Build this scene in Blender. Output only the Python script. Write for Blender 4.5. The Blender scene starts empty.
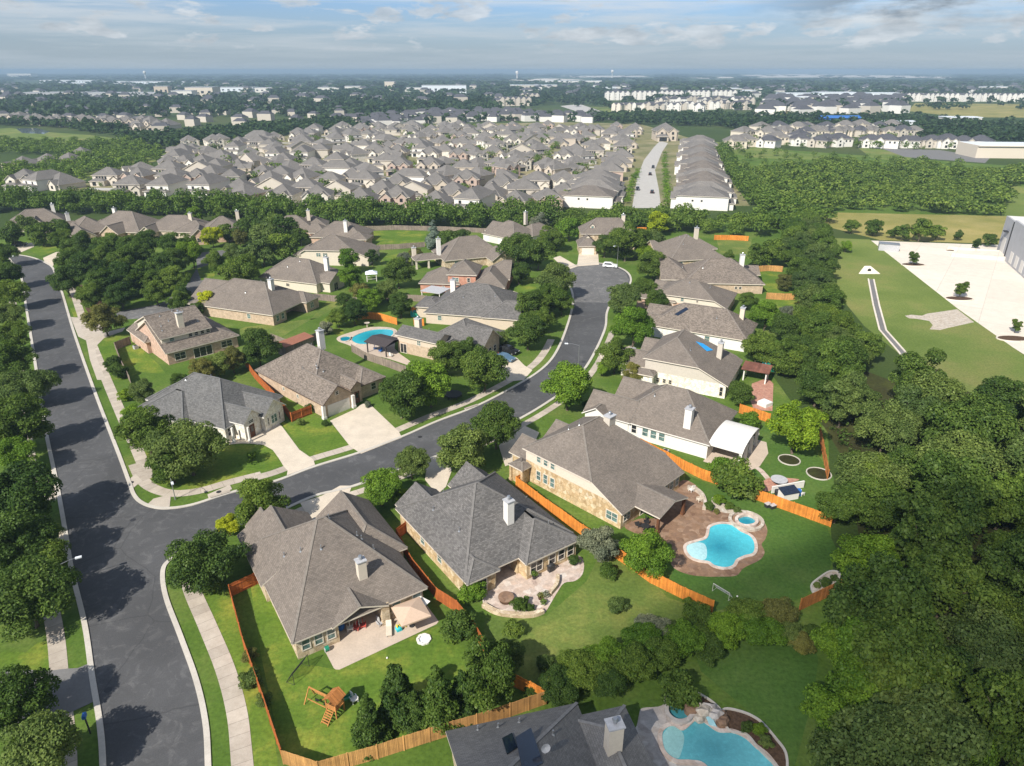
import bpy, bmesh, math, random
import numpy as np
from mathutils import Vector, Matrix
R = math.radians
random.seed(7)
sc = bpy.context.scene
col = sc.collection
W, H = 1024, 766
FPX, HZ, CH = 690.0, 70.0, 58.0
PIT = math.atan((H/2-HZ)/FPX); cP, sP = math.cos(PIT), math.sin(PIT)

def G(x, y, z=0.0):
    """point of the place seen at photo pixel x,y that lies at height z"""
    u = (x-W/2)/FPX; v = -(y-H/2)/FPX
    d = (u, cP+v*sP, -sP+v*cP); t = (z-CH)/d[2]
    return Vector((d[0]*t, d[1]*t, z))
def ppm(X, Y, Z=0.0):
    return FPX/(Y*cP-(Z-CH)*sP)
def C(ox, oy, s, pts):
    return [(ox+p[0]/s, oy+p[1]/s) for p in pts]

# ------------------------------------------------------------------ tagging
def tag(o, label=None, cat=None, group=None, kind=None):
    if label: o['label'] = label
    if cat: o['category'] = cat
    if group: o['group'] = group
    if kind: o['kind'] = kind
    return o
def empty(name, loc, rz=0.0, label=None, cat=None, group=None):
    o = bpy.data.objects.new(name, None); col.objects.link(o)
    o.location = loc; o.rotation_euler = (0, 0, rz); o.empty_display_size = .5
    return tag(o, label, cat, group)
def copy_tree(o, parent=None):
    c = o.copy(); col.objects.link(c); c.parent = parent
    for ch in list(o.children): copy_tree(ch, c)
    return c

# ------------------------------------------------------------------ mesh builder
class MB:
    def __init__(s): s.v = []; s.f = []; s.m = []
    def poly(s, pts, m=0):
        n = len(s.v); s.v += [tuple(p) for p in pts]; s.f.append(tuple(range(n, n+len(pts)))); s.m.append(m)
    def box(s, x0, y0, z0, x1, y1, z1, m=0, top=None):
        n = len(s.v)
        s.v += [(x0,y0,z0),(x1,y0,z0),(x1,y1,z0),(x0,y1,z0),(x0,y0,z1),(x1,y0,z1),(x1,y1,z1),(x0,y1,z1)]
        for k, f in enumerate(((3,2,1,0),(4,5,6,7),(0,1,5,4),(1,2,6,5),(2,3,7,6),(3,0,4,7))):
            s.f.append(tuple(n+i for i in f)); s.m.append(top if (top is not None and k == 1) else m)
    def tube(s, p0, p1, r0, r1=None, n=8, m=0, caps=True):
        r1 = r0 if r1 is None else r1
        p0 = Vector(p0); p1 = Vector(p1); d = (p1-p0).normalized()
        a = d.orthogonal().normalized(); b = d.cross(a)
        k = len(s.v)
        for p, r in ((p0, r0), (p1, r1)):
            for i in range(n):
                t = 2*math.pi*i/n; s.v.append(tuple(p+a*math.cos(t)*r+b*math.sin(t)*r))
        for i in range(n):
            j = (i+1) % n; s.f.append((k+i, k+j, k+n+j, k+n+i)); s.m.append(m)
        if caps:
            s.f.append(tuple(k+i for i in reversed(range(n)))); s.m.append(m)
            s.f.append(tuple(k+n+i for i in range(n))); s.m.append(m)
    def bar(s, p0, p1, w, h, m=0):
        p0 = Vector(p0); p1 = Vector(p1); d = (p1-p0).normalized()
        up = Vector((0,0,1)) if abs(d.z) < .9 else Vector((1,0,0))
        a = d.cross(up).normalized()*(w/2); b = a.cross(d).normalized()*(h/2)
        n = len(s.v)
        for p in (p0, p1): s.v += [tuple(p-a-b), tuple(p+a-b), tuple(p+a+b), tuple(p-a+b)]
        for f in ((0,1,2,3),(7,6,5,4),(0,4,5,1),(1,5,6,2),(2,6,7,3),(3,7,4,0)):
            s.f.append(tuple(n+i for i in f)); s.m.append(m)
    def prism(s, pts, z0, z1, m=0, top=None):
        area = sum(pts[i][0]*pts[(i+1)%len(pts)][1]-pts[(i+1)%len(pts)][0]*pts[i][1] for i in range(len(pts)))
        if area < 0: pts = pts[::-1]
        s.poly([(p[0],p[1],z1) for p in pts], m if top is None else top)
        s.poly([(p[0],p[1],z0) for p in reversed(pts)], m)
        for i in range(len(pts)):
            a, b = pts[i], pts[(i+1) % len(pts)]
            s.poly([(a[0],a[1],z0),(b[0],b[1],z0),(b[0],b[1],z1),(a[0],a[1],z1)], m)
    def dome(s, c, rx, ry, rz, n=14, rings=5, m=0, low=0.0):
        k = len(s.v)
        for j in range(rings+1):
            t = low+(math.pi/2-low)*j/rings
            for i in range(n):
                a = 2*math.pi*i/n
                s.v.append((c[0]+rx*math.cos(t)*math.cos(a), c[1]+ry*math.cos(t)*math.sin(a), c[2]+rz*math.sin(t)))
        for j in range(rings):
            for i in range(n):
                i2 = (i+1) % n
                s.f.append((k+j*n+i, k+j*n+i2, k+(j+1)*n+i2, k+(j+1)*n+i)); s.m.append(m)
    def build(s, name, mats, parent=None, loc=(0,0,0), rz=0.0, smooth=False):
        me = bpy.data.meshes.new(name); me.from_pydata(s.v, [], s.f)
        if not isinstance(mats, (list, tuple)): mats = [mats]
        for x in mats: me.materials.append(x)
        me.polygons.foreach_set('material_index', s.m)
        me.update()
        uv = me.uv_layers.new(name='UVMap').data
        for p in me.polygons:
            n = p.normal
            if n.z > .98 or n.z < -.98: a = Vector((1,0,0)); b = Vector((0,1,0))
            else:
                a = Vector((-n.y, n.x, 0)).normalized(); b = n.cross(a)
            for li in p.loop_indices:
                co = me.vertices[me.loops[li].vertex_index].co
                uv[li].uv = (co.dot(a), co.dot(b))
        if smooth: me.polygons.foreach_set('use_smooth', [True]*len(me.polygons))
        o = bpy.data.objects.new(name, me); col.objects.link(o)
        o.location = loc; o.rotation_euler = (0, 0, rz); o.parent = parent
        return o

# ------------------------------------------------------------------ materials
class NT:
    def __init__(s, name):
        s.m = bpy.data.materials.new(name); s.m.use_nodes = True
        s.t = s.m.node_tree; s.t.nodes.clear()
        s.out = s.n('ShaderNodeOutputMaterial')
    def n(s, typ, **k):
        x = s.t.nodes.new(typ)
        for a, b in k.items(): setattr(x, a, b)
        return x
    def l(s, a, b): s.t.links.new(a, b)
    def coord(s, which='Object'): return s.n('ShaderNodeTexCoord').outputs[which]
    def pos(s): return s.n('ShaderNodeNewGeometry').outputs['Position']
    def noise(s, vec, scale, detail=4, rough=.6, out='Fac', dist=0.0):
        x = s.n('ShaderNodeTexNoise'); x.inputs['Scale'].default_value = scale
        x.inputs['Detail'].default_value = detail; x.inputs['Roughness'].default_value = rough
        x.inputs['Distortion'].default_value = dist
        s.l(vec, x.inputs['Vector']); return x.outputs[out]
    def ramp(s, fac, stops):
        x = s.n('ShaderNodeValToRGB'); e = x.color_ramp.elements
        while len(e) > 1: e.remove(e[0])
        for i, (p, c) in enumerate(stops):
            q = e[0] if i == 0 else e.new(p)
            q.position = p; q.color = (*c, 1) if len(c) == 3 else c
        s.l(fac, x.inputs['Fac']); return x.outputs['Color']
    def mix(s, fac, a, b, mode='MIX'):
        x = s.n('ShaderNodeMix', data_type='RGBA', blend_type=mode)
        for k, val in ((0, fac), (6, a), (7, b)):
            if hasattr(val, 'is_linked'): s.l(val, x.inputs[k])
            elif k == 0: x.inputs[0].default_value = val
            else: x.inputs[k].default_value = (*val, 1)
        return x.outputs[2]
    def math(s, op, a, b=None):
        x = s.n('ShaderNodeMath', operation=op)
        for k, val in ((0, a), (1, b)):
            if val is None: continue
            if hasattr(val, 'is_linked'): s.l(val, x.inputs[k])
            else: x.inputs[k].default_value = val
        return x.outputs[0]
    def bsdf(s, color, rough=.8, spec=.3, bump=None, bstr=.3, bdist=.05, metal=0.0):
        b = s.n('ShaderNodeBsdfPrincipled')
        if hasattr(color, 'is_linked'): s.l(color, b.inputs['Base Color'])
        else: b.inputs['Base Color'].default_value = (*color, 1)
        b.inputs['Roughness'].default_value = rough
        b.inputs['Specular IOR Level'].default_value = spec
        b.inputs['Metallic'].default_value = metal
        if bump is not None:
            q = s.n('ShaderNodeBump'); q.inputs['Strength'].default_value = bstr; q.inputs['Distance'].default_value = bdist
            s.l(bump, q.inputs['Height']); s.l(q.outputs[0], b.inputs['Normal'])
        s.l(b.outputs[0], s.out.inputs['Surface']); return b

def sc3(c, k): return tuple(min(1, x*k) for x in c)
def m_plain(name, c, rough=.6, spec=.3, var=.15, scale=3.0, metal=0.0):
    t = NT(name); f = t.noise(t.coord(), scale, 5)
    t.bsdf(t.ramp(f, [(.3, sc3(c, 1-var)), (.7, sc3(c, 1+var))]), rough, spec, metal=metal); return t.m
def m_roof(name, c, var=.35, warm=0.0):
    t = NT(name); uv = t.coord('UV')
    b = t.n('ShaderNodeTexBrick'); t.l(uv, b.inputs['Vector'])
    b.inputs['Scale'].default_value = 1; b.inputs['Brick Width'].default_value = .36; b.inputs['Row Height'].default_value = .2
    b.inputs['Mortar Size'].default_value = .012; b.inputs['Bias'].default_value = 0.0
    b.inputs['Color1'].default_value = (*sc3(c, 1-var), 1); b.inputs['Color2'].default_value = (*sc3(c, 1+var), 1)
    b.inputs['Mortar'].default_value = (*sc3(c, .55), 1)
    n1 = t.noise(t.coord(), .3, 4); n2 = t.noise(t.coord(), 3.2, 3, .75)
    k = t.mix(.4, t.ramp(n1, [(.3, (.78,.78,.78)), (.7, (1.15,1.13,1.1))]), t.ramp(n2, [(.3, (.75,.75,.75)), (.7, (1.25,1.25,1.25))]))
    t.bsdf(t.mix(1, b.outputs['Color'], k, 'MULTIPLY'), .93, .15, n2, .12, .03); return t.m
def m_brick(name, c1, c2, mortar, w=.3, h=.1):
    t = NT(name); uv = t.coord('UV')
    b = t.n('ShaderNodeTexBrick'); t.l(uv, b.inputs['Vector']); b.inputs['Scale'].default_value = 1
    b.inputs['Brick Width'].default_value = w; b.inputs['Row Height'].default_value = h; b.inputs['Mortar Size'].default_value = .012
    b.inputs['Color1'].default_value = (*c1, 1); b.inputs['Color2'].default_value = (*c2, 1); b.inputs['Mortar'].default_value = (*mortar, 1)
    n1 = t.noise(uv, 1.2, 5)
    t.bsdf(t.mix(1, b.outputs['Color'], t.ramp(n1, [(.3, (.75,.75,.75)), (.7, (1.2,1.2,1.2))]), 'MULTIPLY'), .9, .2, b.outputs['Fac'], -.2, .02); return t.m
def m_stone(name, cs, scale=2.2):
    t = NT(name); uv = t.coord('UV')
    v = t.n('ShaderNodeTexVoronoi'); v.inputs['Scale'].default_value = scale; t.l(uv, v.inputs['Vector'])
    e = t.n('ShaderNodeTexVoronoi', feature='DISTANCE_TO_EDGE'); e.inputs['Scale'].default_value = scale; t.l(uv, e.inputs['Vector'])
    sx = t.n('ShaderNodeSeparateColor'); t.l(v.outputs['Color'], sx.inputs[0])
    cr = t.ramp(sx.outputs[0], [(i/(len(cs)-1), c) for i, c in enumerate(cs)])
    mo = t.ramp(e.outputs['Distance'], [(.02, (.75,.72,.66)), (.06, (1,1,1))])
    n1 = t.noise(uv, .8, 5)
    cc = t.mix(1, t.mix(1, cr, mo, 'MULTIPLY'), t.ramp(n1, [(.3, (.8,.8,.8)), (.7, (1.15,1.15,1.15))]), 'MULTIPLY')
    t.bsdf(cc, .9, .2, e.outputs['Distance'], .4, .05); return t.m
def m_grass(name, a, b, c, scale=.12, dry=.0):
    t = NT(name); p = t.pos()
    n1 = t.noise(p, scale, 6, .65); n2 = t.noise(p, 2.2, 5, .7); n3 = t.noise(p, scale*.35, 3)
    cc = t.ramp(n1, [(.28, a), (.5, b), (.7, c)])
    cc = t.mix(1, cc, t.ramp(n2, [(.25, (.62,.64,.6)), (.75, (1.35,1.33,1.25))]), 'MULTIPLY')
    cc = t.mix(1, cc, t.ramp(n3, [(.3, (.8,.85,.8)), (.7, (1.18,1.1,1.1))]), 'MULTIPLY')
    t.bsdf(cc, .95, .1, n2, .5, .06); return t.m
def m_asphalt(name, c, patch=1.0):
    t = NT(name); p = t.pos()
    n1 = t.noise(p, .09, 6, .6, dist=.6); n2 = t.noise(p, 9, 4, .8); n3 = t.noise(p, .5, 5, .7, dist=1.5)
    cc = t.ramp(n1, [(.35, sc3(c, .88)), (.65, sc3(c, 1.14))])
    cc = t.mix(1, cc, t.ramp(n2, [(.3, (.8,.8,.8)), (.7, (1.2,1.2,1.2))]), 'MULTIPLY')
    cc = t.mix(1, cc, t.ramp(n3, [(.52, (1,1,1)), (.72, (1+.45*patch,1+.43*patch,1+.4*patch))]), 'MULTIPLY')
    # thin sealed cracks
    v = t.n('ShaderNodeTexVoronoi', feature='DISTANCE_TO_EDGE'); v.inputs['Scale'].default_value = .07
    mp = t.n('ShaderNodeMixRGB', blend_type='ADD'); mp.inputs[0].default_value = 5.0
    t.l(p, mp.inputs[1]); t.l(t.noise(p, .25, 3, out='Color'), mp.inputs[2]); t.l(mp.outputs[0], v.inputs['Vector'])
    cc = t.mix(1, cc, t.ramp(v.outputs['Distance'], [(.0, (.72,.72,.72)), (.006, (1,1,1))]), 'MULTIPLY')
    t.bsdf(cc, .9, .2, n2, .2, .01); return t.m
def m_concrete(name, c, joint=0.0, var=.12):
    t = NT(name); p = t.pos()
    n1 = t.noise(p, .45, 6, .65); n2 = t.noise(p, 5, 4, .7)
    cc = t.ramp(n1, [(.3, sc3(c, 1-var)), (.7, sc3(c, 1+var*.7))])
    cc = t.mix(1, cc, t.ramp(n2, [(.3, (.9,.9,.9)), (.7, (1.08,1.08,1.08))]), 'MULTIPLY')
    if joint:
        b = t.n('ShaderNodeTexBrick'); mp = t.n('ShaderNodeMapping'); mp.inputs['Rotation'].default_value = (0, 0, .62); t.l(p, mp.inputs['Vector']); t.l(mp.outputs[0], b.inputs['Vector']); b.inputs['Scale'].default_value = 1; b.offset = 0
        b.inputs['Brick Width'].default_value = joint; b.inputs['Row Height'].default_value = joint; b.inputs['Mortar Size'].default_value = .06
        for k, v in (('Color1', .95), ('Color2', 1.04), ('Mortar', .72)): b.inputs[k].default_value = (v, v, v, 1)
        cc = t.mix(1, cc, b.outputs['Color'], 'MULTIPLY')
    t.bsdf(cc, .9, .2, n2, .15, .01); return t.m
def m_flag(name, cs, scale=1.3):
    t = NT(name); p = t.pos()
    mp = t.n('ShaderNodeMixRGB', blend_type='ADD'); mp.inputs[0].default_value = .8
    t.l(p, mp.inputs[1]); t.l(t.noise(p, .8, 3, out='Color'), mp.inputs[2])
    v = t.n('ShaderNodeTexVoronoi'); v.inputs['Scale'].default_value = scale; t.l(mp.outputs[0], v.inputs['Vector'])
    sx = t.n('ShaderNodeSeparateColor'); t.l(v.outputs['Color'], sx.inputs[0])
    cr = t.ramp(sx.outputs[0], [(i/(len(cs)-1), c) for i, c in enumerate(cs)])
    n1 = t.noise(p, 1.5, 5, .7)
    t.bsdf(t.mix(1, cr, t.ramp(n1, [(.3, (.75,.75,.75)), (.7, (1.2,1.2,1.2))]), 'MULTIPLY'), .9, .2, n1, .2, .02); return t.m
def m_wood(name, c, w=.14):
    t = NT(name); uv = t.coord('UV')
    b = t.n('ShaderNodeTexBrick'); t.l(uv, b.inputs['Vector']); b.inputs['Scale'].default_value = 1
    b.offset = 0.0; b.inputs['Brick Width'].default_value = w; b.inputs['Row Height'].default_value = 30; b.inputs['Mortar Size'].default_value = .008
    b.inputs['Color1'].default_value = (*sc3(c, .78), 1); b.inputs['Color2'].default_value = (*sc3(c, 1.2), 1); b.inputs['Mortar'].default_value = (*sc3(c, .45), 1)
    n1 = t.noise(uv, .5, 6, .7); n2 = t.noise(uv, 6, 3)
    cc = t.mix(1, b.outputs['Color'], t.ramp(n1, [(.3, (.62,.62,.64)), (.68, (1.2,1.18,1.15))]), 'MULTIPLY')
    t.bsdf(cc, .85, .2, n2, .2, .01); return t.m
def m_leaf(name, a, b, trans=.3, hue=.0):
    a = (a[0]*1.25, a[1]*1.18, a[2]*1.1); b = (b[0]*1.2, b[1]*1.13, b[2]*1.05)
    t = NT(name)
    r = t.n('ShaderNodeNewGeometry').outputs['Random Per Island']
    o = t.n('ShaderNodeObjectInfo').outputs['Random']
    nz = t.noise(t.coord(), .42, 3)
    f = t.math('ADD', t.math('MULTIPLY', r, .5), t.math('MULTIPLY', nz, .55))
    cc = t.ramp(f, [(.2, a), (.8, b)])
    cc = t.mix(1, cc, t.ramp(o, [(0, (.72,.8,.8)), (.5, (1,1,1)), (1, (1.14,1.12,1.0))]), 'MULTIPLY')
    cc = t.mix(1, cc, t.ramp(t.noise(t.pos(), .11, 2), [(.35, (.7,.78,.8)), (.65, (1.2,1.18,1.08))]), 'MULTIPLY')
    d = t.n('ShaderNodeBsdfDiffuse'); tr = t.n('ShaderNodeBsdfTranslucent'); ms = t.n('ShaderNodeMixShader')
    t.l(cc, d.inputs['Color']); t.l(t.mix(1, cc, (1.1,1.25,.5), 'MULTIPLY'), tr.inputs['Color'])
    ms.inputs[0].default_value = trans; t.l(d.outputs[0], ms.inputs[1]); t.l(tr.outputs[0], ms.inputs[2])
    gl = t.n('ShaderNodeBsdfGlossy'); gl.inputs['Roughness'].default_value = .45; gl.inputs['Color'].default_value = (.9,.95,.9,1)
    m2 = t.n('ShaderNodeMixShader'); m2.inputs[0].default_value = .006
    t.l(ms.outputs[0], m2.inputs[1]); t.l(gl.outputs[0], m2.inputs[2])
    t.l(m2.outputs[0], t.out.inputs['Surface']); return t.m
def m_water(name, a, b):
    """pool water: the floor falls away to a deeper, darker middle"""
    t = NT(name); p = t.pos(); n1 = t.noise(p, .5, 3); n2 = t.noise(p, 2.6, 4, .65, dist=.8)
    ln = t.n('ShaderNodeVectorMath', operation='LENGTH'); t.l(t.coord(), ln.inputs[0])
    f = t.math('ADD', t.math('MULTIPLY', ln.outputs['Value'], .17), t.math('MULTIPLY', n1, .3))
    caus = t.ramp(n2, [(.35, (.9,.9,.9)), (.55, (1,1,1)), (.7, (1.15,1.15,1.15))])  # caustic light pattern painted into the water colour
    t.bsdf(t.mix(1, t.ramp(f, [(.2, sc3(a, .85)), (.75, b), (1, sc3(b, 1.15))]), caus, 'MULTIPLY'), .05, .5, n2, .2, .06); return t.m
def m_glass(name, c):
    t = NT(name); p = t.coord('UV'); n1 = t.noise(p, 1.7, 2)
    t.bsdf(t.ramp(n1, [(.35, sc3(c, .6)), (.65, sc3(c, 1.5))]), .12, .6); return t.m

M = {}
M['lawn'] = m_grass('lawn_grass', (.058,.11,.018), (.085,.145,.026), (.14,.18,.048), .1)
M['lawn_vivid'] = m_grass('vivid_lawn', (.07,.135,.018), (.105,.17,.026), (.23,.245,.045), .16)
M['lawn_back'] = m_grass('back_lawn', (.048,.108,.02), (.066,.13,.027), (.1,.155,.04), .07)
M['lawn_dry'] = m_grass('patchy_lawn', (.085,.135,.03), (.12,.165,.04), (.2,.21,.06), .14)
M['field'] = m_grass('field_grass', (.095,.145,.032), (.14,.185,.05), (.22,.21,.08), .035)
M['drygrass'] = m_grass('dry_grass', (.17,.18,.05), (.25,.23,.08), (.33,.28,.12), .05)
M['ground'] = m_grass('rough_ground', (.03,.055,.014), (.05,.08,.022), (.09,.1,.04), .004)
M['soil'] = m_grass('leaf_litter', (.03,.026,.014), (.045,.05,.018), (.06,.07,.02), .2)
M['mulch'] = m_plain('brown_mulch', (.09,.055,.035), .95, .1, .4, 4)
M['asphalt'] = m_asphalt('asphalt', (.078,.078,.08), 1.3)
M['asphalt_old'] = m_asphalt('worn_asphalt', (.125,.122,.12), 2.0)
M['kerb'] = m_concrete('kerb_concrete', (.5,.46,.4))
def m_walk(name, c):
    t = NT(name); uv = t.coord('UV'); p = t.pos(); b = t.n('ShaderNodeTexBrick'); t.l(uv, b.inputs['Vector']); b.offset = 0; b.inputs['Scale'].default_value = 1
    b.inputs['Brick Width'].default_value = 1.6; b.inputs['Row Height'].default_value = 50; b.inputs['Mortar Size'].default_value = .03
    b.inputs['Color1'].default_value = (*sc3(c, .84), 1); b.inputs['Color2'].default_value = (*sc3(c, 1.1), 1); b.inputs['Mortar'].default_value = (*sc3(c, .6), 1)
    n1 = t.noise(p, .6, 6, .7); n2 = t.noise(p, 5, 4, .7)
    cc = t.mix(1, b.outputs['Color'], t.ramp(n1, [(.3, (.82,.8,.78)), (.65, (1.06,1.06,1.06))]), 'MULTIPLY'); cc = t.mix(1, cc, t.ramp(n2, [(.3, (.92,.92,.92)), (.7, (1.06,1.06,1.06))]), 'MULTIPLY')
    t.bsdf(cc, .9, .2); return t.m
M['walk'] = m_walk('walk_concrete', (.47,.41,.34))
M['apron'] = m_concrete('apron_concrete', (.47,.41,.34))
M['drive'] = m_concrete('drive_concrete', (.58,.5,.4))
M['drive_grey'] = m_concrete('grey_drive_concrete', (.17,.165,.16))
M['lot'] = m_concrete('lot_concrete', (.66,.59,.5), 12.0, var=.08)
M['patio'] = m_concrete('patio_concrete', (.5,.41,.33))
M['flag_pink'] = m_flag('pink_flagstone', [(.4,.3,.25), (.55,.46,.4), (.48,.37,.3), (.6,.53,.47)])
M['flag_brown'] = m_flag('brown_flagstone', [(.17,.1,.065), (.26,.16,.1), (.2,.125,.085), (.3,.2,.135)])
M['flag_grey'] = m_flag('grey_flagstone', [(.36,.32,.29), (.46,.42,.39), (.4,.35,.31), (.5,.47,.44)])
M['pave_red'] = m_flag('red_paving', [(.36,.17,.12), (.45,.25,.18), (.4,.2,.15)], 3)
M['rock'] = m_flag('pale_rock', [(.36,.3,.24), (.5,.44,.36), (.42,.35,.28), (.55,.5,.44)], 2.5)
M['roof'] = m_roof('brown_grey_shingle', (.182,.155,.132), .15)
M['roof_dark'] = m_roof('charcoal_shingle', (.135,.128,.122), .27)
M['roof_tan'] = m_roof('tan_shingle', (.185,.155,.13), .34)
M['roof_grey'] = m_roof('medium_grey_shingle', (.17,.165,.16), .14)
M['roof_slate'] = m_roof('slate_grey_shingle', (.13,.128,.125), .22)
M['roof_far'] = m_roof('weathered_shingle', (.175,.163,.152), .15)
M['trim'] = m_plain('cream_trim', (.62,.55,.46), .6, .3, .06)
M['trim_dark'] = m_plain('dark_brown_trim', (.14,.1,.08), .6, .3, .1)
M['white'] = m_plain('white_paint', (.7,.67,.62), .5, .3, .05)
M['cream'] = m_plain('cream_siding', (.6,.53,.43), .8, .2, .06)
M['tanwall'] = m_plain('tan_stucco', (.54,.45,.35), .85, .2, .07)
M['greige'] = m_plain('greige_siding', (.5,.45,.38), .8, .2, .06)
M['whitewall'] = m_stone('white_limestone', [(.72,.68,.6), (.8,.77,.7), (.66,.6,.5), (.78,.74,.66)], 1.6)
M['gold'] = m_stone('gold_limestone', [(.5,.36,.2), (.58,.46,.29), (.4,.28,.15), (.56,.42,.25), (.62,.53,.38)], 1.7)
M['stone'] = m_stone('tan_limestone', [(.5,.4,.27), (.62,.52,.38), (.4,.3,.2), (.56,.45,.3)], 1.9)
M['brick_tan'] = m_brick('tan_brick', (.41,.29,.19), (.48,.36,.25), (.5,.42,.33))
M['brick_red'] = m_brick('red_brick', (.4,.15,.09), (.5,.22,.14), (.5,.36,.28))
M['brick_pink'] = m_brick('rose_brick', (.45,.27,.19), (.52,.34,.25), (.55,.45,.36))
M['glass'] = m_glass('window_glass', (.1,.16,.15))
M['glass_dark'] = m_glass('dark_glass', (.02,.022,.024))
M['doorwood'] = m_wood('door_wood', (.16,.07,.035), .2)
M['garage'] = m_plain('garage_door_paint', (.66,.62,.56), .6, .3, .05)
M['dark'] = m_plain('dark_metal', (.03,.03,.032), .5, .4)
M['metal'] = m_plain('galvanised_metal', (.4,.41,.42), .35, .5, .1, 3, .7)
M['greymetal'] = m_plain('grey_paint', (.42,.42,.43), .5, .3)
M['whstone'] = m_plain('warehouse_wall', (.42,.42,.43), .7, .2, .06, .4)
M['fence_orange'] = m_wood('orange_stained_cedar', (.68,.25,.045))
M['fence_red'] = m_wood('red_stained_cedar', (.42,.125,.035))
M['fence_tan'] = m_wood('tan_cedar', (.52,.28,.1))
M['fence_grey'] = m_wood('weathered_cedar', (.27,.22,.18))
M['fence_rust'] = m_wood('rust_cedar', (.5,.2,.06))
M['playwood'] = m_wood('play_cedar', (.55,.25,.08), .1)
M['bark'] = m_plain('bark', (.12,.095,.07), .95, .1, .35, 2)
M['bark_pale'] = m_plain('pale_bark', (.3,.27,.23), .95, .1, .3, 2)
M['water'] = m_water('pool_water', (.02,.25,.34), (.06,.41,.48))
M['water_teal'] = m_water('teal_pool_water', (.07,.31,.36), (.11,.4,.44))
M['water_deep'] = m_water('blue_pool_water', (.01,.24,.33), (.03,.34,.42))
M['ledge'] = m_water('shallow_pool_water', (.3,.52,.55), (.36,.58,.6))
M['ledge_teal'] = m_water('shallow_teal_water', (.22,.44,.43), (.27,.5,.48))
M['pond'] = m_water('pond_water', (.1,.13,.15), (.13,.16,.18))
M['solar'] = m_plain('solar_glass', (.012,.02,.04), .12, .6, .2)
M['tarp'] = m_plain('blue_tarp', (.02,.3,.68), .5, .3)
M['blue'] = m_plain('blue_plastic', (.03,.14,.42), .5, .3)
M['teal'] = m_plain('turquoise_plastic', (.03,.45,.5), .5, .3)
M['yellow'] = m_plain('yellow_plastic', (.75,.6,.04), .5, .3)
M['green'] = m_plain('green_plastic', (.015,.2,.12), .45, .4)
M['red'] = m_plain('red_fabric', (.5,.09,.07), .7, .2)
M['beige'] = m_plain('beige_fabric', (.52,.38,.28), .9, .1, .06)
M['brownmetal'] = m_plain('rust_brown_roof', (.28,.12,.075), .7, .2)
M['pergola'] = m_plain('dark_pergola_roof', (.06,.05,.05), .8, .2)
M['tyre'] = m_plain('tyre_rubber', (.02,.02,.02), .9, .1)
M['car_white'] = m_plain('white_car_paint', (.78,.78,.78), .25, .5, .02)
M['car_blue'] = m_plain('blue_car_paint', (.09,.16,.24), .25, .5, .03)
M['car_black'] = m_plain('black_car_paint', (.015,.016,.018), .2, .5, .03)
M['car_silver'] = m_plain('silver_car_paint', (.35,.37,.4), .25, .5, .03)
M['lamp'] = m_plain('lamp_head', (.7,.74,.78), .4, .4)
L = {}
L['oak'] = m_leaf('oak_leaves', (.03,.064,.012), (.135,.195,.038))
L['dark'] = m_leaf('dark_leaves', (.021,.048,.012), (.095,.15,.034))
L['olive'] = m_leaf('olive_leaves', (.042,.074,.02), (.148,.2,.06))
L['bright'] = m_leaf('bright_leaves', (.045,.1,.012), (.17,.275,.034))
L['yellow'] = m_leaf('yellow_green_leaves', (.15,.19,.01), (.42,.46,.03), .3)
L['lime'] = m_leaf('lime_leaves', (.06,.125,.01), (.22,.31,.03), .3)
L['blue'] = m_leaf('blue_grey_needles', (.07,.1,.085), (.2,.25,.22), .15)
L['grey'] = m_leaf('grey_green_leaves', (.07,.085,.06), (.2,.215,.16), .2)
L['rust'] = m_leaf('bronze_leaves', (.06,.07,.022), (.18,.18,.055))
L['wood'] = m_leaf('woodland_leaves', (.032,.07,.014), (.15,.22,.044))
# ================================================================== GROUND, ROADS, PATHS
def struct(o): return tag(o, kind='structure')
def sheet(name, px, z, mat, extra=None):
    """a flat patch of the ground, outlined at its place on the ground"""
    pts = [G(x, y, 0) for x, y in px] if extra is None else [Vector(p) for p in extra]
    bm = bmesh.new(); vs = [bm.verts.new((p[0], p[1], z)) for p in pts]
    es = [bm.edges.new((vs[i], vs[(i+1) % len(vs)])) for i in range(len(vs))]
    bmesh.ops.triangle_fill(bm, use_beauty=True, edges=es)
    for f in bm.faces:
        f.normal_update()
        if f.normal.z < 0: f.normal_flip()
    me = bpy.data.meshes.new(name); bm.to_mesh(me); bm.free(); me.materials.append(mat)
    o = bpy.data.objects.new(name, me); col.objects.link(o)
    return struct(o)
def smooth(pts, n=6, closed=False):
    pts = [Vector(p) for p in pts]; out = []; N = len(pts)
    for i in range(N if closed else N-1):
        if closed: a, b, c, d = (pts[(i+k-1) % N] for k in range(4))
        else: a, b, c, d = pts[max(i-1, 0)], pts[i], pts[i+1], pts[min(i+2, N-1)]
        for k in range(n):
            t = k/n
            out.append(.5*((2*b)+(c-a)*t+(2*a-5*b+4*c-d)*t*t+(3*b-a-3*c+d)*t**3))
    if not closed: out.append(pts[-1])
    return out
def offset(line, d):
    out = []
    for i, p in enumerate(line):
        a = line[max(i-1, 0)]; b = line[min(i+1, len(line)-1)]; t = (b-a); t.z = 0; t.normalize()
        out.append(Vector((p.x-t.y*d, p.y+t.x*d, 0)))
    return out
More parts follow.
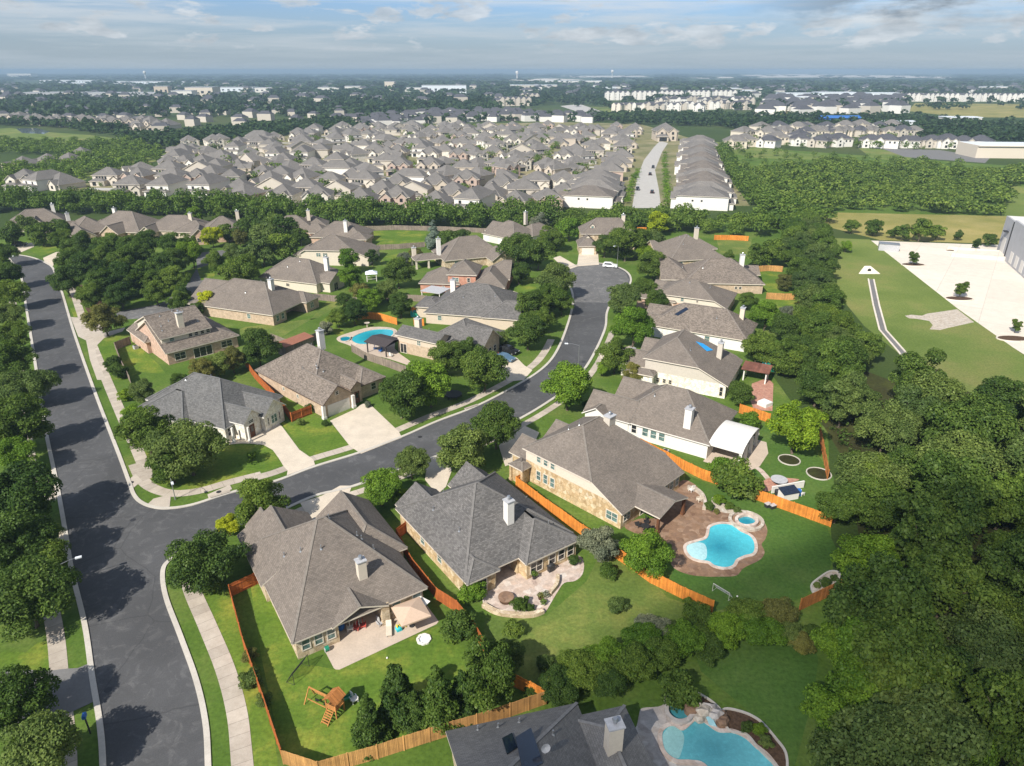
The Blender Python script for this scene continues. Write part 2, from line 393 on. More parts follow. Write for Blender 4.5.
def strip(name, line, d0, d1, z, mat, h=0.0):
    a = offset(line, d0); b = offset(line, d1); m = MB()
    for i in range(len(a)-1):
        p, q, r, s = a[i], a[i+1], b[i+1], b[i]
        m.poly([(p.x,p.y,z+h),(q.x,q.y,z+h),(r.x,r.y,z+h),(s.x,s.y,z+h)])
        if h > 0:
            m.poly([(p.x,p.y,z),(q.x,q.y,z),(q.x,q.y,z+h),(p.x,p.y,z+h)]); m.poly([(r.x,r.y,z),(s.x,s.y,z),(s.x,s.y,z+h),(r.x,r.y,z+h)])
    o = m.build(name, mat)
    bm = bmesh.new(); bm.from_mesh(o.data)
    for f in bm.faces:
        if abs(f.normal.z) > .9 and f.normal.z < 0: f.normal_flip()
    bm.to_mesh(o.data); bm.free()
    if h == 0:
        uv = o.data.uv_layers[0].data; acc = [0]
        for i in range(len(a)-1): acc.append(acc[-1]+((a[i+1]-a[i]).length+(b[i+1]-b[i]).length)/2)
        mp = {}
        for i in range(len(a)): mp[(round(a[i].x,3),round(a[i].y,3))] = (acc[i],d0); mp[(round(b[i].x,3),round(b[i].y,3))] = (acc[i],d1)
        for lp in o.data.loops:
            c = o.data.vertices[lp.vertex_index].co; k = mp.get((round(c.x,3),round(c.y,3)))
            if k: uv[lp.index].uv = (k[0], k[1]+20)
    return struct(o)

g = MB(); S_ = 52000.0
g.poly([(-S_,-300,0),(S_,-300,0),(S_,S_,0),(-S_,S_,0)]); struct(g.build('ground', M['ground']))

# the neighbourhood's grass
sheet('lawn', [(-250,232),(0,232),(300,222),(755,222),(800,235),(822,300),(822,345),(770,372),(790,400),(828,430),(832,560),(838,610),(850,680),(800,800),(760,900),(-180,900)], .012, M['lawn'])
sheet('woodland_floor', [(800,378),(820,360),(850,365),(900,384),(1100,380),(1250,900),(830,900),(850,800),(868,700),(862,640),(862,560),(850,470),(815,412)], .014, M['soil'])
# left road
Lk = C(0,230,7.66,[(-160,330),(20,225),(70,215),(110,260),(160,330),(180,400),(205,560),(240,766)])+C(0,370,3.83,[(150,30),(180,220),(225,430),(260,620),(285,766)])+C(0,566,3.83,[(335,220),(365,420),(395,600),(408,766),(412,1100)])
Rk = C(0,230,7.66,[(-160,205),(60,192),(150,195),(250,215),(340,252),(395,290),(425,370),(470,490),(550,766)])+C(0,180,3.83,[(340,766)])+C(0,370,3.83,[(400,200),(450,330),(490,440)])
Nk = C(0,370,3.83,[(490,440),(505,480),(530,508),(575,528),(640,535),(740,520),(880,475)])+[(276,482),(315,467.5),(360,453.5),(401.5,438),(438,422),(474.5,408),(510,390),(541,371),(557,353),(568,327),(574,303),(572,289),(565,279),(563,271),(571,267),(583,264.5),(600,263.5),(615,266.5),(626,272),(630,280),(625,290),(613,299),(606,312),(603.5,330),(588,362),(568,386),(548,401),(519.6,418),(480,437),(438,455),(354.4,485),(315,495)]+[(268,515),(214,533),(187,547),(168,560),(160.5,572)]+C(0,566,3.83,[(625,120),(680,270),(740,440),(775,600),(785,766),(792,1100)])
iN = 7
Lw = smooth([G(*p) for p in Lk]); Rw = smooth([G(*p) for p in Rk]); Nw = smooth([G(*p) for p in Nk])
road_pts = Lw+list(reversed(Rw+Nw[1:]))
sheet('road', None, .024, M['asphalt'], road_pts)
# the worn turning circle
sheet('turning_circle', [(573,302),(570,288),(565,279),(563.6,271.5),(571.5,267.6),(583,265.2),(600,264.2),(614.5,267.2),(625.5,272.4),(629,280),(624,290),(612.5,299),(606.5,303)], .029, M['asphalt_old'])
def px_i(line, px):  # index on a smoothed line nearest to a ground pixel
    p = G(*px); return min(range(len(line)), key=lambda i: (line[i]-p).length)
# kerbs: Lw runs towards the camera with the verge on its right (-), Rw the same with the verge on its left (+)
strip('kerb', Lw, 0, -.55, .026, M['kerb'], .1)
strip('kerb', Rw, 0, .55, .026, M['kerb'], .1)
strip('kerb', Nw, 0, .55, .026, M['kerb'], .1)
strip('sidewalk', Lw[px_i(Lw, (26,300)):], -2.3, -4.0, 0.0382, M['walk'])
strip('sidewalk', Rw[px_i(Rw, (52,268)):px_i(Rw, (128,485))+1], 2.1, 3.9, 0.0404, M['walk'])
k0 = 2; k1 = px_i(Nw, (541,371)); 
corner = smooth([G(*p) for p in C(0,370,3.83,[(515,360),(545,420),(590,455),(660,473),(760,464),(880,430),(1000,400)])])
strip('sidewalk', corner, -.9, .9, 0.0426, M['walk'])
strip('sidewalk', Nw[px_i(Nw, (262,486)):px_i(Nw, (563,335))], 2.0, 3.7, 0.0448, M['walk'])
strip('sidewalk', Nw[px_i(Nw, (604,330)):px_i(Nw, (270,514))], 1.5, 2.9, 0.0470, M['walk'])
strip('sidewalk', Nw[px_i(Nw, (161,574)):], 2.2, 4.1, 0.0492, M['walk'])
# kerb ramps where the corner walk meets the kerb
sheet('ramp', C(140,430,6.4,[(78,470),(125,440),(155,452),(108,488)]), 0.0550, M['drive_grey'])
sheet('apron', C(0,370,3.83,[(490,425),(520,398),(545,425),(512,452),(500,468)]), 0.0580, M['apron'])
sheet('apron', C(0,370,3.83,[(588,494),(655,476),(650,524),(610,530),(560,520)]), 0.0610, M['apron'])
sheet('apron', C(140,430,6.4,[(432,415),(575,352),(590,380),(440,442)]), 0.0640, M['apron'])
# driveways
def drive(px, m='drive', z=.066): return sheet('driveway', px, z, M[m])
drive(C(140,430,6.4,[(570,95),(640,88),(700,88),(790,97),(850,130),(890,185),(918,232),(945,262),(940,292),(1120,224),(1110,190),(1020,128),(910,-20),(865,-62),(770,-40),(560,10)]))
drive([(330,421),(356,409),(362,404),(369.5,404),(399,432),(402,438),(361,454),(350,446.5)])
drive(C(340,290,5.12,[(870,340),(905,348),(945,388),(985,412),(940,462),(860,470),(840,440),(780,400)]))
drive([(579,253),(598,253),(599,265),(577,266.5)])
drive([(553,258),(560,256),(578,266.5),(566,270.5)])
drive([(427.7,459),(441,455),(452,470),(446,487),(437,495),(425,480)])
drive([(300,503),(322,496),(340,486),(352,486),(340,520),(310,520)])
drive(C(500,370,3.83,[(-5,290),(95,215),(150,240),(110,330),(20,370)]))
drive([(618,350),(633,345),(640,358),(604,366),(598,352)])
drive([(486,293),(510,290),(536,300),(545,309),(530,312),(512,300)])
drive(C(0,230,7.66,[(50,170),(160,120),(270,90),(260,130),(130,185),(60,195)]))
drive(C(0,230,7.66,[(330,215),(430,170),(520,165),(570,130),(620,120),(610,150),(500,190),(430,240),(400,285),(345,255)]))
drive(C(0,370,3.83,[(110,215),(170,185),(182,235),(125,250)]))
drive(C(0,370,3.83,[(130,440),(205,378),(222,445),(215,500),(140,500)]))
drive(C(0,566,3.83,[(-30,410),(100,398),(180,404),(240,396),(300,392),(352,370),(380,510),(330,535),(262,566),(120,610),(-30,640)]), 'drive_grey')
drive(C(0,370,3.83,[(165,640),(240,615),(262,700),(170,680)]))
# side street behind the corner park
sheet('road', [(196,253),(235,249),(238,256),(226,262),(215,272),(204,288),(192,305),(150,318),(118,320),(116,312),(160,304),(185,288),(197,268)], .02, M['asphalt_old'])
sheet('road', [(70,286),(92,284),(118,320),(100,330)], .019, M['mulch'])
sheet('sidewalk', C(0,180,3.83,[(330,615),(400,585),(480,565),(470,580),(400,605),(365,640),(370,680),(405,766),(372,766),(345,690)]), .042, M['apron'])
sheet('bare_path', C(0,180,3.83,[(270,525),(335,530),(390,560),(395,590),(330,615),(300,600)]), .036, M['apron'])

# lawns that are clearly greener, drier or darker than the rest
nL = [0]
def lawn(px, m='lawn_vivid', z=None):
    nL[0] += 1; return sheet('lawn', px, z if z is not None else .0145+.0003*nL[0], M[m])
lawn(C(140,430,6.4,[(5,240),(40,320),(110,380),(215,405),(330,398),(480,355),(640,305),(830,250),(915,228),(860,140),(790,97),(600,95),(300,0),(60,40)]))
lawn([(279,421),(292,425),(312,416),(330,422),(350,446),(318,459),(309,455)])
lawn([(262,369),(268,368),(322,413),(310,417),(293,421),(276,402)])
lawn([(378,412),(430,385),(500,350),(512,357),(505,372),(460,398),(405,426),(398,432)], 'lawn')
lawn(C(150,550,5.1,[(215,225),(405,205),(470,400),(610,766),(660,1150),(420,1150),(400,766),(340,560),(260,380)]))
lawn(C(250,566,3.83,[(0,60),(120,30),(180,370),(320,395),(720,230),(800,300),(1000,500),(700,640),(490,700),(265,755),(120,720),(40,330)]), 'lawn_vivid')
lawn(C(500,566,3.83,[(-60,200),(180,190),(330,60),(380,-40),(520,-20),(640,120),(820,180),(560,330),(330,330),(170,470),(-60,470)]), 'lawn_dry')
lawn(C(650,470,5.105,[(180,20),(300,70),(520,150),(640,190),(900,290),(950,400),(900,560),(760,660),(600,680),(320,720),(100,560),(150,440)]), 'lawn_back')
lawn(C(720,400,5.47,[(120,110),(270,130),(500,250),(620,420),(640,640),(560,680),(200,540),(90,330)]), 'lawn_back')
lawn(C(740,580,7.66,[(-380,460),(0,420),(300,400),(560,440),(600,620),(560,900),(400,1500),(120,1400),(60,1000),(-300,700)]), 'lawn_back')
lawn([(112,345),(126,380),(140,372),(166,374),(160,366),(140,347),(128,340)])
lawn(C(0,180,3.83,[(365,610),(470,570),(510,620),(480,660),(440,620),(500,766),(405,766),(368,680)]))
lawn(C(0,180,3.83,[(268,490),(350,480),(352,520),(285,530)]))
lawn([(236,331),(245,327),(318,318),(342,303),(332,296),(310,320),(275,341),(262,352)], 'lawn_dry')
lawn([(363,231),(426,231),(426,246),(372,249)])
lawn([(380,258),(410,250),(418,262),(400,270)])
lawn([(320,322),(352,300),(420,312),(380,318),(340,330),(390,366),(404,368),(350,345)])
lawn([(752,270),(784,275),(798,296),(766,294)])
lawn([(745,302),(770,297),(798,302),(802,318),(790,330),(760,325)])
lawn([(716,237),(752,239),(748,256),(720,254)], 'lawn_dry')
lawn(C(400,210,5.12,[(590,370),(640,340),(720,340),(690,420),(600,420)]))
lawn(C(0,180,3.83,[(755,340),(840,310),(820,370),(770,385)]))
lawn([(20,246),(50,240),(60,250),(40,256)])
lawn(C(0,566,3.83,[(100,330),(150,290),(218,290),(235,395),(90,400),(-40,380),(-60,330)]))
# right: mown field, concrete lot, drain, dry field
lawn(C(760,180,3.83,[(215,220),(420,228),(760,495),(1010,670),(1060,900),(650,760),(400,560),(300,440),(235,330)]), 'field')
sheet('lot', C(760,180,3.83,[(425,232),(780,245),(1400,262),(2200,560),(2000,900),(1060,700),(820,545),(755,495)]), .016, M['lot'])
sheet('rubble', C(760,180,3.83,[(555,520),(580,516),(620,520),(640,512),(690,505),(755,495),(820,545),(760,558),(715,568),(690,575),(650,572),(662,556),(648,540),(600,532),(570,530)]), .026, M['rock'])
lawn([(812,212),(905,214),(1100,218),(1100,250),(1000,244),(880,240),(832,228)], 'drygrass', .01)
lawn([(1000,185),(1100,187),(1100,222),(1002,216)], 'field', .008)
m = MB(); pl = [G(*p) for p in C(760,180,3.83,[(425,380),(445,480),(470,575),(540,655),(600,730),(640,790)])]
strip('drain_channel', pl, -.55, .55, .03, M['drive_grey'])
strip('drain_kerb', pl, .55, .95, .03, M['lot'], .12); strip('drain_kerb', pl, -.95, -.55, .03, M['lot'], .12)
# ================================================================== HOUSES
def clip(poly, a, b, c):
    """keep a*x+b*y+c <= 0"""
    out = []
    for i in range(len(poly)):
        p, q = poly[i], poly[(i+1) % len(poly)]
        dp = a*p[0]+b*p[1]+c; dq = a*q[0]+b*q[1]+c
        if dp <= 1e-9: out.append(p)
        if (dp < -1e-9 and dq > 1e-9) or (dp > 1e-9 and dq < -1e-9):
            t = dp/(dp-dq); out.append((p[0]+(q[0]-p[0])*t, p[1]+(q[1]-p[1])*t))
    return out
class Block:
    """a rectangle under a roof; each side has an eave height (or None for a gable) and a pitch"""
    def __init__(s, x0, y0, x1, y1, S=2.9, N=2.9, Wt=2.9, E=2.9, p=.65, pS=None, pN=None, pW=None, pE=None, walls=True, porch=None, split=None, oh=.45):
        s.r = (x0, y0, x1, y1); s.walls = walls; s.porch = porch; s.split = split; s.oh = oh
        s.pl = {}
        if S is not None: q = pS or p; s.pl['S'] = (0, q, S-q*y0)
        if N is not None: q = pN or p; s.pl['N'] = (0, -q, N+q*y1)
        if Wt is not None: q = pW or p; s.pl['W'] = (q, 0, Wt-q*x0)
        if E is not None: q = pE or p; s.pl['E'] = (-q, 0, E+q*x1)
    def z(s, x, y): return min(a*x+b*y+c for a, b, c in s.pl.values())
    def inner(s):
        x0, y0, x1, y1 = s.r; o = s.oh; return x0+o, y0+o, x1-o, y1-o
def roof_into(m, b, dz, cap=False):
    x0, y0, x1, y1 = b.r; th = .2
    for k, (a, bb, c) in b.pl.items():
        poly = [(x0,y0),(x1,y0),(x1,y1),(x0,y1)]
        for k2, (a2, b2, c2) in b.pl.items():
            if k2 != k and poly: poly = clip(poly, a-a2, bb-b2, c-c2)
        if len(poly) < 3: continue
        zf = lambda p: a*p[0]+bb*p[1]+c+dz
        for i in range(len(poly)):   # ridge and hip cappings
            p, q = poly[i], poly[(i+1) % len(poly)]
            onb = any(abs(p[ax]-v) < 1e-6 and abs(q[ax]-v) < 1e-6 for ax, v in ((0,x0),(0,x1),(1,y0),(1,y1)))
            if not onb and (p < q) and cap: m.bar((p[0],p[1],zf(p)+.015), (q[0],q[1],zf(q)+.015), .3, .07, 2)
        m.poly([(p[0],p[1],zf(p)) for p in poly], 0)
        m.poly([(p[0],p[1],zf(p)-th) for p in reversed(poly)], 1)
        for i in range(len(poly)):
            p, q = poly[i], poly[(i+1) % len(poly)]
            on = (abs(p[0]-q[0]) < 1e-6 and (abs(p[0]-x0) < 1e-6 or abs(p[0]-x1) < 1e-6)) or (abs(p[1]-q[1]) < 1e-6 and (abs(p[1]-y0) < 1e-6 or abs(p[1]-y1) < 1e-6))
            if on: m.poly([(p[0],p[1],zf(p)-th),(q[0],q[1],zf(q)-th),(q[0],q[1],zf(q)),(p[0],p[1],zf(p))], 1)
def wall_poly(m, b, p, q, split, zlo=0.0):
    """one wall from p to q (outward on the right hand side of p->q) up under the roof"""
    n = 24; prof = []
    for i in range(n+1):
        t = i/n; x = p[0]+(q[0]-p[0])*t; y = p[1]+(q[1]-p[1])*t; prof.append((t, b.z(x, y)-.12))
    keep = [prof[0]]
    for i in range(1, n):
        if abs((prof[i][1]-prof[i-1][1])-(prof[i+1][1]-prof[i][1])) > 1e-6: keep.append(prof[i])
    keep.append(prof[-1])
    poly = [(0, zlo), (1, zlo)]+[(t, z) for t, z in reversed(keep)]
    parts = [(poly, 0)]
    if split is not None:
        parts = [(clip(poly, 0, 1, -split), 0), (clip(poly, 0, -1, split), 1)]
    for pp, mi in parts:
        if len(pp) >= 3: m.poly([(p[0]+(q[0]-p[0])*t, p[1]+(q[1]-p[1])*t, z) for t, z in pp], mi)
def walls_into(m, b, dk):
    x0, y0, x1, y1 = b.inner(); x0 += dk; y0 += dk; x1 -= dk; y1 -= dk
    sp = b.split
    if b.porch:
        u0, u1, d = b.porch; a0, a1 = x0+u0, x0+u1
        wall_poly(m, b, (x0,y0), (a0,y0), sp); wall_poly(m, b, (a1,y0), (x1,y0), sp)
        for (p, q) in (((a0,y0),(a0,y0+d)), ((a0,y0+d),(a1,y0+d)), ((a1,y0+d),(a1,y0))):
            m.poly([(p[0],p[1],0),(q[0],q[1],0),(q[0],q[1],2.7),(p[0],p[1],2.7)], 0)
        m.poly([(a0,y0,2.7),(a1,y0,2.7),(a1,y0+d,2.7),(a0,y0+d,2.7)], 1)
        m.poly([(a0,y0,2.45),(a1,y0,2.45),(a1,y0,2.72),(a0,y0,2.72)], 1)
    else: wall_poly(m, b, (x0,y0), (x1,y0), sp)
    wall_poly(m, b, (x1,y0), (x1,y1), sp); wall_poly(m, b, (x1,y1), (x0,y1), sp); wall_poly(m, b, (x0,y1), (x0,y0), sp)

def opening(root, b, side, u, z, w, h, kind, n=1, frame='trim'):
    """window, door or garage door set in a wall; a pane is its sub-part"""
    x0, y0, x1, y1 = b.inner()
    if side == 'S': o = Vector((x0+u, y0, 0)); ux = Vector((1,0,0)); nn = Vector((0,-1,0))
    elif side == 'N': o = Vector((x1-u, y1, 0)); ux = Vector((-1,0,0)); nn = Vector((0,1,0))
    elif side == 'W': o = Vector((x0, y1-u, 0)); ux = Vector((0,-1,0)); nn = Vector((-1,0,0))
    else: o = Vector((x1, y0+u, 0)); ux = Vector((0,1,0)); nn = Vector((1,0,0))
    def bx(m, a0, z0, a1, z1, d0, d1):
        P = [o+ux*a+nn*d for a, d in ((a0,d0),(a1,d0),(a1,d1),(a0,d1))]
        k = len(m.v)
        m.v += [(p.x,p.y,z0) for p in P]+[(p.x,p.y,z1) for p in P]
        for f in ((0,1,2,3),(7,6,5,4),(0,4,5,1),(1,5,6,2),(2,6,7,3),(3,7,4,0)): m.f.append(tuple(k+i for i in f)); m.m.append(0)
    fr = .13; m = MB()
    if kind in ('win', 'dark', 'french'):
        bx(m, 0, z, fr, z+h, -.02, .07); bx(m, w-fr, z, w, z+h, -.02, .07); bx(m, fr, z, w-fr, z+fr*.8, -.02, .08); bx(m, fr, z+h-fr*.8, w-fr, z+h, -.02, .07)
        for i in range(1, n): bx(m, w*i/n-.05, z+fr*.8, w*i/n+.05, z+h-fr*.8, -.02, .06)
        if kind != 'french': bx(m, fr, z+h*.5-.03, w-fr, z+h*.5+.03, -.02, .055)
        f = m.build('door' if kind == 'french' else 'window', M[frame], root)
        g = MB(); bx(g, fr, z+.1, w-fr, z+h-.1, -.02, .025); g.build('pane', M['glass_dark' if kind != 'win' else 'glass'], f)
    elif kind == 'door':
        bx(m, 0, z, w, z+h, -.02, .05); f = m.build('door', M['doorwood'], root)
        g = MB(); bx(g, w*.25, z+h*.45, w*.75, z+h*.9, .05, .07); g.build('pane', M['glass_dark'], f)
    elif kind == 'garage':
        ns = 4
        for i in range(ns): bx(m, 0, z+h*i/ns+.015, w, z+h*(i+1)/ns-.015, -.02, .06)
        bx(m, .02, z, w-.02, z+h, -.03, .03); m.build('garage_door', M['garage'], root)
def chimney(root, x, y, z0, z1, sx=1.25, sy=1.0, mat='cream'):
    m = MB(); m.box(x-sx/2, y-sy/2, z0, x+sx/2, y+sy/2, z1)
    c = m.build('chimney', M[mat], root)
    m = MB(); m.box(x-sx/2-.1, y-sy/2-.1, z1, x+sx/2+.1, y+sy/2+.1, z1+.14); m.build('cap', M['greymetal'], c)
    m = MB(); m.tube((x,y,z1+.14), (x,y,z1+.55), .16, .16); m.tube((x,y,z1+.55), (x,y,z1+.72), .28, .2); m.build('flue', M['metal'], c)
def vents(root, bl, pts):
    for x, y in pts:
        z = max(b.z(x, y) for b in bl if b.r[0] <= x <= b.r[2] and b.r[1] <= y <= b.r[3])
        m = MB(); m.tube((x,y,z-.1), (x,y,z+.55), .075, .075, 8); m.tube((x,y,z-.05), (x,y,z+.1), .2, .1, 8); m.build('roof_vent', M['metal'], root)
def house(name, label, O, rot, blocks, wall='stone', gable=None, roof='roof', trim='trim', wins=(), chims=(), vent=(), group=None, cat='house'):
    root = empty(name, (O[0], O[1], 0), R(rot), label, cat, group)
    mw = MB(); mr = MB()
    for i, b in enumerate(blocks):
        roof_into(mr, b, .013*i, True)
        if b.walls: walls_into(mw, b, .004*i)
    if mw.f: mw.build('wall', [M[wall], M[gable or wall]], root)
    mr.build('roof', [M[roof], M[trim], CAPM[roof]], root)
    for w in wins:
        bi, side, u, z, ww, hh, kind = w[:7]
        opening(root, blocks[bi], side, u, z, ww, hh, kind, w[7] if len(w) > 7 else 1, 'white' if trim == 'white' else 'trim')
    for c in chims: chimney(root, *c[:4], **(c[4] if len(c) > 4 else {}))
    vents(root, blocks, vent)
    return root
CAPM = {k: m_plain(k+'_capping', c, .93, .15, .2, 2.5) for k, c in (('roof',(.2,.175,.15)),('roof_dark',(.165,.155,.145)),('roof_tan',(.21,.18,.155)),('roof_slate',(.152,.15,.147)),('roof_grey',(.2,.195,.19)))}
def roof_hit(O, rot, blocks, px, lift=.05):
    """the point of a house's roof, in the house's own metres, found at a pixel"""
    z = 5.0; ca, sa = math.cos(R(rot)), math.sin(R(rot))
    for _ in range(60):
        p = G(px[0], px[1], z); x = (p.x-O[0])*ca+(p.y-O[1])*sa; y = -(p.x-O[0])*sa+(p.y-O[1])*ca
        zr = max([b.z(x, y) for b in blocks if b.r[0] <= x <= b.r[2] and b.r[1] <= y <= b.r[3]] or [3.0]); z += (zr-z)*.4
    return Vector((x, y, z+lift))
def roof_panel(name, root, O, rot, blocks, quad, mat, th=.07):
    c = roof_hit(O, rot, blocks, (sum(p[0] for p in quad)/len(quad), sum(p[1] for p in quad)/len(quad)))
    bb = max([b for b in blocks if b.r[0] <= c.x <= b.r[2] and b.r[1] <= c.y <= b.r[3]] or blocks, key=lambda b: b.z(c.x, c.y))
    A_, B_, C_ = min(bb.pl.values(), key=lambda q_: q_[0]*c.x+q_[1]*c.y+q_[2])
    class One:
        r = (-99,-99,99,99)
        def z(s, x, y): return A_*x+B_*y+C_
    v = [roof_hit(O, rot, [One()], p, .12) for p in quad]; m = MB()
    n_ = (v[1]-v[0]).cross(v[2]-v[0]); v = v if n_.z > 0 else v[::-1]; w = [p-Vector((0,0,th)) for p in v]
    m.poly(v); m.poly(w[::-1])
    for i in range(len(v)): j = (i+1) % len(v); m.poly([w[i], w[j], v[j], v[i]])
    return m.build(name, M[mat], root)
def posts(root, pts, h, r=.2, mat='stone', name='porch_post'):
    for x, y in pts:
        m = MB(); m.box(x-r, y-r, 0, x+r, y+r, h); m.box(x-r-.07, y-r-.07, 0, x+r+.07, y+r+.07, .5); m.build(name, M[mat], root)
B = Block; rnd = random.Random(3)
def rowwin(bi, side, us, z, w, h, kind='win', n=1): return [(bi, side, u, z, w, h, kind, n) for u in us]

# H1: corner house with patio umbrella
bl = [B(0,0,15.9,20,p=.72,pS=.43,pN=.72,porch=(4.7,9.9,3.2)), B(-.4,10.8,9,22.5,p=.6,N=None,S=None), B(9.5,8,17.1,20.8,p=.75,N=None), B(4.3,-.25,10.9,7,S=None,N=None,p=.42,walls=False), B(1,19,5.5,24,p=.9,N=None)]
h1 = house('brick_house', 'wide brown hip-roofed stone house with a patio umbrella behind and toys in its porch', (-23.2,54.9), 33, bl, 'stone', 'cream', 'roof',
  wins=rowwin(0,'S',[.5,1.9,3.3],.9,1.05,1.5)+rowwin(0,'S',[11.0,13.6],.9,1.2,1.5)+rowwin(0,'W',[12,15.5],1,1.3,1.4)+[(1,'W',2,1,1.3,1.4,'win'),(1,'N',2,0,5,2.3,'garage'),(0,'E',3,1,1.3,1.4,'win')],
  chims=[(9.6,4.0,4.0,6.9,dict(sx=1.0,sy=.85))], vent=[(4.6,10.3),(6.6,8.8),(11.3,9.6),(11.6,8.9),(12.3,7.0),(3,12),(9,12.6)])
posts(h1, [(10.6,.55)], 3.0, .45, 'stone', 'porch_pillar')
# H2: charcoal house, stone walls, curved patio
bl = [B(-8.4,1.6,8.2,20,p=.66,pS=.52,porch=(4.3,7.5,3.0)), B(-.6,0,8.2,12,p=.56), B(-8.4,1,-3.7,9,p=.56), B(-8.0,10,-1.4,20.9,p=.72,N=None,S=None), B(.5,10,7,21,p=.84,N=None,S=None)]
h2 = house('brick_house', 'charcoal-shingled stone house with a pale chimney and a curved flagstone patio behind', (2.2,68.0), 34.9, bl, 'gold', 'stone', 'roof_dark',
  wins=[(1,'S',.5,.6,2.0,1.7,'dark',2)]+rowwin(1,'S',[3.4,4.9,6.4],.7,1.15,1.6,'dark')+rowwin(0,'W',[6,10.5],1,1.2,1.4)+[(2,'S',1.4,.5,1.2,1.8,'dark'),(4,'N',1,0,4.6,2.3,'garage'),(3,'N',2,1,1.6,1.5,'win'),],
  chims=[(1.0,6.0,4.5,8.3,dict(sx=1.0,sy=1.0,mat='white'))], vent=[(-5.2,8),(-5.5,14.2),(5.3,3.2),(-3,15.8)])
# H3: two-storey gold stone house by the brown pool deck
bl = [B(0,0,15.5,19.1,S=2.9,N=5.6,Wt=5.6,E=4.6,pW=.53,pS=.485,pE=1.0,pN=.6,split=3.6), B(2.9,-4.1,10.0,4,S=None,N=None,p=.3,walls=False), B(1.0,16.5,7,23,p=.7,N=None,S=None), B(7.5,15,14.5,22,p=.7,N=None,S=None), B(-1.7,17.4,1.2,20.4,p=.3)]
h3 = house('brick_house', 'two-storey golden limestone house with an arched porch roof by the brown pool deck', (15.0,78.1), 44.9, bl, 'gold', 'cream', 'roof',
  wins=rowwin(0,'W',[2.2,3.6,5.0],4.1,1.0,1.2)+rowwin(0,'W',[2.2,3.6,5.0],1.0,1.0,1.7)+[(0,'W',15.6,.7,2.1,1.5,'win',2),(0,'S',.5,.9,1.6,1.3,'win',2)]+rowwin(0,'S',[10.2,11.8,13.3],.8,1.1,1.6,'win')+[(2,'N',.6,0,4.6,2.3,'garage'),(0,'S',4.5,0,2.2,2.2,'french',2)],
  chims=[(11.6,11.6,6.0,9.6,dict(sx=1.5,sy=1.2,mat='greige'))], vent=[(6,15),(7.4,14.1)])
posts(h3, [(3.3,-3.7),(9.6,-3.7)], 2.8, .18, 'doorwood'); posts(h3, [(-1.3,17.7),(-1.3,20.1)], 2.8, .22, 'gold')
# H4: pale house with a white barrel-roofed patio
bl = [B(0,0,14.5,18,p=.74), B(-.2,14,7,23,p=.75,N=None,S=None), B(8,14,15.2,21,p=.75,N=None,S=None), B(-1.2,17.5,3.5,22.8,Wt=None,S=2.9,N=2.9,p=.6)]
h4 = house('brick_house', 'white-walled house with a grey-brown hip roof and a white barrel-vaulted patio cover', (31.9,97.1), 56.2, bl, 'white', 'white', 'roof', 'white',
  wins=rowwin(0,'W',[5.6,7.1,8.6],.9,1.25,1.6,'win')+[(0,'W',3.6,.9,1.1,1.6,'dark'),(0,'S',3,0,2.4,2.2,'french',2),(1,'N',.8,0,4.8,2.3,'garage'),(0,'S',9,.9,2,1.5,'dark',2)],
  chims=[(2.0,4.6,3.0,7.4,dict(sx=1.2,sy=1.2,mat='white'))], vent=[(5,12),(5.6,12.6)])
m = MB(); n = 14   # barrel vault over the rear patio
for i in range(n):
    a0 = math.pi*i/n; a1 = math.pi*(i+1)/n
    p = [(5.0-4.7*math.cos(a), 3.0+1.05*math.sin(a)) for a in (a0, a1)]
    m.poly([(p[0][0],-5.2,p[0][1]),(p[1][0],-5.2,p[1][1]),(p[1][0],.3,p[1][1]),(p[0][0],.3,p[0][1])])
    m.poly([(p[0][0],-5.2,p[0][1]-.18),(p[0][0],-5.2,p[0][1]),(p[1][0],-5.2,p[1][1]),(p[1][0],-5.2,p[1][1]-.18)][::-1])
    m.poly([(p[0][0],-5.2,p[0][1]-.18),(p[0][0],.3,p[0][1]-.18),(p[1][0],.3,p[1][1]-.18),(p[1][0],-5.2,p[1][1]-.18)])
for x in (.3, 9.7): m.box(x-.16, -5.2, 2.82, x+.16, .3, 3.0)
m.build('patio_cover', M['white'], h4)
posts(h4, [(.5,-4.9),(3.5,-4.9),(6.5,-4.9),(9.5,-4.9)], 3.0, .22, 'white')
# H5: two-storey with blue tarp
bl = [B(0,0,14.9,17.1,S=2.9,N=5.6,Wt=5.6,E=3.5,pW=.42,pS=.45,pE=1.9,pN=.6,split=2.9), B(1.5,14.5,8,22.5,p=.7,N=None,S=None), B(8.5,14,15.5,20.5,p=.7,N=None,S=None), B(-2.2,14,1,20,p=.4)]
h5 = house('brick_house', 'two-storey white stone house with a blue tarp on its brown roof', (41.3,119.8), 62.2, bl, 'whitewall', 'greige', 'roof', 'trim',
  wins=rowwin(0,'S',[.6,2.4],.4,1.2,2.0,'dark')+[(0,'W',2.5,.8,.8,1,'dark'),(0,'W',3.8,.8,.8,1,'dark'),(0,'W',5.0,.8,.8,1,'dark'),(0,'W',15,.4,.8,2,'dark'),(1,'N',.8,0,4.6,2.3,'garage')],
  chims=[(9.5,4.0,4.0,7.9,dict(mat='greige'))], vent=[(5,9)])
roof_panel('tarp', h5, (41.3,119.8), 62.2, bl, [(696,342),(703,344),(713,350.5),(707,351.5)], 'tarp')
posts(h5, [(-1.7,14.5),(-1.7,17),(-1.7,19.5)], 2.7, .25, 'whitewall')
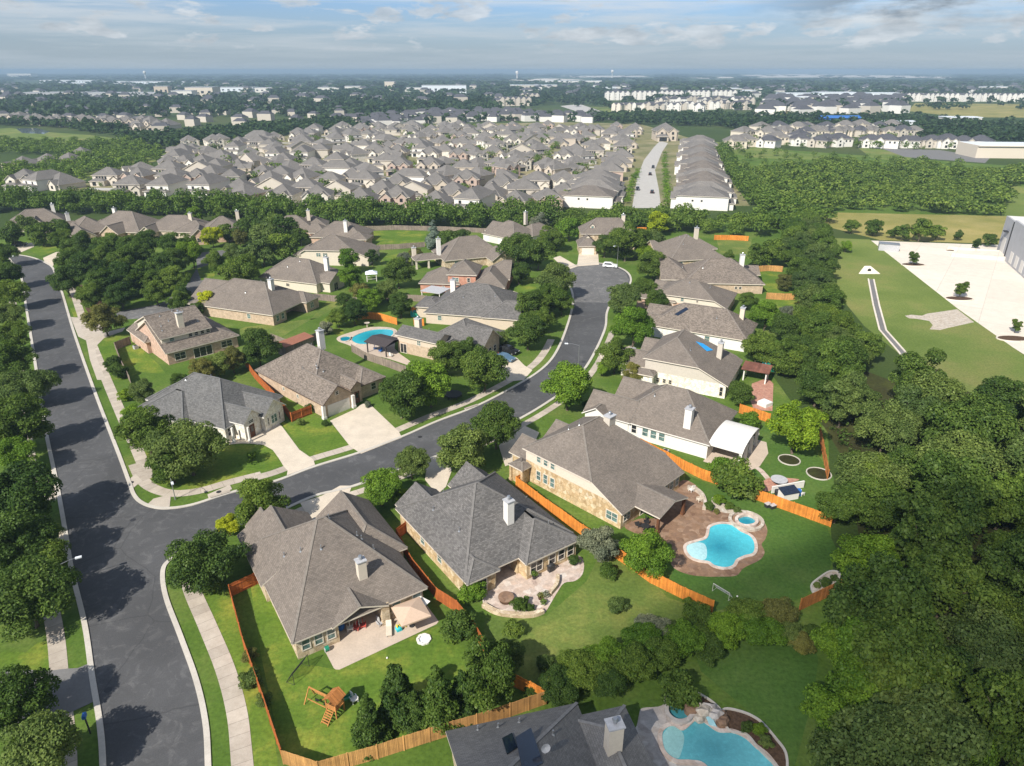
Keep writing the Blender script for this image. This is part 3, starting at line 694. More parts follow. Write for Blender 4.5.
# H6
bl = [B(0,0,13,23,p=.7), B(-.05,13,6,25,p=.6,N=None), B(7,16,13.4,26,p=.6,N=None)]
h6 = house('brick_house', 'low tan-shingled house with dark solar panels near its ridge', (52.5,144.2), 61.7, bl, 'white', 'white', 'roof_tan', 'trim',
  wins=rowwin(0,'W',[3,8,13],.9,1.3,1.5)+[(0,'S',3,.9,2,1.5,'dark',2),(1,'N',1,0,4.8,2.3,'garage')], chims=[(8.6,3.2,3,7.6)], vent=[(4,8),(9,14)])
roof_panel('solar_panel', h6, (52.5,144.2), 61.7, bl, [(674.5,314.5),(686,307.5),(688.5,309.5),(678,316)], 'solar')
# H7
bl = [B(-3,0,12.5,18.5,S=2.9,N=4.6,Wt=4.6,E=2.9,p=.5,split=2.7), B(-3.05,13,6,24,p=.5,N=None), B(6,14,13,22,p=.5,N=None)]
house('brick_house', 'taller rose-brick house with a cream upper wall beside the solar-panel roof', (55.7,169.3), 63.9, bl, 'brick_pink', 'cream', 'roof', 'trim',
  wins=[(0,'W',6,3.2,1,1,'win'),(0,'W',10,3.4,.7,.7,'dark'),(0,'W',3,.9,1.2,1.4,'win'),(0,'S',3,.9,2,1.4,'dark',2)], chims=[], vent=[(4,6),(2,11)])
# H8
bl = [B(-9,0,13.8,17,p=.62), B(-15,3,-5,19,p=.62,Wt=None), B(4,10,15,17.5,p=.5,E=None)]
house('brick_house', 'speckled tan-shingled house with a long tan brick side wall and one pale chimney', (57.7,189.7), -4.2, bl, 'brick_tan', 'brick_tan', 'roof_tan', 'trim',
  wins=[(0,'S',14,1.2,.9,.9,'dark'),(0,'S',15.2,1.2,.9,.9,'dark'),(0,'S',6,1,1.2,1.3,'win'),(0,'E',4,.8,2,1.5,'dark',2)], chims=[(8.6,8.5,5,9.2,dict(mat='white'))], vent=[(-3,5),(-8,10)])
# H9
bl = [B(-2,0,17.5,20,p=.62), B(-4.5,4,4,18,p=.62,Wt=None), B(9,12,21,23,p=.55)]
house('brick_house', 'plain brown-roofed house at the right end of the turning circle', (51.9,215.0), 12.9, bl, 'stone', 'stone', 'roof', 'trim',
  wins=[(0,'S',3,1,1.3,1.4,'win'),(0,'S',9,1,1.3,1.4,'win'),(1,'W',3,1,1.6,1.5,'dark')], chims=[(15,17,5,9.2,dict(mat='cream'))], vent=[(5,6),(6,11),(8,9)])
# H10
bl = [B(0,0,20,12,S=5.6,N=5.6,Wt=5.6,E=5.6,p=.75), B(-1.5,-7.5,5.3,2,p=.85), B(8,-2.5,14,5,S=5.6,N=None,Wt=5.6,E=5.6,p=.8)]
h10 = house('brick_house', 'two-storey stone house with roof dormers facing straight down the cul-de-sac', (24.2,242.1), 0, bl, 'stone', 'stone', 'roof', 'trim',
  wins=[(1,'S',.9,0,4.2,2.3,'garage'),(2,'S',1.6,3.2,1.6,1.5,'win',2),(0,'S',7,3.4,.9,1.3,'win'),(0,'S',15,3.2,1.6,1.4,'win'),(0,'S',15,.8,1.6,1.6,'win'),(2,'S',2,0,1.2,2.3,'door')], chims=[(15.5,6.5,8,10.9,dict(mat='cream'))])
for x, y, z in ((4.2,2.2,7.4),(16,2.2,7.4),(1.9,-4.8,4.8)):
    m = MB(); m.poly([(x-.8,y,z-.6),(x+.8,y,z-.6),(x+.8,y,z+.5),(x,y,z+1.2),(x-.8,y,z+.5)], 0)
    m.poly([(x-.8,y,z-.6),(x-.8,y,z+.5),(x-.8,y+2.4,z+.5),(x-.8,y+1,z-.6)], 0); m.poly([(x+.8,y,z-.6),(x+.8,y+1,z-.6),(x+.8,y+2.4,z+.5),(x+.8,y,z+.5)], 0)
    m.poly([(x-1,y-.15,z+.4),(x,y-.15,z+1.3),(x,y+2.6,z+1.3),(x-1,y+2.6,z+.4)], 1); m.poly([(x+1,y-.15,z+.4),(x+1,y+2.6,z+.4),(x,y+2.6,z+1.3),(x,y-.15,z+1.3)], 1)
    d = m.build('dormer', [M['cream'], M['roof']], h10)
    m = MB(); m.box(x-.4, y-.03, z-.35, x+.4, y-.008, z+.45); m.build('pane', M['glass'], d)
# H11
bl = [B(0,0,14,16.5,p=.66), B(9,-1,23,9,p=.6), B(4,8,13,19,p=.66,N=None)]
house('brick_house', 'house with pale garage side and one tall grey chimney, left of the dormered house', (.7,245.0), 46.8, bl, 'white', 'cream', 'roof', 'trim',
  wins=[(0,'W',3,0,4.5,2.3,'garage'),(0,'S',3,1,1.4,1.4,'win'),(1,'S',6,1,1.4,1.4,'win')], chims=[(15,8,5,9.6,dict(mat='greige'))])
# H12
bl = [B(0,0,21,15,p=.74), B(14,-6,22.5,6,p=.7,S=None), B(-8.5,3.5,1,10,p=.4,walls=False)]
h12 = house('brick_house', 'big brown hip roof with an open porch wing and two pale chimneys', (-21.5,215), 21.8, bl, 'stone', 'stone', 'roof', 'trim',
  wins=[(0,'S',3,1,1.4,1.4,'win'),(0,'W',4,0,2,2.2,'french',2)], chims=[(.2,6.5,2.9,8.6,dict(mat='white')),(-7.4,9,2.0,5.8,dict(mat='cream'))])
posts(h12, [(-8,4),(-8,9.5),(-4,4)], 2.9, .25, 'cream')
# H13
bl = [B(0,0,8.8,11,S=5.6,N=5.6,Wt=5.6,E=5.6,p=.66), B(-8,-.3,4,11,p=.6), B(7,-2.4,17,14,p=.66), B(9,6,17.5,18,p=.7,E=None)]
house('brick_house', 'two-storey red brick house with a brown hip roof', (-18.6,189.4), -6.1, bl, 'brick_red', 'brick_red', 'roof', 'trim',
  wins=[(0,'S',1.4,3.4,1.7,1.3,'win',2),(0,'S',5.4,3.4,1,1.3,'dark'),(1,'S',6.2,.9,.9,1.3,'win'),(2,'E',5,.4,1.6,2.2,'win',2)], vent=[(2,4)])
# H14
bl = [B(0,0,23.5,18.7,p=.6), B(15,-.4,24.5,10,p=.6,E=None), B(-4,4,3,13,p=.35)]
house('brick_house', 'large dark-shingled house with tan side walls, behind the small pool house', (-22.1,164), -12.9, bl, 'tanwall', 'tanwall', 'roof_dark', 'trim',
  wins=[(0,'S',3,1,1.2,1.3,'win'),(0,'S',10,1,1.2,1.3,'win'),(0,'W',4,0,2,2.2,'french',2)], chims=[(4.6,10.5,4,8.6,dict(mat='white'))], vent=[(9,5),(17,6)])
# H15
bl = [B(-2.5,-.2,9.2,8,S=4.2,N=3.2,Wt=None,E=None,p=.45,split=2.6), B(3,3,16,17,p=.62), B(11.5,4.5,18.2,12,S=3.6,N=3.6,Wt=None,E=None,p=.8), B(8.6,.2,13,6,p=.7,S=None)]
h15 = house('brick_house', 'tan house with a kidney pool and a dark pergola beside it', (-24.0,143.8), -30.4, bl, 'brick_tan', 'tanwall', 'roof_dark', 'trim',
  wins=[(0,'S',.6,0,1.9,2.3,'french',2),(0,'S',5.4,2.6,1.1,1.2,'win',2),(2,'E',2,1,1.2,1.5,'dark'),(2,'E',4,1,1.2,1.5,'dark'),(3,'S',.8,1,1.2,1.4,'dark')], chims=[(-1.2,6.8,2.5,6.0,dict(sx=1.4,sy=1.1,mat='cream'))], vent=[(4,4)])
# H16
bl = [B(0,0,7.0,12,S=None,N=None,p=.8), B(0,3.6,15.7,24,p=.7), B(9.4,1.8,15.7,9,p=.62), B(6.7,.9,9.9,8,S=None,N=None,Wt=3.4,E=3.4,p=.75)]
h16 = house('brick_house', 'tan brick house with a double garage and broad driveway, red-orange fence at its side', (-34.1,111.6), 47.8, bl, 'brick_tan', 'brick_tan', 'roof_tan', 'trim_dark',
  wins=[(0,'S',.7,0,4.8,2.3,'garage'),(0,'S',2.6,3.7,.8,.8,'dark'),(2,'S',2.4,1,1.3,1.5,'dark'),(3,'S',.6,0,1.1,2.4,'door'),(1,'W',9,1.3,.8,.8,'win'),(1,'W',14,1.3,.8,.8,'win')],
  chims=[(11.2,16.4,6.2,10.2,dict(sx=1.25,mat='white'))], vent=[(5.5,7.5),(4.8,8.4),(5.2,9.2),(3.6,11.5),(9,16.5),(10,15.4),(10.4,14.6),(8.3,18.4)])
posts(h16, [(6.6,.2),(.2,.3)], 2.6, .28, 'white', 'pillar')
# H17
bl = [B(.2,1,14.6,21.5,p=.72), B(2.0,-1.6,6.6,8,S=None,N=None,Wt=3.4,E=3.4,p=.85), B(5.9,-2.4,11.6,9,S=None,N=None,Wt=3.1,E=3.1,p=.85), B(-1.2,9,9,20.5,p=.6), B(3,17,12,23,p=.6)]
h17 = house('brick_house', 'slate-grey corner house with twin cream gables and a curved driveway', (-47.6,102), 65.9, bl, 'whitewall', 'whitewall', 'roof_slate', 'white',
  wins=[(1,'S',1.0,0,1.2,2.4,'door'),(2,'S',1.5,.8,1.6,1.7,'win',2),(2,'S',.6,.8,.5,1.7,'dark'),(2,'S',3.4,.8,.5,1.7,'dark'),(0,'S',11.6,.9,1.6,1.5,'dark',2),(1,'S',.9,2.7,1.4,.7,'dark'),(0,'S',.4,.9,.9,1.6,'dark')], vent=[(9,12),(6,15),(10,18)])
posts(h17, [(2.5,-1.9),(1.2,.4)], 2.8, .16, 'white')
# H18
bl = [B(0,2.2,11.3,18,S=5.5,N=5.5,Wt=None,E=None,p=.42,split=2.7), B(-.15,0,16.2,19.5,Wt=None,p=.5), B(3,14,9,23,p=.7,N=None), B(-1,10,5,22,p=.6,N=None)]
h18 = house('brick_house', 'two-storey rose brick house with a strip of dormer windows above a lower back roof', (-73.8,136.6), 44.4, bl, 'brick_pink', 'cream', 'roof_tan', 'trim',
  wins=rowwin(0,'S',[5.6,6.9,8.2,9.5],4.3,1.0,.95,'dark')+[(1,'S',1.4,.6,2.4,1.7,'dark',2),(1,'S',5.4,0,4.2,2.3,'french',3),(1,'S',11.6,.7,2.6,1.6,'dark',2),(0,'W',5,3.6,.9,1.2,'win'),(0,'S',1.5,4.3,1.2,.9,'win'),(0,'W',8,1,.7,1.0,'dark'),(0,'W',11,1,.7,1.0,'dark')],
  chims=[(5.6,4.6,5.5,9.6)], vent=[(2,6),(3,9),(6,9.8),(8,9),(1.6,4.6),(9.5,5),(4,7)])
# H19
bl = [B(0,0,17.2,27,p=.62,porch=(5,11.5,3.5)), B(4,12,16.5,30,p=.6,N=None), B(11.5,-1.5,17.6,6,p=.6)]
house('brick_house', 'brown-roofed tan brick house with a white chimney behind the two-storey rose brick house', (-58.9,161.7), 69.1, bl, 'brick_tan', 'cream', 'roof', 'trim',
  wins=[(0,'S',1,.7,1.2,1.6,'win'),(0,'S',3,.7,1.2,1.6,'win'),(2,'S',1.5,.7,1.5,1.6,'win',2),(0,'W',18,1,1.2,1.3,'win'),(2,'E',2,.8,1.2,1.5,'win')], chims=[(8.2,6.2,4.5,9.2,dict(mat='white'))], vent=[(5,12),(9,10)])
# H20
bl = [B(-10,0,10.5,14,p=.7), B(6,2,13.5,10,p=.55,E=None), B(-12,6,-2,17,p=.7)]
house('brick_house', 'brown hip-roofed house with a cream side wall, left of the white garden gazebo', (-65,192.8), -21, bl, 'cream', 'cream', 'roof', 'trim',
  wins=[(0,'S',3,1,1.2,1.3,'win'),(0,'S',9,1.1,1.3,.9,'dark'),(1,'E',2,0,2,2.2,'french',2)], chims=[(8.6,8.2,3.5,8.4,dict(mat='white'))], vent=[(-2,4),(1,6)])
# H21
bl = [B(0,0,23,15,S=5,E=2.9,Wt=4,N=4,p=.45,pE=.42,pW=.55,pN=.6), B(-3,2,5,14,p=.5), B(2,10,10,18,p=.6,N=None)]
house('brick_house', 'tall house with a butter-yellow end wall and a wide brown roof', (-69,220.9), -4.5, bl, 'cream', 'cream', 'roof', 'trim',
  wins=[(0,'S',5,2.8,1.6,1.3,'win',2),(0,'S',7.2,2.8,1.6,1.3,'win',2),(0,'S',12,1,1.4,1.4,'dark')], vent=[(6,6)])
# H22, H23
o = G(309,237,3)
house('brick_house', 'brown-roofed house with a small rose brick gable and white chimney, first below the tree belt', (o.x,o.y), -6, [B(0,0,20,15,p=.6), B(-1,2,7,10,Wt=None,S=4,N=4,p=.7), B(14,-2,22,6,p=.5)], 'brick_pink', 'brick_pink', 'roof', 'trim',
  wins=[(1,'W',3,1,1.4,1.4,'win'),(2,'S',2,.9,1.6,1.4,'dark',2)], chims=[(13,3,4,8.4,dict(mat='white'))])
o = G(266,232,3)
house('brick_house', 'brown roof almost hidden by trees with only a cream chimney standing clear', (o.x,o.y), 10, [B(0,0,18,15,p=.62), B(9,6,22,18,p=.6)], 'stone', 'stone', 'roof', 'trim', wins=[(0,'S',4,1,1.4,1.4,'win')], chims=[(15,9,5,8.8,dict(mat='cream'))])
# left row beyond the corner park
def rowhouse(px, rot, label, bl, wall, wins=(), chims=(), roof='roof'):
    o = G(px[0], px[1], 2.9); return house('brick_house', label, (o.x, o.y), rot, bl, wall, wall, roof, 'trim', wins=wins, chims=chims)
rowhouse((69,239), 40, 'house with a white garage door at the end of the pale driveways, left row', [B(0,0,9,22,S=None,p=.66), B(2,7,16,24,p=.66), B(-5,12,10,22,p=.66)], 'stone', [(0,'S',1.5,0,5,2.3,'garage'),(0,'W',5,1,1.4,1.4,'win')], [(4,20,5,8.6,dict(mat='white'))])
rowhouse((6,226), 28, 'first house of the left row, with a cream front gable among trees', [B(0,0,20,14,p=.66), B(7,-3,13,6,S=None,p=.85)], 'cream', [(1,'S',2,1,1.6,1.6,'win')], [(16,9,5,8.4,dict(mat='white'))])
rowhouse((84,230), -12, 'second house from the pale driveways, with a red-brown brick gable low on its front', [B(0,0,24,18,p=.66), B(10,-4,18,8,S=None,p=.75), B(-2,3,6,14,p=.66)], 'brick_tan', [(1,'S',3,1,1.6,1.4,'win')], [(2,15,5,8.4,dict(mat='white'))])
rowhouse((141,230.5), -4, 'house in the left row with a mustard front gable behind the dark corner trees', [B(0,0,22,15,p=.6), B(1,-4,7,7,S=None,p=.75), B(13,-2,26,10,p=.55)], 'tanwall', [(1,'S',2,1,1.6,1.4,'dark')], [(17,6,5,8.4,dict(mat='cream'))])
rowhouse((189,238), 20, 'house with a rose brick gable beside the yellow-green tree', [B(0,0,7,12,S=None,p=.85), B(3,2,20,18,p=.66)], 'brick_pink', [(0,'S',2,1,1.6,1.6,'dark'),(1,'S',8,1,1.4,1.4,'win')], [(17,16,4,8.6,dict(mat='cream'))])
# H25 bottom house seen from behind, solar panels
bl = [B(-4.6,-22,12.5,0,p=.64), B(11.5,-24,16.6,-1.4,p=.5), B(-2.5,-5,1.8,2.2,p=.5,walls=False)]
bl = [B(-.2,-20,12.5,0,p=.62,Wt=None), B(11.0,-24,16.8,-1.4,p=.45)]
h25 = house('brick_house', 'dark grey roof at the photo bottom with solar panels, satellite dish and cream chimney', (-5.9,44.4), 14.2, bl, 'stone', 'stone', 'roof_grey', 'trim',
  wins=[(0,'N',3,1,1.4,1.4,'dark'),(0,'N',8,0,2,2.2,'french',2)], chims=[(13.6,-6.2,3.2,7.0,dict(sx=1.3,sy=1.1,mat='cream'))], vent=[(4.4,-1.6),(2.6,-1.2),(6.4,-1.5),(8.6,-4.6),(9.3,-10.3)])
for qd in ([(502,739),(512,733.5),(517.5,748),(507,755)],[(515.5,738),(531,728.5),(543,764),(523,774)]): roof_panel('solar_panel', h25, (-5.9,44.4), 14.2, bl, qd, 'solar')
b0 = bl[0]; hp = roof_hit((-5.9,44.4), 14.2, bl, (545,754), 0); m = MB(); x, y, z = hp; m.tube((x,y,z), (x,y,z+.8), .04)
for i in range(12):
    a0, a1 = 2*math.pi*i/12, 2*math.pi*(i+1)/12
    m.poly([(x,y-.05,z+.85),(x+.4*math.cos(a0),y-.2+.1*math.sin(a0),z+.9+.42*math.sin(a0)),(x+.4*math.cos(a1),y-.2+.1*math.sin(a1),z+.9+.42*math.sin(a1))])
    m.poly([(x,y-.02,z+.85),(x+.4*math.cos(a1),y-.18+.1*math.sin(a1),z+.9+.42*math.sin(a1)),(x+.4*math.cos(a0),y-.18+.1*math.sin(a0),z+.9+.42*math.sin(a0))])
m.build('satellite_dish', M['greymetal'], h25)
# ================================================================== FENCES
def fence(label, px, mat, h=1.85, world=None, group=None):
    line = [G(*p) for p in px] if world is None else world
    root = empty('wooden_fence', line[0], 0, label, 'fence', group)
    o0 = line[0]; mb = MB(); rr = random.Random(len(label)); first = True
    for a, b in zip(line[:-1], line[1:]):
        d = b-a; ln = d.length; t = d/ln; nrm = Vector((-t.y, t.x, 0)); a0 = a-o0
        n = max(1, int(ln/.16))
        for i in range(n):
            p = a0+t*(ln*i/n); q = a0+t*(ln*(i+1)/n-.012); hh = h+rr.uniform(-.025, .025)+.04*math.sin(i*.11)
            k = len(mb.v)
            for z in (.04, hh):
                mb.v += [(p.x-nrm.x*.02,p.y-nrm.y*.02,z),(q.x-nrm.x*.02,q.y-nrm.y*.02,z),(q.x+nrm.x*.02,q.y+nrm.y*.02,z),(p.x+nrm.x*.02,p.y+nrm.y*.02,z)]
            for f in ((4,5,6,7),(0,1,5,4),(1,2,6,5),(2,3,7,6),(3,0,4,7)): mb.f.append(tuple(k+j for j in f)); mb.m.append(0)
        nb = max(1, round(ln/2.5))
        for z in (.4, h-.35):
            s = Vector((0,0,z)); mb.bar(a0+s+nrm*.05, b-o0+s+nrm*.05, .05, .09)
        for i in range(0 if first else 1, nb+1):
            p = a0+t*(ln*i/nb); m = MB(); m.box(p.x-.06, p.y-.06, 0, p.x+.06, p.y+.06, h+.07); m.build('post', M[mat], root)
        first = False
    mb.build('boards', M[mat], root); return root
fence('red-orange fence running along the street side of the umbrella house to the bottom corner', [(258,584),(231,597),(245,650),(265,707),(284,764)], 'fence_red')
fence('tan fence across the photo bottom behind the row of dark cedars', [(284,764),(319,776),(378,759),(430,742),(477,728),(510,717),(547,704)], 'fence_tan')
fence('short orange fence stub beside the shrubs at the upper end of the bottom fence', [(547,704),(530,695),(512,686)], 'fence_orange')
fence('red-orange fence between the umbrella house and the charcoal-roofed house', [(406,533),(397,540),(413,570),(437,600),(457,613),(474,634),(484,652)], 'fence_red')
fence('bright orange fence between the charcoal-roofed house and the gold stone house', [(529,480),(516,487),(548,511),(582.7,536),(604,550)], 'fence_orange')
fence('orange fence running downhill past the brown pool deck to the shrub hedge', [(604,550),(650,583),(684,600),(712,613)], 'fence_orange')
fence('bright orange fence between the gold stone house and the white barrel-patio house', [(640,448),(655,456),(703,480),(730,489),(753,499),(792,513),(830,527)], 'fence_orange')
fence('orange fence behind the small round tree beside the red brick patio', [(739,413),(755,418),(769,423)], 'fence_orange')
fence('rust-orange fence end seen edge-on against the dark wood', [(827,480),(823,458),(819,437)], 'fence_rust')
fence('rust-coloured fence beside the pale rock bed at the wood edge', [(799,611),(820,601),(839,592)], 'fence_rust')
fence('red-orange fence between the slate-grey house and the double-garage house', [(312,414),(292,422),(275,400),(255,379),(246,366)], 'fence_red')
fence('weathered fence between the double-garage house and the pool house', [(352,352),(366,360),(384,366),(406,374)], 'fence_grey')
fence('dark weathered fence behind the brown-roofed tan brick house', [(315,300),(337,302),(359,304)], 'fence_grey')
fence('weathered fence behind the dark green round tree and copper-roofed shed', [(272,341),(285,346),(298,349),(320,338)], 'fence_grey')
fence('weathered fence beside the footpath, left of the two-storey rose brick house', [(131,344),(116,350),(122,366),(131,384)], 'fence_grey')
fence('orange fence behind the kidney pool', [(352,321),(366,319),(380,320),(397,325)], 'fence_orange')
fence('short orange fence panel behind the colourful slide', [(414,325),(424,326)], 'fence_orange')
fence('grey fence below the long tree belt, behind the open lawn', [(362,231),(395,230),(440,231),(486,233)], 'fence_grey')
fence('grey fence between the open lawn and the gazebo yard', [(378,250),(400,249),(425,247)], 'fence_grey')
fence('grey fence above the kidney pool, beside the red brick house', [(386,299),(405,301),(427,302)], 'fence_grey')
fence('orange fence at the top right of the turning circle, below the tree belt', [(714,240),(730,240),(748,241)], 'fence_orange')
fence('short orange fence piece beside the yellow-green tree in the belt', [(637,232),(646,232)], 'fence_orange')
fence('tan fence behind the square lawn with a white-chimneyed house on its left', [(755,272),(768,271),(782,272)], 'fence_tan')
fence('tan fence in front of the square lawn, turning down into the trees', [(766,299),(782,300),(798,300),(801,314)], 'fence_tan')
fence('orange fence stub behind the slate-grey house', [(167,405),(176,410)], 'fence_red')

# ================================================================== POOLS, PATIOS, GARDEN THINGS
def wpts(px, n=6): return [(p.x, p.y) for p in smooth([G(*q) for q in px], n, True)]
def grow(pts, d):
    cx = sum(p[0] for p in pts)/len(pts); N = len(pts); out = []
    ar = sum(pts[i][0]*pts[(i+1) % N][1]-pts[(i+1) % N][0]*pts[i][1] for i in range(N)); sg = 1 if ar > 0 else -1
    for i in range(N):
        a, b = pts[i-1], pts[(i+1) % N]; t = Vector((b[0]-a[0], b[1]-a[1])).normalized()
        out.append((pts[i][0]+t.y*d*sg, pts[i][1]-t.x*d*sg))
    return out
def ring(m, pts, w, z0, z1, mi=0):
    q = grow(pts, w); N = len(pts)
    for i in range(N):
        j = (i+1) % N; a, b, c, d = pts[i], pts[j], q[j], q[i]
        m.poly([(a[0],a[1],z1),(d[0],d[1],z1),(c[0],c[1],z1),(b[0],b[1],z1)], mi)
        m.poly([(d[0],d[1],z0),(d[0],d[1],z1),(c[0],c[1],z1),(c[0],c[1],z0)][::-1], mi)
        m.poly([(a[0],a[1],z0),(b[0],b[1],z0),(b[0],b[1],z1),(a[0],a[1],z1)][::-1], mi)
def rel(pts, o): return [(p[0]-o[0], p[1]-o[1]) for p in pts]
def pool(label, px, water, coping, ledge=None, ledge_m='ledge', zc=.16, name='swimming_pool'):
    pts = wpts(px); o = (sum(p[0] for p in pts)/len(pts), sum(p[1] for p in pts)/len(pts))
    root = empty(name, (o[0], o[1], 0), 0, label, 'pool'); pts = rel(pts, o)
    m = MB(); m.poly([(p[0],p[1],.07) for p in (pts if sum(pts[i-1][0]*pts[i][1]-pts[i][0]*pts[i-1][1] for i in range(len(pts))) > 0 else pts[::-1])]); m.build('water', M[water], root)
    m = MB(); ring(m, pts, .42, .0, zc); m.build('coping', M[coping], root)
    if ledge:
        lp = rel(wpts(ledge), o); m = MB()
        if sum(lp[i-1][0]*lp[i][1]-lp[i][0]*lp[i-1][1] for i in range(len(lp))) < 0: lp = lp[::-1]
        m.poly([(p[0],p[1],.078) for p in lp]); m.build('tanning_ledge', M[ledge_m], root)
    return root
def disc(cx, cy, rx, n=20, ry=None):
    """ground circle (metres) round a pixel"""
    p = G(cx, cy); ry = ry or rx
    return [(p.x+rx*math.cos(2*math.pi*i/n), p.y+ry*math.sin(2*math.pi*i/n)) for i in range(n)]
def raised(name, label, cat, pts, z0, z1, mats, top=None):
    m = MB(); o = (sum(p[0] for p in pts)/len(pts), sum(p[1] for p in pts)/len(pts))
    m.prism(rel(pts, o), z0, z1, 0, 1 if len(mats) > 1 else None)
    return tag(m.build(name, [M[x] for x in mats], loc=(o[0], o[1], 0)), label, cat)
q = lambda pts: C(650,470,5.105,pts)
sheet('pool_deck', None, .03, M['flag_brown'], wpts(q([(150,60),(230,75),(270,140),(290,190),(350,210),(430,225),(560,250),(598,300),(590,350),(570,380),(585,420),(560,460),(480,500),(440,540),(360,545),(290,545),(200,535),(120,500),(100,440),(110,380),(40,370),(-60,330),(-130,290),(-60,250),(60,230)]), 4))
pool('turquoise free-form pool with a pale shallow ledge in the brown stone deck', q([(310,295),(360,278),(420,285),(460,315),(510,340),(532,380),(525,425),(480,440),(440,460),(420,490),(380,500),(330,490),(300,470),(250,462),(210,445),(188,415),(190,388),(230,372),(285,355),(300,330)]), 'water', 'flag_pink',
     q([(190,388),(230,372),(275,378),(290,410),(285,455),(250,462),(210,445),(186,412)]))
pool('round raised hot tub with a stone rim beside the turquoise pool', q([(450,255),(490,240),(530,255),(532,280),(490,290),(455,278)]), 'water', 'flag_pink', zc=.45, name='hot_tub')
m = MB(); o = G(*q([(490,265)])[0]); ring(m, [(2.0*math.cos(i*.314),1.9*math.sin(i*.314)) for i in range(20)], .45, 0, .4); tag(m.build('stone_seat_ring', M['rock'], loc=o), 'low stone ring around the round hot tub', 'stone ring')
def bed(label, px, mat, edge=None, z=.05, cat='garden bed'):
    pts = wpts(px); o = (sum(p[0] for p in pts)/len(pts), sum(p[1] for p in pts)/len(pts)); m = MB(); m.prism(rel(pts, o), .0, z, 0)
    r = tag(m.build('garden_bed', M[mat], loc=(o[0], o[1], .012)), label, cat)
    if edge: m = MB(); ring(m, rel(pts, o), .22, 0, .2); m.build('edging', M[edge], r)
    return r
bed('pale rock bed with small shrubs between the orange fence and the hot tub', q([(320,140),(380,175),(450,200),(455,215),(400,222),(345,208),(318,180)]), 'rock')
bed('pale rock bed at the right end of the green lawn', q([(830,590),(870,555),(920,525),(960,530),(950,570),(900,605),(850,630),(832,620)]), 'rock', 'kerb')
m = MB()   # curved low wall beside the deck
ln = smooth([G(*p) for p in q([(190,95),(230,105),(265,135),(280,175),(275,205)])]); a = offset(ln, -.25); b = offset(ln, .25); o = ln[0]
for i in range(len(ln)-1):
    P_ = [a[i]-o, a[i+1]-o, b[i+1]-o, b[i]-o]; m.prism([(p.x,p.y) for p in P_], 0, .55)
tag(m.build('garden_wall', M['rock'], loc=o), 'low curved stone wall with bright ornaments at the edge of the brown deck', 'garden wall')
# soccer goal
o = G(*q([(375,635)])[0]); a, b = G(*q([(318,618)])[0]), G(*q([(400,668)])[0]); t = (b-a); m = MB()
root = empty('soccer_goal', a, math.atan2(t.y, t.x), 'small white-framed goal lying on the lawn below the brown pool deck', 'goal'); w = t.length
for p, r in (((0,0,0),(0,0,1.2)),((w,0,0),(w,0,1.2)),((0,0,1.2),(w,0,1.2)),((0,0,0),(0,.9,0)),((w,0,0),(w,.9,0)),((0,.9,0),(w,.9,0)),((0,.9,0),(0,0,1.2)),((w,.9,0),(w,0,1.2))): m.tube(p, r, .022)
m.build('frame', M['white'], root); m = MB()
for i in range(1, 12): m.tube((w*i/12,0,1.2), (w*i/12,.9,0), .008, n=4)
for i in range(1, 7): m.tube((0,.9*i/7,1.2-1.2*i/7), (w,.9*i/7,1.2-1.2*i/7), .008, n=4)
m.build('net', M['greymetal'], root)
for x, y, l in ((445,648,'white football on the lawn beside the small goal'),):
    m = MB(); m.dome((0,0,.11), .11, .11, .11, low=-math.pi/2, rings=8); tag(m.build('football', M['white'], loc=G(*q([(x,y)])[0])), l, 'ball')
# lower right pool
q2 = lambda pts: C(620,680,5.69,pts)
sheet('pool_deck', None, .03, M['flag_grey'], wpts(q2([(130,160),(240,145),(280,70),(360,60),(470,120),(560,170),(600,270),(720,290),(860,420),(960,620),(500,700),(200,600),(90,430),(60,330),(95,260),(110,190)]), 4))
pool('light-blue pool with a boulder waterfall at the photo bottom', q2([(360,290),(440,230),(490,255),(560,300),(640,305),(710,335),(770,390),(840,450),(900,560),(800,640),(600,600),(480,480),(400,460),(320,455),(260,410),(240,340),(250,290),(300,265)]), 'water_teal', 'flag_pink',
     q2([(245,310),(290,265),(340,285),(365,330),(350,410),(325,450),(265,410),(242,350)]), 'ledge_teal')
pool('round stone-rimmed spa above the light-blue pool', q2([(280,160),(335,140),(390,160),(400,200),(370,235),(320,238),(280,205)]), 'water_teal', 'flag_grey', zc=.5, name='hot_tub')
bed('brown mulch bed curving beside the light-blue pool with a white edge', q2([(590,180),(690,190),(790,240),(880,340),(935,420),(935,520),(860,460),(790,390),(720,310),(620,285)]), 'mulch', 'kerb')
bed('dark bed behind the boulder waterfall with a white edge', q2([(262,120),(290,75),(370,60),(470,100),(540,150),(560,190),(400,150),(300,125)]), 'mulch', 'kerb')
o = G(*q2([(500,215)])[0]); root = empty('rock_waterfall', o, 0, 'brown boulder waterfall between the spa and the light-blue pool', 'waterfall'); rr = random.Random(5)
def boulder(name, root, c, s, mat, rr):
    bm = bmesh.new(); bmesh.ops.create_icosphere(bm, subdivisions=2, radius=1)
    sd = rr.uniform(0, 50)
    for v in bm.verts:
        k = 1+.22*math.sin(v.co.x*3+sd)*math.cos(v.co.y*4+sd)+.12*math.sin(v.co.z*6+sd*2)+rr.uniform(-.05, .05); v.co *= k
        v.co = Vector((v.co.x*s[0]+c[0], v.co.y*s[1]+c[1], max(-.05, v.co.z*s[2]+c[2])))
    me = bpy.data.meshes.new(name); bm.to_mesh(me); bm.free(); me.materials.append(M[mat])
    ob = bpy.data.objects.new(name, me); col.objects.link(ob); ob.parent = root; return ob
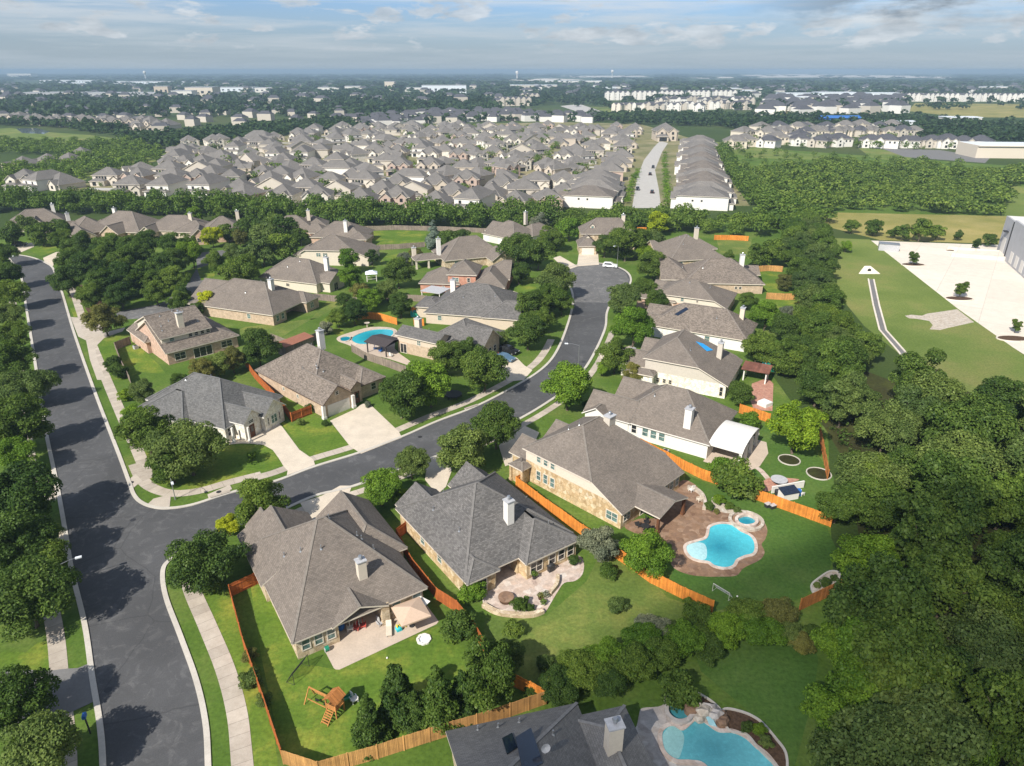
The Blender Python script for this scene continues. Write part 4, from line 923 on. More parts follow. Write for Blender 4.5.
for i, (x, y, sx, sy, sz) in enumerate(((-1.3,.7,1.0,.7,.8),(-.4,.2,.9,.8,1.1),(.5,-.1,.9,.7,.9),(1.2,-.7,.7,.6,.6),(-.9,-.3,.6,.5,.5),(.2,.7,1.0,.6,.8),(1.3,.2,.6,.5,.5))): boulder('boulder', root, (x,y,.25), (sx,sy,sz), ('flag_brown','rock','flag_grey')[i % 3], rr)
m = MB(); m.poly([(-.5,-.4,.9),(.2,-.7,.75),(.6,-1.2,.1),(-.1,-1.0,.1)]); m.build('spout', M['ledge'], root)
# kidney pool up the hill
q3 = lambda pts: C(340,290,5.12,pts)
sheet('pool_deck', None, .03, M['patio'], wpts(q3([(-10,240),(60,215),(160,190),(270,195),(300,230),(280,300),(380,380),(370,392),(240,350),(110,320),(50,285),(-10,262)]), 3))
pool('deep blue kidney pool beside the dark pergola', q3([(60,250),(110,222),(180,205),(260,205),(272,225),(250,245),(200,262),(140,278),(85,275)]), 'water_deep', 'rock')
pool('small round spa left of the kidney pool', q3([(5,247),(40,240),(55,250),(35,262),(8,262)]), 'water_deep', 'rock', name='hot_tub')
# pergola
a, b, c_ = G(*q3([(140,320)])[0]), G(*q3([(238,345)])[0]), G(*q3([(188,275)])[0])
rt = math.atan2((b-a).y, (b-a).x); w = (b-a).length
root = empty('pergola', a, rt, 'dark brown pergola between the kidney pool and the tan house', 'pergola'); m = MB(); d = 5.0
for x, y in ((.1,.1),(w-.1,.1),(.1,d-.1),(w-.1,d-.1)): mm = MB(); mm.box(x-.11,y-.11,0,x+.11,y+.11,2.7); mm.build('post', M['pergola'], root)
m.poly([(-.4,-.4,2.7),(w+.4,-.4,2.7),(w+.4,d/2,3.3),(-.4,d/2,3.3)]); m.poly([(-.4,d+.4,2.7),(-.4,d/2,3.3),(w+.4,d/2,3.3),(w+.4,d+.4,2.7)])
m.poly([(-.4,-.4,2.6),(-.4,d+.4,2.6),(w+.4,d+.4,2.6),(w+.4,-.4,2.6)]); m.box(-.4,-.42,2.55,w+.4,-.4,2.72); m.build('roof', M['pergola'], root)
def chair(name, label, p, rz, mat='white', w=.65, back=.55, cat='chair', group=None):
    root = empty(name, p, R(rz), label, cat, group); m = MB(); m.box(-w/2,-.3,.32,w/2,.35,.42); m.build('seat', M[mat], root)
    m = MB(); m.bar((0,.33,.4), (0,.5,.4+back), w, .07); m.build('backrest', M[mat], root)
    for x in (-w/2+.05, w/2-.05):
        for y in (-.26, .3): mm = MB(); mm.box(x-.03,y-.03,0,x+.03,y+.03,.33); mm.build('leg', M[mat], root)
    for x in (-w/2, w/2): mm = MB(); mm.box(x-.04,-.28,.55,x+.04,.38,.6); mm.box(x-.03,-.26,.4,x+.03,-.2,.56); mm.build('armrest', M[mat], root)
    return root
def table(name, label, p, r, h, mat, rz=0, cat='table'):
    root = empty(name, p, R(rz), label, cat); m = MB(); m.tube((0,0,h-.06), (0,0,h), r, r, 20); m.build('tabletop', M[mat], root)
    m = MB(); m.tube((0,0,0), (0,0,h-.06), .12, .07, 10); m.tube((0,0,0), (0,0,.05), r*.5, r*.45, 16); m.build('pedestal', M['dark'], root); return root
chair('garden_chair', 'dark blue chair under the dark pergola', G(*q3([(180,305)])[0]), 20, 'blue'); chair('garden_chair', 'blue chair at the pergola corner nearest the pool-house fence', G(*q3([(208,318)])[0]), -30, 'blue')
chair('garden_chair', 'white chair on the terrace beside the pergola', G(*q3([(262,342)])[0]), 60, 'white')
# H1 patio and things on it
q4 = lambda pts: C(300,580,6.964,pts)
sheet('patio', q4([(215,440),(165,480),(235,615),(250,625),(275,626),(950,310),(965,290),(940,255),(870,160),(700,150),(600,120),(400,130),(300,250)]), .045, M['patio'])
p = G(*q4([(757,365)])[0]); root = empty('patio_umbrella', p, .5, 'square beige umbrella open over the corner house patio', 'umbrella')
m = MB(); m.tube((0,0,0), (0,0,2.7), .03); m.build('pole', M['dark'], root); m = MB(); m.tube((0,0,0), (0,0,.12), .35, .3, 16); m.build('base', M['dark'], root)
m = MB(); s = 1.75; cc = [(-s,-s),(s,-s),(s,s),(-s,s)]
for i in range(4):
    a, b = cc[i], cc[(i+1) % 4]; m.poly([(a[0],a[1],2.2),(b[0],b[1],2.2),(0,0,2.85)]); m.poly([(a[0],a[1],2.17),(0,0,2.8),(b[0],b[1],2.17)]); m.poly([(a[0],a[1],2.02),(b[0],b[1],2.02),(b[0],b[1],2.2),(a[0],a[1],2.2)])
m.build('canopy', M['beige'], root); root.location.x += .25; root.location.y += 1.0
p = G(*q4([(620,362)])[0]); root = empty('sun_lounger', p, R(100), 'pale cushioned lounger left of the beige umbrella', 'lounger')
m = MB(); m.box(-.9,-.32,.3,.5,.32,.42); m.build('mattress', M['cream'], root); m = MB(); m.bar((.5,0,.38), (1.0,0,.85), .64, .1); m.build('backrest', M['cream'], root)
for x, y in ((-.8,.25),(-.8,-.25),(.45,.25),(.45,-.25)): m = MB(); m.box(x-.03,y-.03,0,x+.03,y+.03,.3); m.build('leg', M['greymetal'], root)
p = G(*q4([(700,345)])[0]); root = empty('toy_slide', p, R(30), 'turquoise and yellow toddler slide beside the umbrella', 'toy slide')
m = MB(); m.box(-.5,-.3,0,.1,.3,.35); m.dome((-.2,0,.35), .42, .36, .25); m.build('base', M['teal'], root); m = MB(); m.bar((-.1,0,.7), (.7,.1,.12), .38, .06); m.bar((-.45,0,.4), (-.35,0,.85), .35, .05); m.build('slide', M['yellow'], root)
p = G(*q4([(862,418)])[0]); root = empty('paddling_pool', p, 0, 'white scallop-edged paddling pool on the grass below the umbrella', 'paddling pool')
pts = [((.78+.06*math.cos(8*t))*math.cos(t), (.78+.06*math.cos(8*t))*math.sin(t)) for t in [2*math.pi*i/48 for i in range(48)]]
m = MB(); ring(m, [(x*.72,y*.72) for x, y in pts], .24, .0, .22); m.build('rim', M['white'], root); m = MB(); m.poly([(x*.73,y*.73,.05) for x, y in pts]); m.build('floor', M['lamp'], root)
for (x, y), rz, mt, l in (((350,350),20,'white','white plastic chair at the porch edge of the corner house'),((395,345),-10,'red','red-striped chair next to the white plastic chair'),((440,330),15,'red','red chair beside the stone porch pillar'),((410,315),200,'white','pale chair behind the two red chairs in the porch'),((560,315),40,'greymetal','grey metal chair under the corner house window')):
    chair('patio_chair', l, G(*q4([(x,y)])[0]), rz, mt)
m = MB(); m.dome((0,0,.45), .5, .5, .45, low=-.9); tag(m.build('exercise_ball', M['blue'], loc=G(*q4([(285,345)])[0])), 'big blue ball in the shaded porch of the corner house', 'ball')
p = G(*q4([(240,430)])[0]); root = empty('bbq_grill', p, R(30), 'dark grill standing against the porch end of the corner house', 'grill'); m = MB(); m.box(-.55,-.3,.75,.55,.3,.9); m.dome((0,0,.9), .5, .3, .3); m.build('hood', M['dark'], root); m = MB(); m.box(-.45,-.25,0,.45,.25,.75); m.build('cabinet', M['greymetal'], root)
p = G(*q4([(190,495)])[0]); root = empty('hose_reel', p, R(33), 'small green hose reel on the wall corner of the patio', 'hose reel'); m = MB(); m.tube((-.2,0,.4), (.2,0,.4), .3, .3, 14); m.build('reel', M['green'], root); m = MB(); m.box(-.26,-.2,0,-.2,.2,.45); m.box(.2,-.2,0,.26,.2,.45); m.build('stand', M['greymetal'], root)
p = G(*q4([(840,225)])[0]); root = empty('porch_swing', p, R(-35), 'white-backed garden swing seat behind the umbrella', 'swing seat'); m = MB()
for x in (-.95, .95): m.tube((x,-.5,0), (x,0,1.7), .04); m.tube((x,.5,0), (x,0,1.7), .04)
m.tube((-.95,0,1.7), (.95,0,1.7), .04); m.build('frame', M['greymetal'], root); m = MB(); m.box(-.8,-.3,.45,.8,.25,.53); m.bar((0,.25,.5), (0,.4,1.05), 1.6, .06); m.build('seat', M['white'], root)
m = MB(); m.poly([(-1.1,-.6,1.75),(1.1,-.6,1.75),(1.1,.6,1.8),(-1.1,.6,1.8)]); m.poly([(-1.1,.6,1.78),(1.1,.6,1.78),(1.1,-.6,1.73),(-1.1,-.6,1.73)]); m.build('canopy', M['white'], root)
m = MB(); m.dome((0,0,.1), .11, .11, .11, low=-1.5); tag(m.build('football', M['white'], loc=G(*q4([(607,547)])[0])), 'white ball on the grass below the umbrella patio', 'ball')
# black net frame at the house corner
p = G(*C(150,550,5.1,[(775,640)])[0]); root = empty('goal_net', p, R(70), 'black net frame on the grass at the corner of the umbrella house', 'goal'); m = MB()
for a, b in (((-1.3,0,0),(-1.3,0,1.7)),((1.3,0,0),(1.3,0,1.7)),((-1.3,0,1.7),(1.3,0,1.7)),((-1.3,0,0),(-1.3,1,0)),((1.3,0,0),(1.3,1,0)),((-1.3,1,0),(1.3,1,0)),((-1.3,1,0),(-1.3,0,1.7)),((1.3,1,0),(1.3,0,1.7))): m.tube(a, b, .03)
m.build('frame', M['dark'], root); m = MB()
for i in range(1, 24): m.tube((-1.3+2.6*i/24,1,0), (-1.3+2.6*i/24,0,1.7), .008, n=4)
for i in range(1, 14): m.tube((-1.3,1-i/14,1.7*i/14), (1.3,1-i/14,1.7*i/14), .008, n=4)
m.build('net', M['dark'], root)
# wooden play set
p = G(*C(250,566,3.83,[(330,560)])[0]); root = empty('play_set', p, R(63), 'cedar play set with a roofed tower, swing beam and green slide', 'play set'); root.scale = (.82,)*3
for x in (-.7, .7):
    for y in (-.7, .7): m = MB(); m.box(x-.07,y-.07,0,x+.07,y+.07,2.6); m.build('post', M['playwood'], root)
m = MB(); m.box(-.8,-.8,1.25,.8,.8,1.35); m.build('deck', M['playwood'], root)
m = MB()
for z in (1.5, 1.7, 1.9): m.box(-.76,-.8,z,.76,-.76,z+.12); m.box(-.8,-.76,z,-.76,.76,z+.12); m.box(.76,-.3,z,.8,.76,z+.12)
m.build('railing', M['playwood'], root)
m = MB(); m.poly([(-1,-1,2.5),(1,-1,2.5),(1,0,3.3),(-1,0,3.3)]); m.poly([(1,1,2.5),(-1,1,2.5),(-1,0,3.3),(1,0,3.3)]); m.poly([(-1,-1,2.44),(-1,0,3.24),(1,0,3.24),(1,-1,2.44)]); m.poly([(1,1,2.44),(1,0,3.24),(-1,0,3.24),(-1,1,2.44)]); m.build('roof', M['fence_rust'], root)
m = MB()
for i in range(6): m.box(-2.0+i*.2,-.5,.2+i*.18,-1.86+i*.2,.5,.26+i*.18)
m.bar((-2.1,-.5,.1), (-.8,-.5,1.3), .06, .14); m.bar((-2.1,.5,.1), (-.8,.5,1.3), .06, .14); m.build('ladder', M['playwood'], root)
m = MB(); m.bar((0,.8,2.15), (0,4.0,2.15), .12, .16)
for dx in (-.9, .9): m.bar((dx*.1,3.9,2.2), (dx,4.2,0), .1, .1)
m.build('swing_beam', M['playwood'], root)
m = MB(); m.bar((-.6,1.0,.9), (-.6,3.8,.9), .08, .1); m.bar((.6,1.0,.9), (.6,3.8,.9), .08, .1); m.build('side_rail', M['playwood'], root)
for y in (1.6, 2.9):
    m = MB(); m.tube((0,y-.22,2.1), (0,y-.22,.5), .012, n=5); m.tube((0,y+.22,2.1), (0,y+.22,.5), .012, n=5); m.box(-.12,y-.25,.46,.12,y+.25,.5); m.build('swing', M['dark'], root)
m = MB(); pr = [(.8,1.3),(1.3,1.0),(1.9,.55),(2.5,.25),(3.0,.18)]
for (x0, z0), (x1, z1) in zip(pr[:-1], pr[1:]):
    m.poly([(x0,-.55,z0),(x1,-.55,z1),(x1,.05,z1),(x0,.05,z0)]); m.poly([(x0,.05,z0-.04),(x1,.05,z1-.04),(x1,-.55,z1-.04),(x0,-.55,z0-.04)])
    for y in (-.55, .05): m.bar((x0,y,z0+.1), (x1,y,z1+.1), .06, .22)
m.build('slide', M['green'], root)
p = G(*C(250,566,3.83,[(400,520)])[0]); chair('garden_chair', 'white plastic chair at the foot of the green slide', p, 40, 'white')
# H2 patio
q5 = lambda pts: C(380,450,4.505,pts)
sheet('patio', None, .04, M['flag_pink'], wpts(q5([(470,640),(520,545),(640,490),(760,470),(890,475),(918,510),(912,560),(880,590),(830,600),(800,640),(770,690),(740,735),(690,750),(620,755),(540,745),(470,710)]), 4))
m = MB(); ln = smooth([G(*p) for p in q5([(465,705),(530,738),(620,750),(690,748),(735,732)])]); a = offset(ln, -.28); b = offset(ln, .28); o = ln[0]
for i in range(len(ln)-1): m.prism([((v-o).x,(v-o).y) for v in (a[i],a[i+1],b[i+1],b[i])], 0, .5)
tag(m.build('garden_wall', M['stone'], loc=o), 'low curved stone seat wall below the flagstone patio', 'garden wall')
m = MB(); ln = smooth([G(*p) for p in q5([(765,655),(790,625),(800,600),(800,575)])]); a = offset(ln, -.22); b = offset(ln, .22); o = ln[0]
for i in range(len(ln)-1): m.prism([((v-o).x,(v-o).y) for v in (a[i],a[i+1],b[i+1],b[i])], 0, .6)
tag(m.build('garden_wall', M['stone'], loc=o), 'short stone wall piece splitting the curved patio', 'garden wall')
p = G(*q5([(568,678)])[0]); root = empty('fire_table', p, 0, 'round brown patio table near the curved seat wall', 'table'); m = MB(); m.tube((0,0,.5), (0,0,.62), .95, .95, 24); m.build('tabletop', M['flag_brown'], root); m = MB(); m.tube((0,0,0), (0,0,.5), .8, .86, 20); m.build('base', M['mulch'], root)
p = G(*q5([(770,545)])[0]); root = empty('bbq_grill', p, R(35), 'black grill on the flagstones under the row of windows', 'grill'); m = MB(); m.box(-.5,-.3,.75,.5,.3,.9); m.dome((0,0,.9), .48, .3, .3); m.build('hood', M['dark'], root); m = MB(); m.box(-.4,-.25,0,.4,.25,.75); m.build('cabinet', M['dark'], root)
def pot(label, p, mat, leaf, r=.3, h=.55):
    root = empty('potted_plant', p, 0, label, 'potted plant'); m = MB(); m.tube((0,0,0), (0,0,h), r*.75, r, 14); m.build('pot', M[mat], root); m = MB(); rr = random.Random(int(p[0]*97))
    for i in range(90):
        d = Vector((rr.gauss(0,1), rr.gauss(0,1), abs(rr.gauss(0,1)))).normalized()*r*1.5*rr.uniform(.5,1); c = Vector((0,0,h+.15))+d; u = Vector((rr.gauss(0,1),rr.gauss(0,1),rr.gauss(0,1))).normalized()*.12; v = u.orthogonal().normalized()*.08
        m.poly([c-u, c+v, c+u, c-v])
    m.build('leaves', L[leaf], root)
pot('dark pot on the paving below the middle patio window', G(*q5([(695,580)])[0]), 'dark', 'oak'); pot('white-flowered pot at the patio step', G(*q5([(745,665)])[0]), 'rock', 'grey', .35, .3); pot('brown pot beside the white-flowered pot', G(*q5([(722,672)])[0]), 'mulch', 'rust', .3, .35); pot('low pot at the end of the short patio wall', G(*q5([(735,700)])[0]), 'rock', 'oak', .3, .3); pot('dark pot by the porch opening of the charcoal-roofed house', G(*q5([(660,690)])[0]), 'dark', 'dark', .25, .5)
# H3 porch furniture
q6 = lambda pts: C(490,380,3.938,pts)
table('patio_table', 'dark table under the arched porch of the gold stone house', G(*q6([(610,590)])[0]), .6, .72, 'dark')
for x, y, r, l in ((590,580,90,'left of'),(630,600,-60,'right of'),(615,565,0,'behind')): chair('patio_chair', 'dark metal chair '+l+' the table under the arched porch', G(*q6([(x,y)])[0]), r, 'dark')
chair('garden_chair', 'white chair on the brown deck beside the arched porch', G(*q([(210,110)])[0]), -60, 'white'); chair('garden_chair', 'pale chair by the curved wall of the brown deck', G(*q([(250,160)])[0]), -70, 'cream')
for (x, y), l in (((600,188),'left one of two small dark boxes below the orange fence'),((625,195),'right one of two small dark boxes below the orange fence')):
    root = empty('utility_box', G(*q([(x,y)])[0]), .4, l, 'box'); m = MB(); m.box(-.4,-.3,0,.4,.3,.55); m.build('case', M['dark'], root); m = MB(); m.box(-.43,-.33,.55,.43,.33,.62); m.build('lid', M['greymetal'], root)
# air conditioners between the houses
for (x, y), l in (((548,457),'grey air conditioner by the white wall, upper of two'),((572,466),'grey air conditioner by the white wall, lower of two')):
    pass
for (x, y), l in ((q6([(575,245)])[0],'dark air conditioner against the white wall above the orange fence'),(q6([(690,292)])[0],'second dark unit further along the white wall'),(C(120,290,5.106,[(82,300)])[0],'grey air conditioner beside the brick side wall with the footpath fence')):
    root = empty('air_conditioner', G(x, y), .9, l, 'air conditioner'); m = MB(); m.box(-.45,-.45,0,.45,.45,.8); m.build('case', M['greymetal'], root); m = MB(); m.tube((0,0,.8), (0,0,.86), .38, .36, 16); m.build('fan_guard', M['dark'], root)
# H4 yard
q7 = lambda pts: C(720,400,5.47,pts)
for px, r, l in (((167,182),1.3,'white-ringed mulch bed under the small round tree'),((378,330),1.6,'white-ringed mulch bed under the big lime-green tree'),((540,405),1.75,'white-ringed mulch bed cut by the edge-on rust fence')):
    c = q7([px])[0]; pts = disc(*c, r); o = G(*c); m = MB(); m.prism(rel(pts, o), 0, .06); bd = tag(m.build('mulch_ring', M['soil'], loc=(o.x,o.y,.012)), l, 'tree ring'); m = MB(); ring(m, rel(pts, o), .17, 0, .15); m.build('edging', M['kerb'], bd)
sheet('garden_path', None, .035, M['flag_pink'], [tuple(v) for v in (lambda ln: offset(ln, .45)+offset(ln, -.45)[::-1])(smooth([G(*p) for p in q7([(130,335),(170,355),(215,380),(245,410),(265,435)])]))])
sheet('patio', None, .036, M['pave_red'], wpts(q7([(215,470),(250,435),(300,425),(400,430),(430,440),(300,480),(270,500),(230,495)]), 3))
sheet('patio', None, .036, M['patio'], [tuple(h4.matrix_basis @ Vector(v)) for v in ((-.6,.6,0),(11.6,.6,0),(11.6,-6.2,0),(8,-7.5,0),(3,-7.5,0),(-.6,-6,0))])
p = G(*q7([(320,455)])[0]); table('patio_table', 'oval grey table on the red paving behind the white screen wall', p, 1.25, .75, 'greymetal')
a, b = G(*q7([(280,510)])[0]), G(*q7([(455,478)])[0]); d = b-a; m = MB(); m.box(0,-.08,0,d.length,.08,1.1); m.box(0,-.12,1.1,d.length,.12,1.18); tag(m.build('screen_wall', M['white'], loc=a, rz=math.atan2(d.y,d.x)), 'low white screen wall behind the orange fence and the small shed', 'wall')
p = G(*q7([(370,535)])[0]); root = empty('garden_shed', p, math.atan2(d.y,d.x), 'small white shed with a dark lid between orange fence and screen wall', 'shed'); m = MB(); m.box(-1.3,-.7,0,1.3,.7,1.2); m.build('wall', M['white'], root); m = MB(); m.poly([(-1.4,-.8,1.2),(1.4,-.8,1.2),(1.4,.8,1.6),(-1.4,.8,1.6)]); m.poly([(-1.4,-.8,1.15),(-1.4,.8,1.55),(1.4,.8,1.55),(1.4,-.8,1.15)]); m.build('roof', M['solar'], root)
m = MB(); m.box(-.3,-.3,0,.3,.3,.9); m.box(-.34,-.36,.9,.34,.34,1.0); tag(m.build('rubbish_bin', M['blue'], loc=G(*q7([(425,520)])[0])), 'blue bin beside the small white shed', 'bin')
m = MB(); m.tube((0,0,0), (0,0,.8), .35, .4, 14); m.dome((0,0,.8), .4, .4, .2); tag(m.build('smoker_grill', M['dark'], loc=G(*q7([(310,520)])[0])), 'round black barrel at the left end of the small shed', 'barrel')
chair('garden_chair', 'white chair at the right end of the screen wall', G(*q7([(445,520)])[0]), 120, 'white')
# H5 back patio: red brick court with brown-roofed shelter
q8 = lambda pts: C(580,290,5.12,pts)
M['shelter'] = m_wood('dark_red_roofing', (.2,.085,.06), .5)
sheet('patio', None, .036, M['pave_red'], [tuple(G(*p)) for p in q8([(870,560),(880,480),(960,450),(990,480),(985,620),(890,615)])])
a, b = G(*q8([(828,462)])[0]), G(*q8([(950,485)])[0]); d = b-a; root = empty('garden_shelter', a, math.atan2(d.y,d.x), 'open red-brown roofed shelter on the red paved court', 'shelter'); w = d.length
for x in (.2, w-.2):
    for y in (.2, 3.2): m = MB(); m.box(x-.12,y-.12,0,x+.12,y+.12,2.6); m.build('post', M['white'], root)
m = MB(); m.poly([(-.4,-.4,2.6),(w+.4,-.4,2.6),(w+.4,3.6,3.0),(-.4,3.6,3.0)]); m.poly([(-.4,-.4,2.5),(-.4,3.6,2.9),(w+.4,3.6,2.9),(w+.4,-.4,2.5)]); m.build('roof', M['shelter'], root)
root = empty('hot_tub_cabinet', G(*q8([(945,590)])[0]), .6, 'white square hot tub on the red paved court', 'hot tub'); m = MB(); m.box(-1,-1,0,1,1,.8); m.build('cabinet', M['white'], root); m = MB(); m.box(-.8,-.8,.8,.8,.8,.86); m.build('cover', M['lamp'], root)
def playslide(label, p, rz):
    root = empty('play_slide', p, R(rz), label, 'play slide'); m = MB(); m.box(-.6,-.6,0,.6,.6,1.4); m.build('tower', M['teal'], root); m = MB(); m.poly([(-.8,-.8,2.0),(.8,-.8,2.0),(0,0,2.7)]); m.poly([(.8,-.8,2.0),(.8,.8,2.0),(0,0,2.7)]); m.poly([(.8,.8,2.0),(-.8,.8,2.0),(0,0,2.7)]); m.poly([(-.8,.8,2.0),(-.8,-.8,2.0),(0,0,2.7)])
    for x in (-.6,.6):
        for y in (-.6,.6): m.box(x-.05,y-.05,1.4,x+.05,y+.05,2.05)
    m.build('roof', M['fence_orange'], root); m = MB(); m.bar((.6,0,1.3), (2.4,0,.15), .6, .1); m.build('slide', M['green'], root)
playslide('turquoise play tower with orange roof in the yard beside the dark-shingled house', G(*q3([(378,135)])[0]), -50)
playslide('turquoise play slide behind the red-brown roofed shelter', G(*q8([(950,400)])[0]), -70)
# gazebo, sheds
p = G(*C(200,210,5.12,[(880,360)])[0]); root = empty('gazebo', p, .2, 'small white garden gazebo with a pale roof', 'gazebo')
for x in (-1.4,1.4):
    for y in (-1.4,1.4): m = MB(); m.box(x-.1,y-.1,0,x+.1,y+.1,2.3); m.build('post', M['white'], root)
m = MB(); cc = [(-1.8,-1.8),(1.8,-1.8),(1.8,1.8),(-1.8,1.8)]
for i in range(4): a, b = cc[i], cc[(i+1) % 4]; m.poly([(a[0],a[1],2.3),(b[0],b[1],2.3),(b[0]*.35,b[1]*.35,2.9),(a[0]*.35,a[1]*.35,2.9)])
m.box(-.62,-.62,2.88,.62,.62,3.0); m.build('roof', M['lamp'], root); m = MB()
for i in range(4): a, b = [(-1.4,-1.4),(1.4,-1.4),(1.4,1.4),(-1.4,1.4)][i], [(1.4,-1.4),(1.4,1.4),(-1.4,1.4),(-1.4,-1.4)][i]; m.bar((a[0],a[1],.8), (b[0],b[1],.8), .06, .08)
m.build('railing', M['white'], root)
a, b = G(*C(250,320,5.894,[(215,215)])[0]), G(*C(250,320,5.894,[(375,150)])[0]); d = b-a; root = empty('garden_shed', a, math.atan2(d.y,d.x), 'copper-brown roofed lean-to behind the double-garage house', 'shed'); w = d.length
m = MB(); m.box(0,0,0,w,2.6,2.2); m.build('wall', M['fence_grey'], root); m = MB(); m.poly([(-.2,-.3,2.25),(w+.2,-.3,2.25),(w+.2,2.8,2.7),(-.2,2.8,2.7)]); m.poly([(-.2,-.3,2.2),(-.2,2.8,2.65),(w+.2,2.8,2.65),(w+.2,-.3,2.2)]); m.build('roof', M['brownmetal'], root)
a, b = G(*C(400,210,5.12,[(112,460)])[0]), G(*C(400,210,5.12,[(205,475)])[0]); d = b-a; root = empty('patio_cover', a, math.atan2(d.y,d.x), 'flat grey patio roof against the red brick wall', 'patio cover'); w = d.length
for x in (.1, w-.1): m = MB(); m.box(x-.1,0,0,x+.1,.2,2.5); m.build('post', M['white'], root)
m = MB(); m.box(-.2,-.2,2.5,w+.2,5.5,2.68); m.build('roof', M['greymetal'], root)
m = MB(); m.tube((0,0,.6), (0,0,.75), 1.7, 1.7, 24); m.tube((0,0,.66), (0,0,.755), 1.45, 1.45, 24)
for i in range(6): a = i*math.pi/3; m.tube((1.6*math.cos(a),1.6*math.sin(a),0), (1.6*math.cos(a),1.6*math.sin(a),.7), .04)
tag(m.build('trampoline', M['dark'], loc=G(*q3([(580,548)])[0])), 'dark round trampoline on the lawn under the street trees', 'trampoline')
root = empty('fountain', G(*q3([(140,190)])[0]), 0, 'pale garden fountain behind the kidney pool', 'fountain'); m = MB(); m.tube((0,0,0), (0,0,.9), .18, .12, 10); m.build('stem', M['rock'], root); m = MB(); m.tube((0,0,.9), (0,0,1.15), .3, .7, 16); m.build('bowl', M['rock'], root)

# ================================================================== VEHICLES, LAMPS, POLES
def car(label, p, rz, paint, kind='suv', group=None, name='parked_car'):
    root = empty(name, p, R(rz), label, 'pickup truck' if kind == 'pickup' else 'car', group)
    Ln, wd, hb = (5.4, 1.95, .98) if kind == 'pickup' else (4.7, 1.88, .95)
    if kind == 'pickup': prof = [(-2.65,.5),(-2.65,1.08),(-.75,1.1),(-.6,1.78),(.75,1.8),(1.25,1.15),(2.5,1.02),(2.68,.75),(2.65,.42)]
    elif kind == 'suv': prof = [(-2.3,.45),(-2.36,.95),(-2.2,1.1),(-2.0,1.6),(-1.5,1.72),(.35,1.7),(1.15,1.12),(2.15,.98),(2.34,.75),(2.32,.4)]
    else: prof = [(-2.3,.4),(-2.36,.85),(-1.9,1.0),(-1.2,1.4),(-.6,1.45),(.3,1.42),(1.1,.98),(2.1,.85),(2.34,.65),(2.32,.36)]
    m = MB(); k = []
    for x, z in prof:
        t = .5*wd-(0 if z < 1.05 else .26*min(1, (z-1.05)/.6)); k.append((x, t, z))
    n = len(k)
    for sgn in (1, -1): m.poly([(x, sgn*t, z) for x, t, z in (k[::-1] if sgn > 0 else k)])
    for i in range(n):
        a, b = k[i], k[(i+1) % n]; m.poly([(a[0],-a[1],a[2]),(a[0],a[1],a[2]),(b[0],b[1],b[2]),(b[0],-b[1],b[2])])
    bd = m.build('body', M[paint], root)
    zt = 1.66 if kind != 'sedan' else 1.36; xs = {'suv': (-2.06,1.0,-1.85,.3), 'sedan': (-1.75,.95,-1.1,.25), 'pickup': (-.66,1.12,-.56,.7)}[kind]
    m = MB(); zb = 1.13 if kind != 'sedan' else 1.0; w0 = wd/2-.02; w1 = wd/2-(.24 if kind != 'sedan' else .17)
    for sgn in (1, -1):
        pts = [(xs[0]+.12,sgn*(w0+.03),zb),(xs[1]-.12,sgn*(w0+.03),zb),(xs[3]-.05,sgn*(w1+.035),zt-.06),(xs[2]+.12,sgn*(w1+.035),zt-.06)]
        m.poly(pts if sgn < 0 else pts[::-1])
    m.poly([(xs[1]+.04,-w0*.86,zb+.03),(xs[1]+.04,w0*.86,zb+.03),(xs[3]+.1,w1*.9,zt+.01),(xs[3]+.1,-w1*.9,zt+.01)]); m.poly([(xs[0]-.1,w0*.86,zb+.05),(xs[0]-.1,-w0*.86,zb+.05),(xs[2]-.08,-w1*.9,zt-.02),(xs[2]-.08,w1*.9,zt-.02)])
    m.build('window', M['glass_dark'], root)
    for x in (-Ln*.29, Ln*.3):
        for s in (1, -1):
            m = MB(); m.tube((x,s*(wd/2-.2),.34), (x,s*(wd/2+.02),.34), .34, .34, 14); wl = m.build('wheel', M['tyre'], root); m = MB(); m.tube((x,s*(wd/2+.02),.34), (x,s*(wd/2+.035),.34), .2, .2, 10); m.build('rim', M['metal'], wl)
    for s in (1, -1):
        m = MB(); m.box(Ln/2-.08,s*.7-.18,.72,Ln/2+.0,s*.7+.18,.86); m.build('headlight', M['lamp'], root); m = MB(); m.box(-Ln/2-.02,s*.75-.1,.8,-Ln/2+.06,s*.75+.1,1.0); m.build('tail_light', M['red'], root)
    return root
car('white SUV parked at the rim of the turning circle', G(610,267.5), -14, 'car_white', 'suv')
car('silver pickup truck in the driveway under the right-hand street trees', G(632,356), -5, 'car_silver', 'pickup')
car('blue car on the driveway beside the pool house, nearest the street', G(505,360), -35, 'car_blue', 'sedan')
car('black car parked behind the blue car', G(509,353), -35, 'car_black', 'suv')
car('dark car in the pale driveway at the far bend of the wide road', G(20,246), 20, 'car_black', 'suv')
def street_lamp(label, p, rz, h=6.5, arm=1.6):
    root = empty('street_lamp', p, R(rz), label, 'street lamp'); m = MB(); m.tube((0,0,0), (0,0,.5), .14, .11, 10); m.tube((0,0,.5), (0,0,h), .075, .05, 10); m.build('pole', M['metal'], root)
    m = MB(); m.tube((0,0,h-.1), (arm*.6,0,h+.25), .035, .03, 8); m.tube((arm*.6,0,h+.25), (arm,0,h+.3), .03, .03, 8); m.build('arm', M['metal'], root)
    m = MB(); m.box(arm-.1,-.16,h+.22,arm+.6,.16,h+.38); m.build('lamp_head', M['lamp'], root); return root
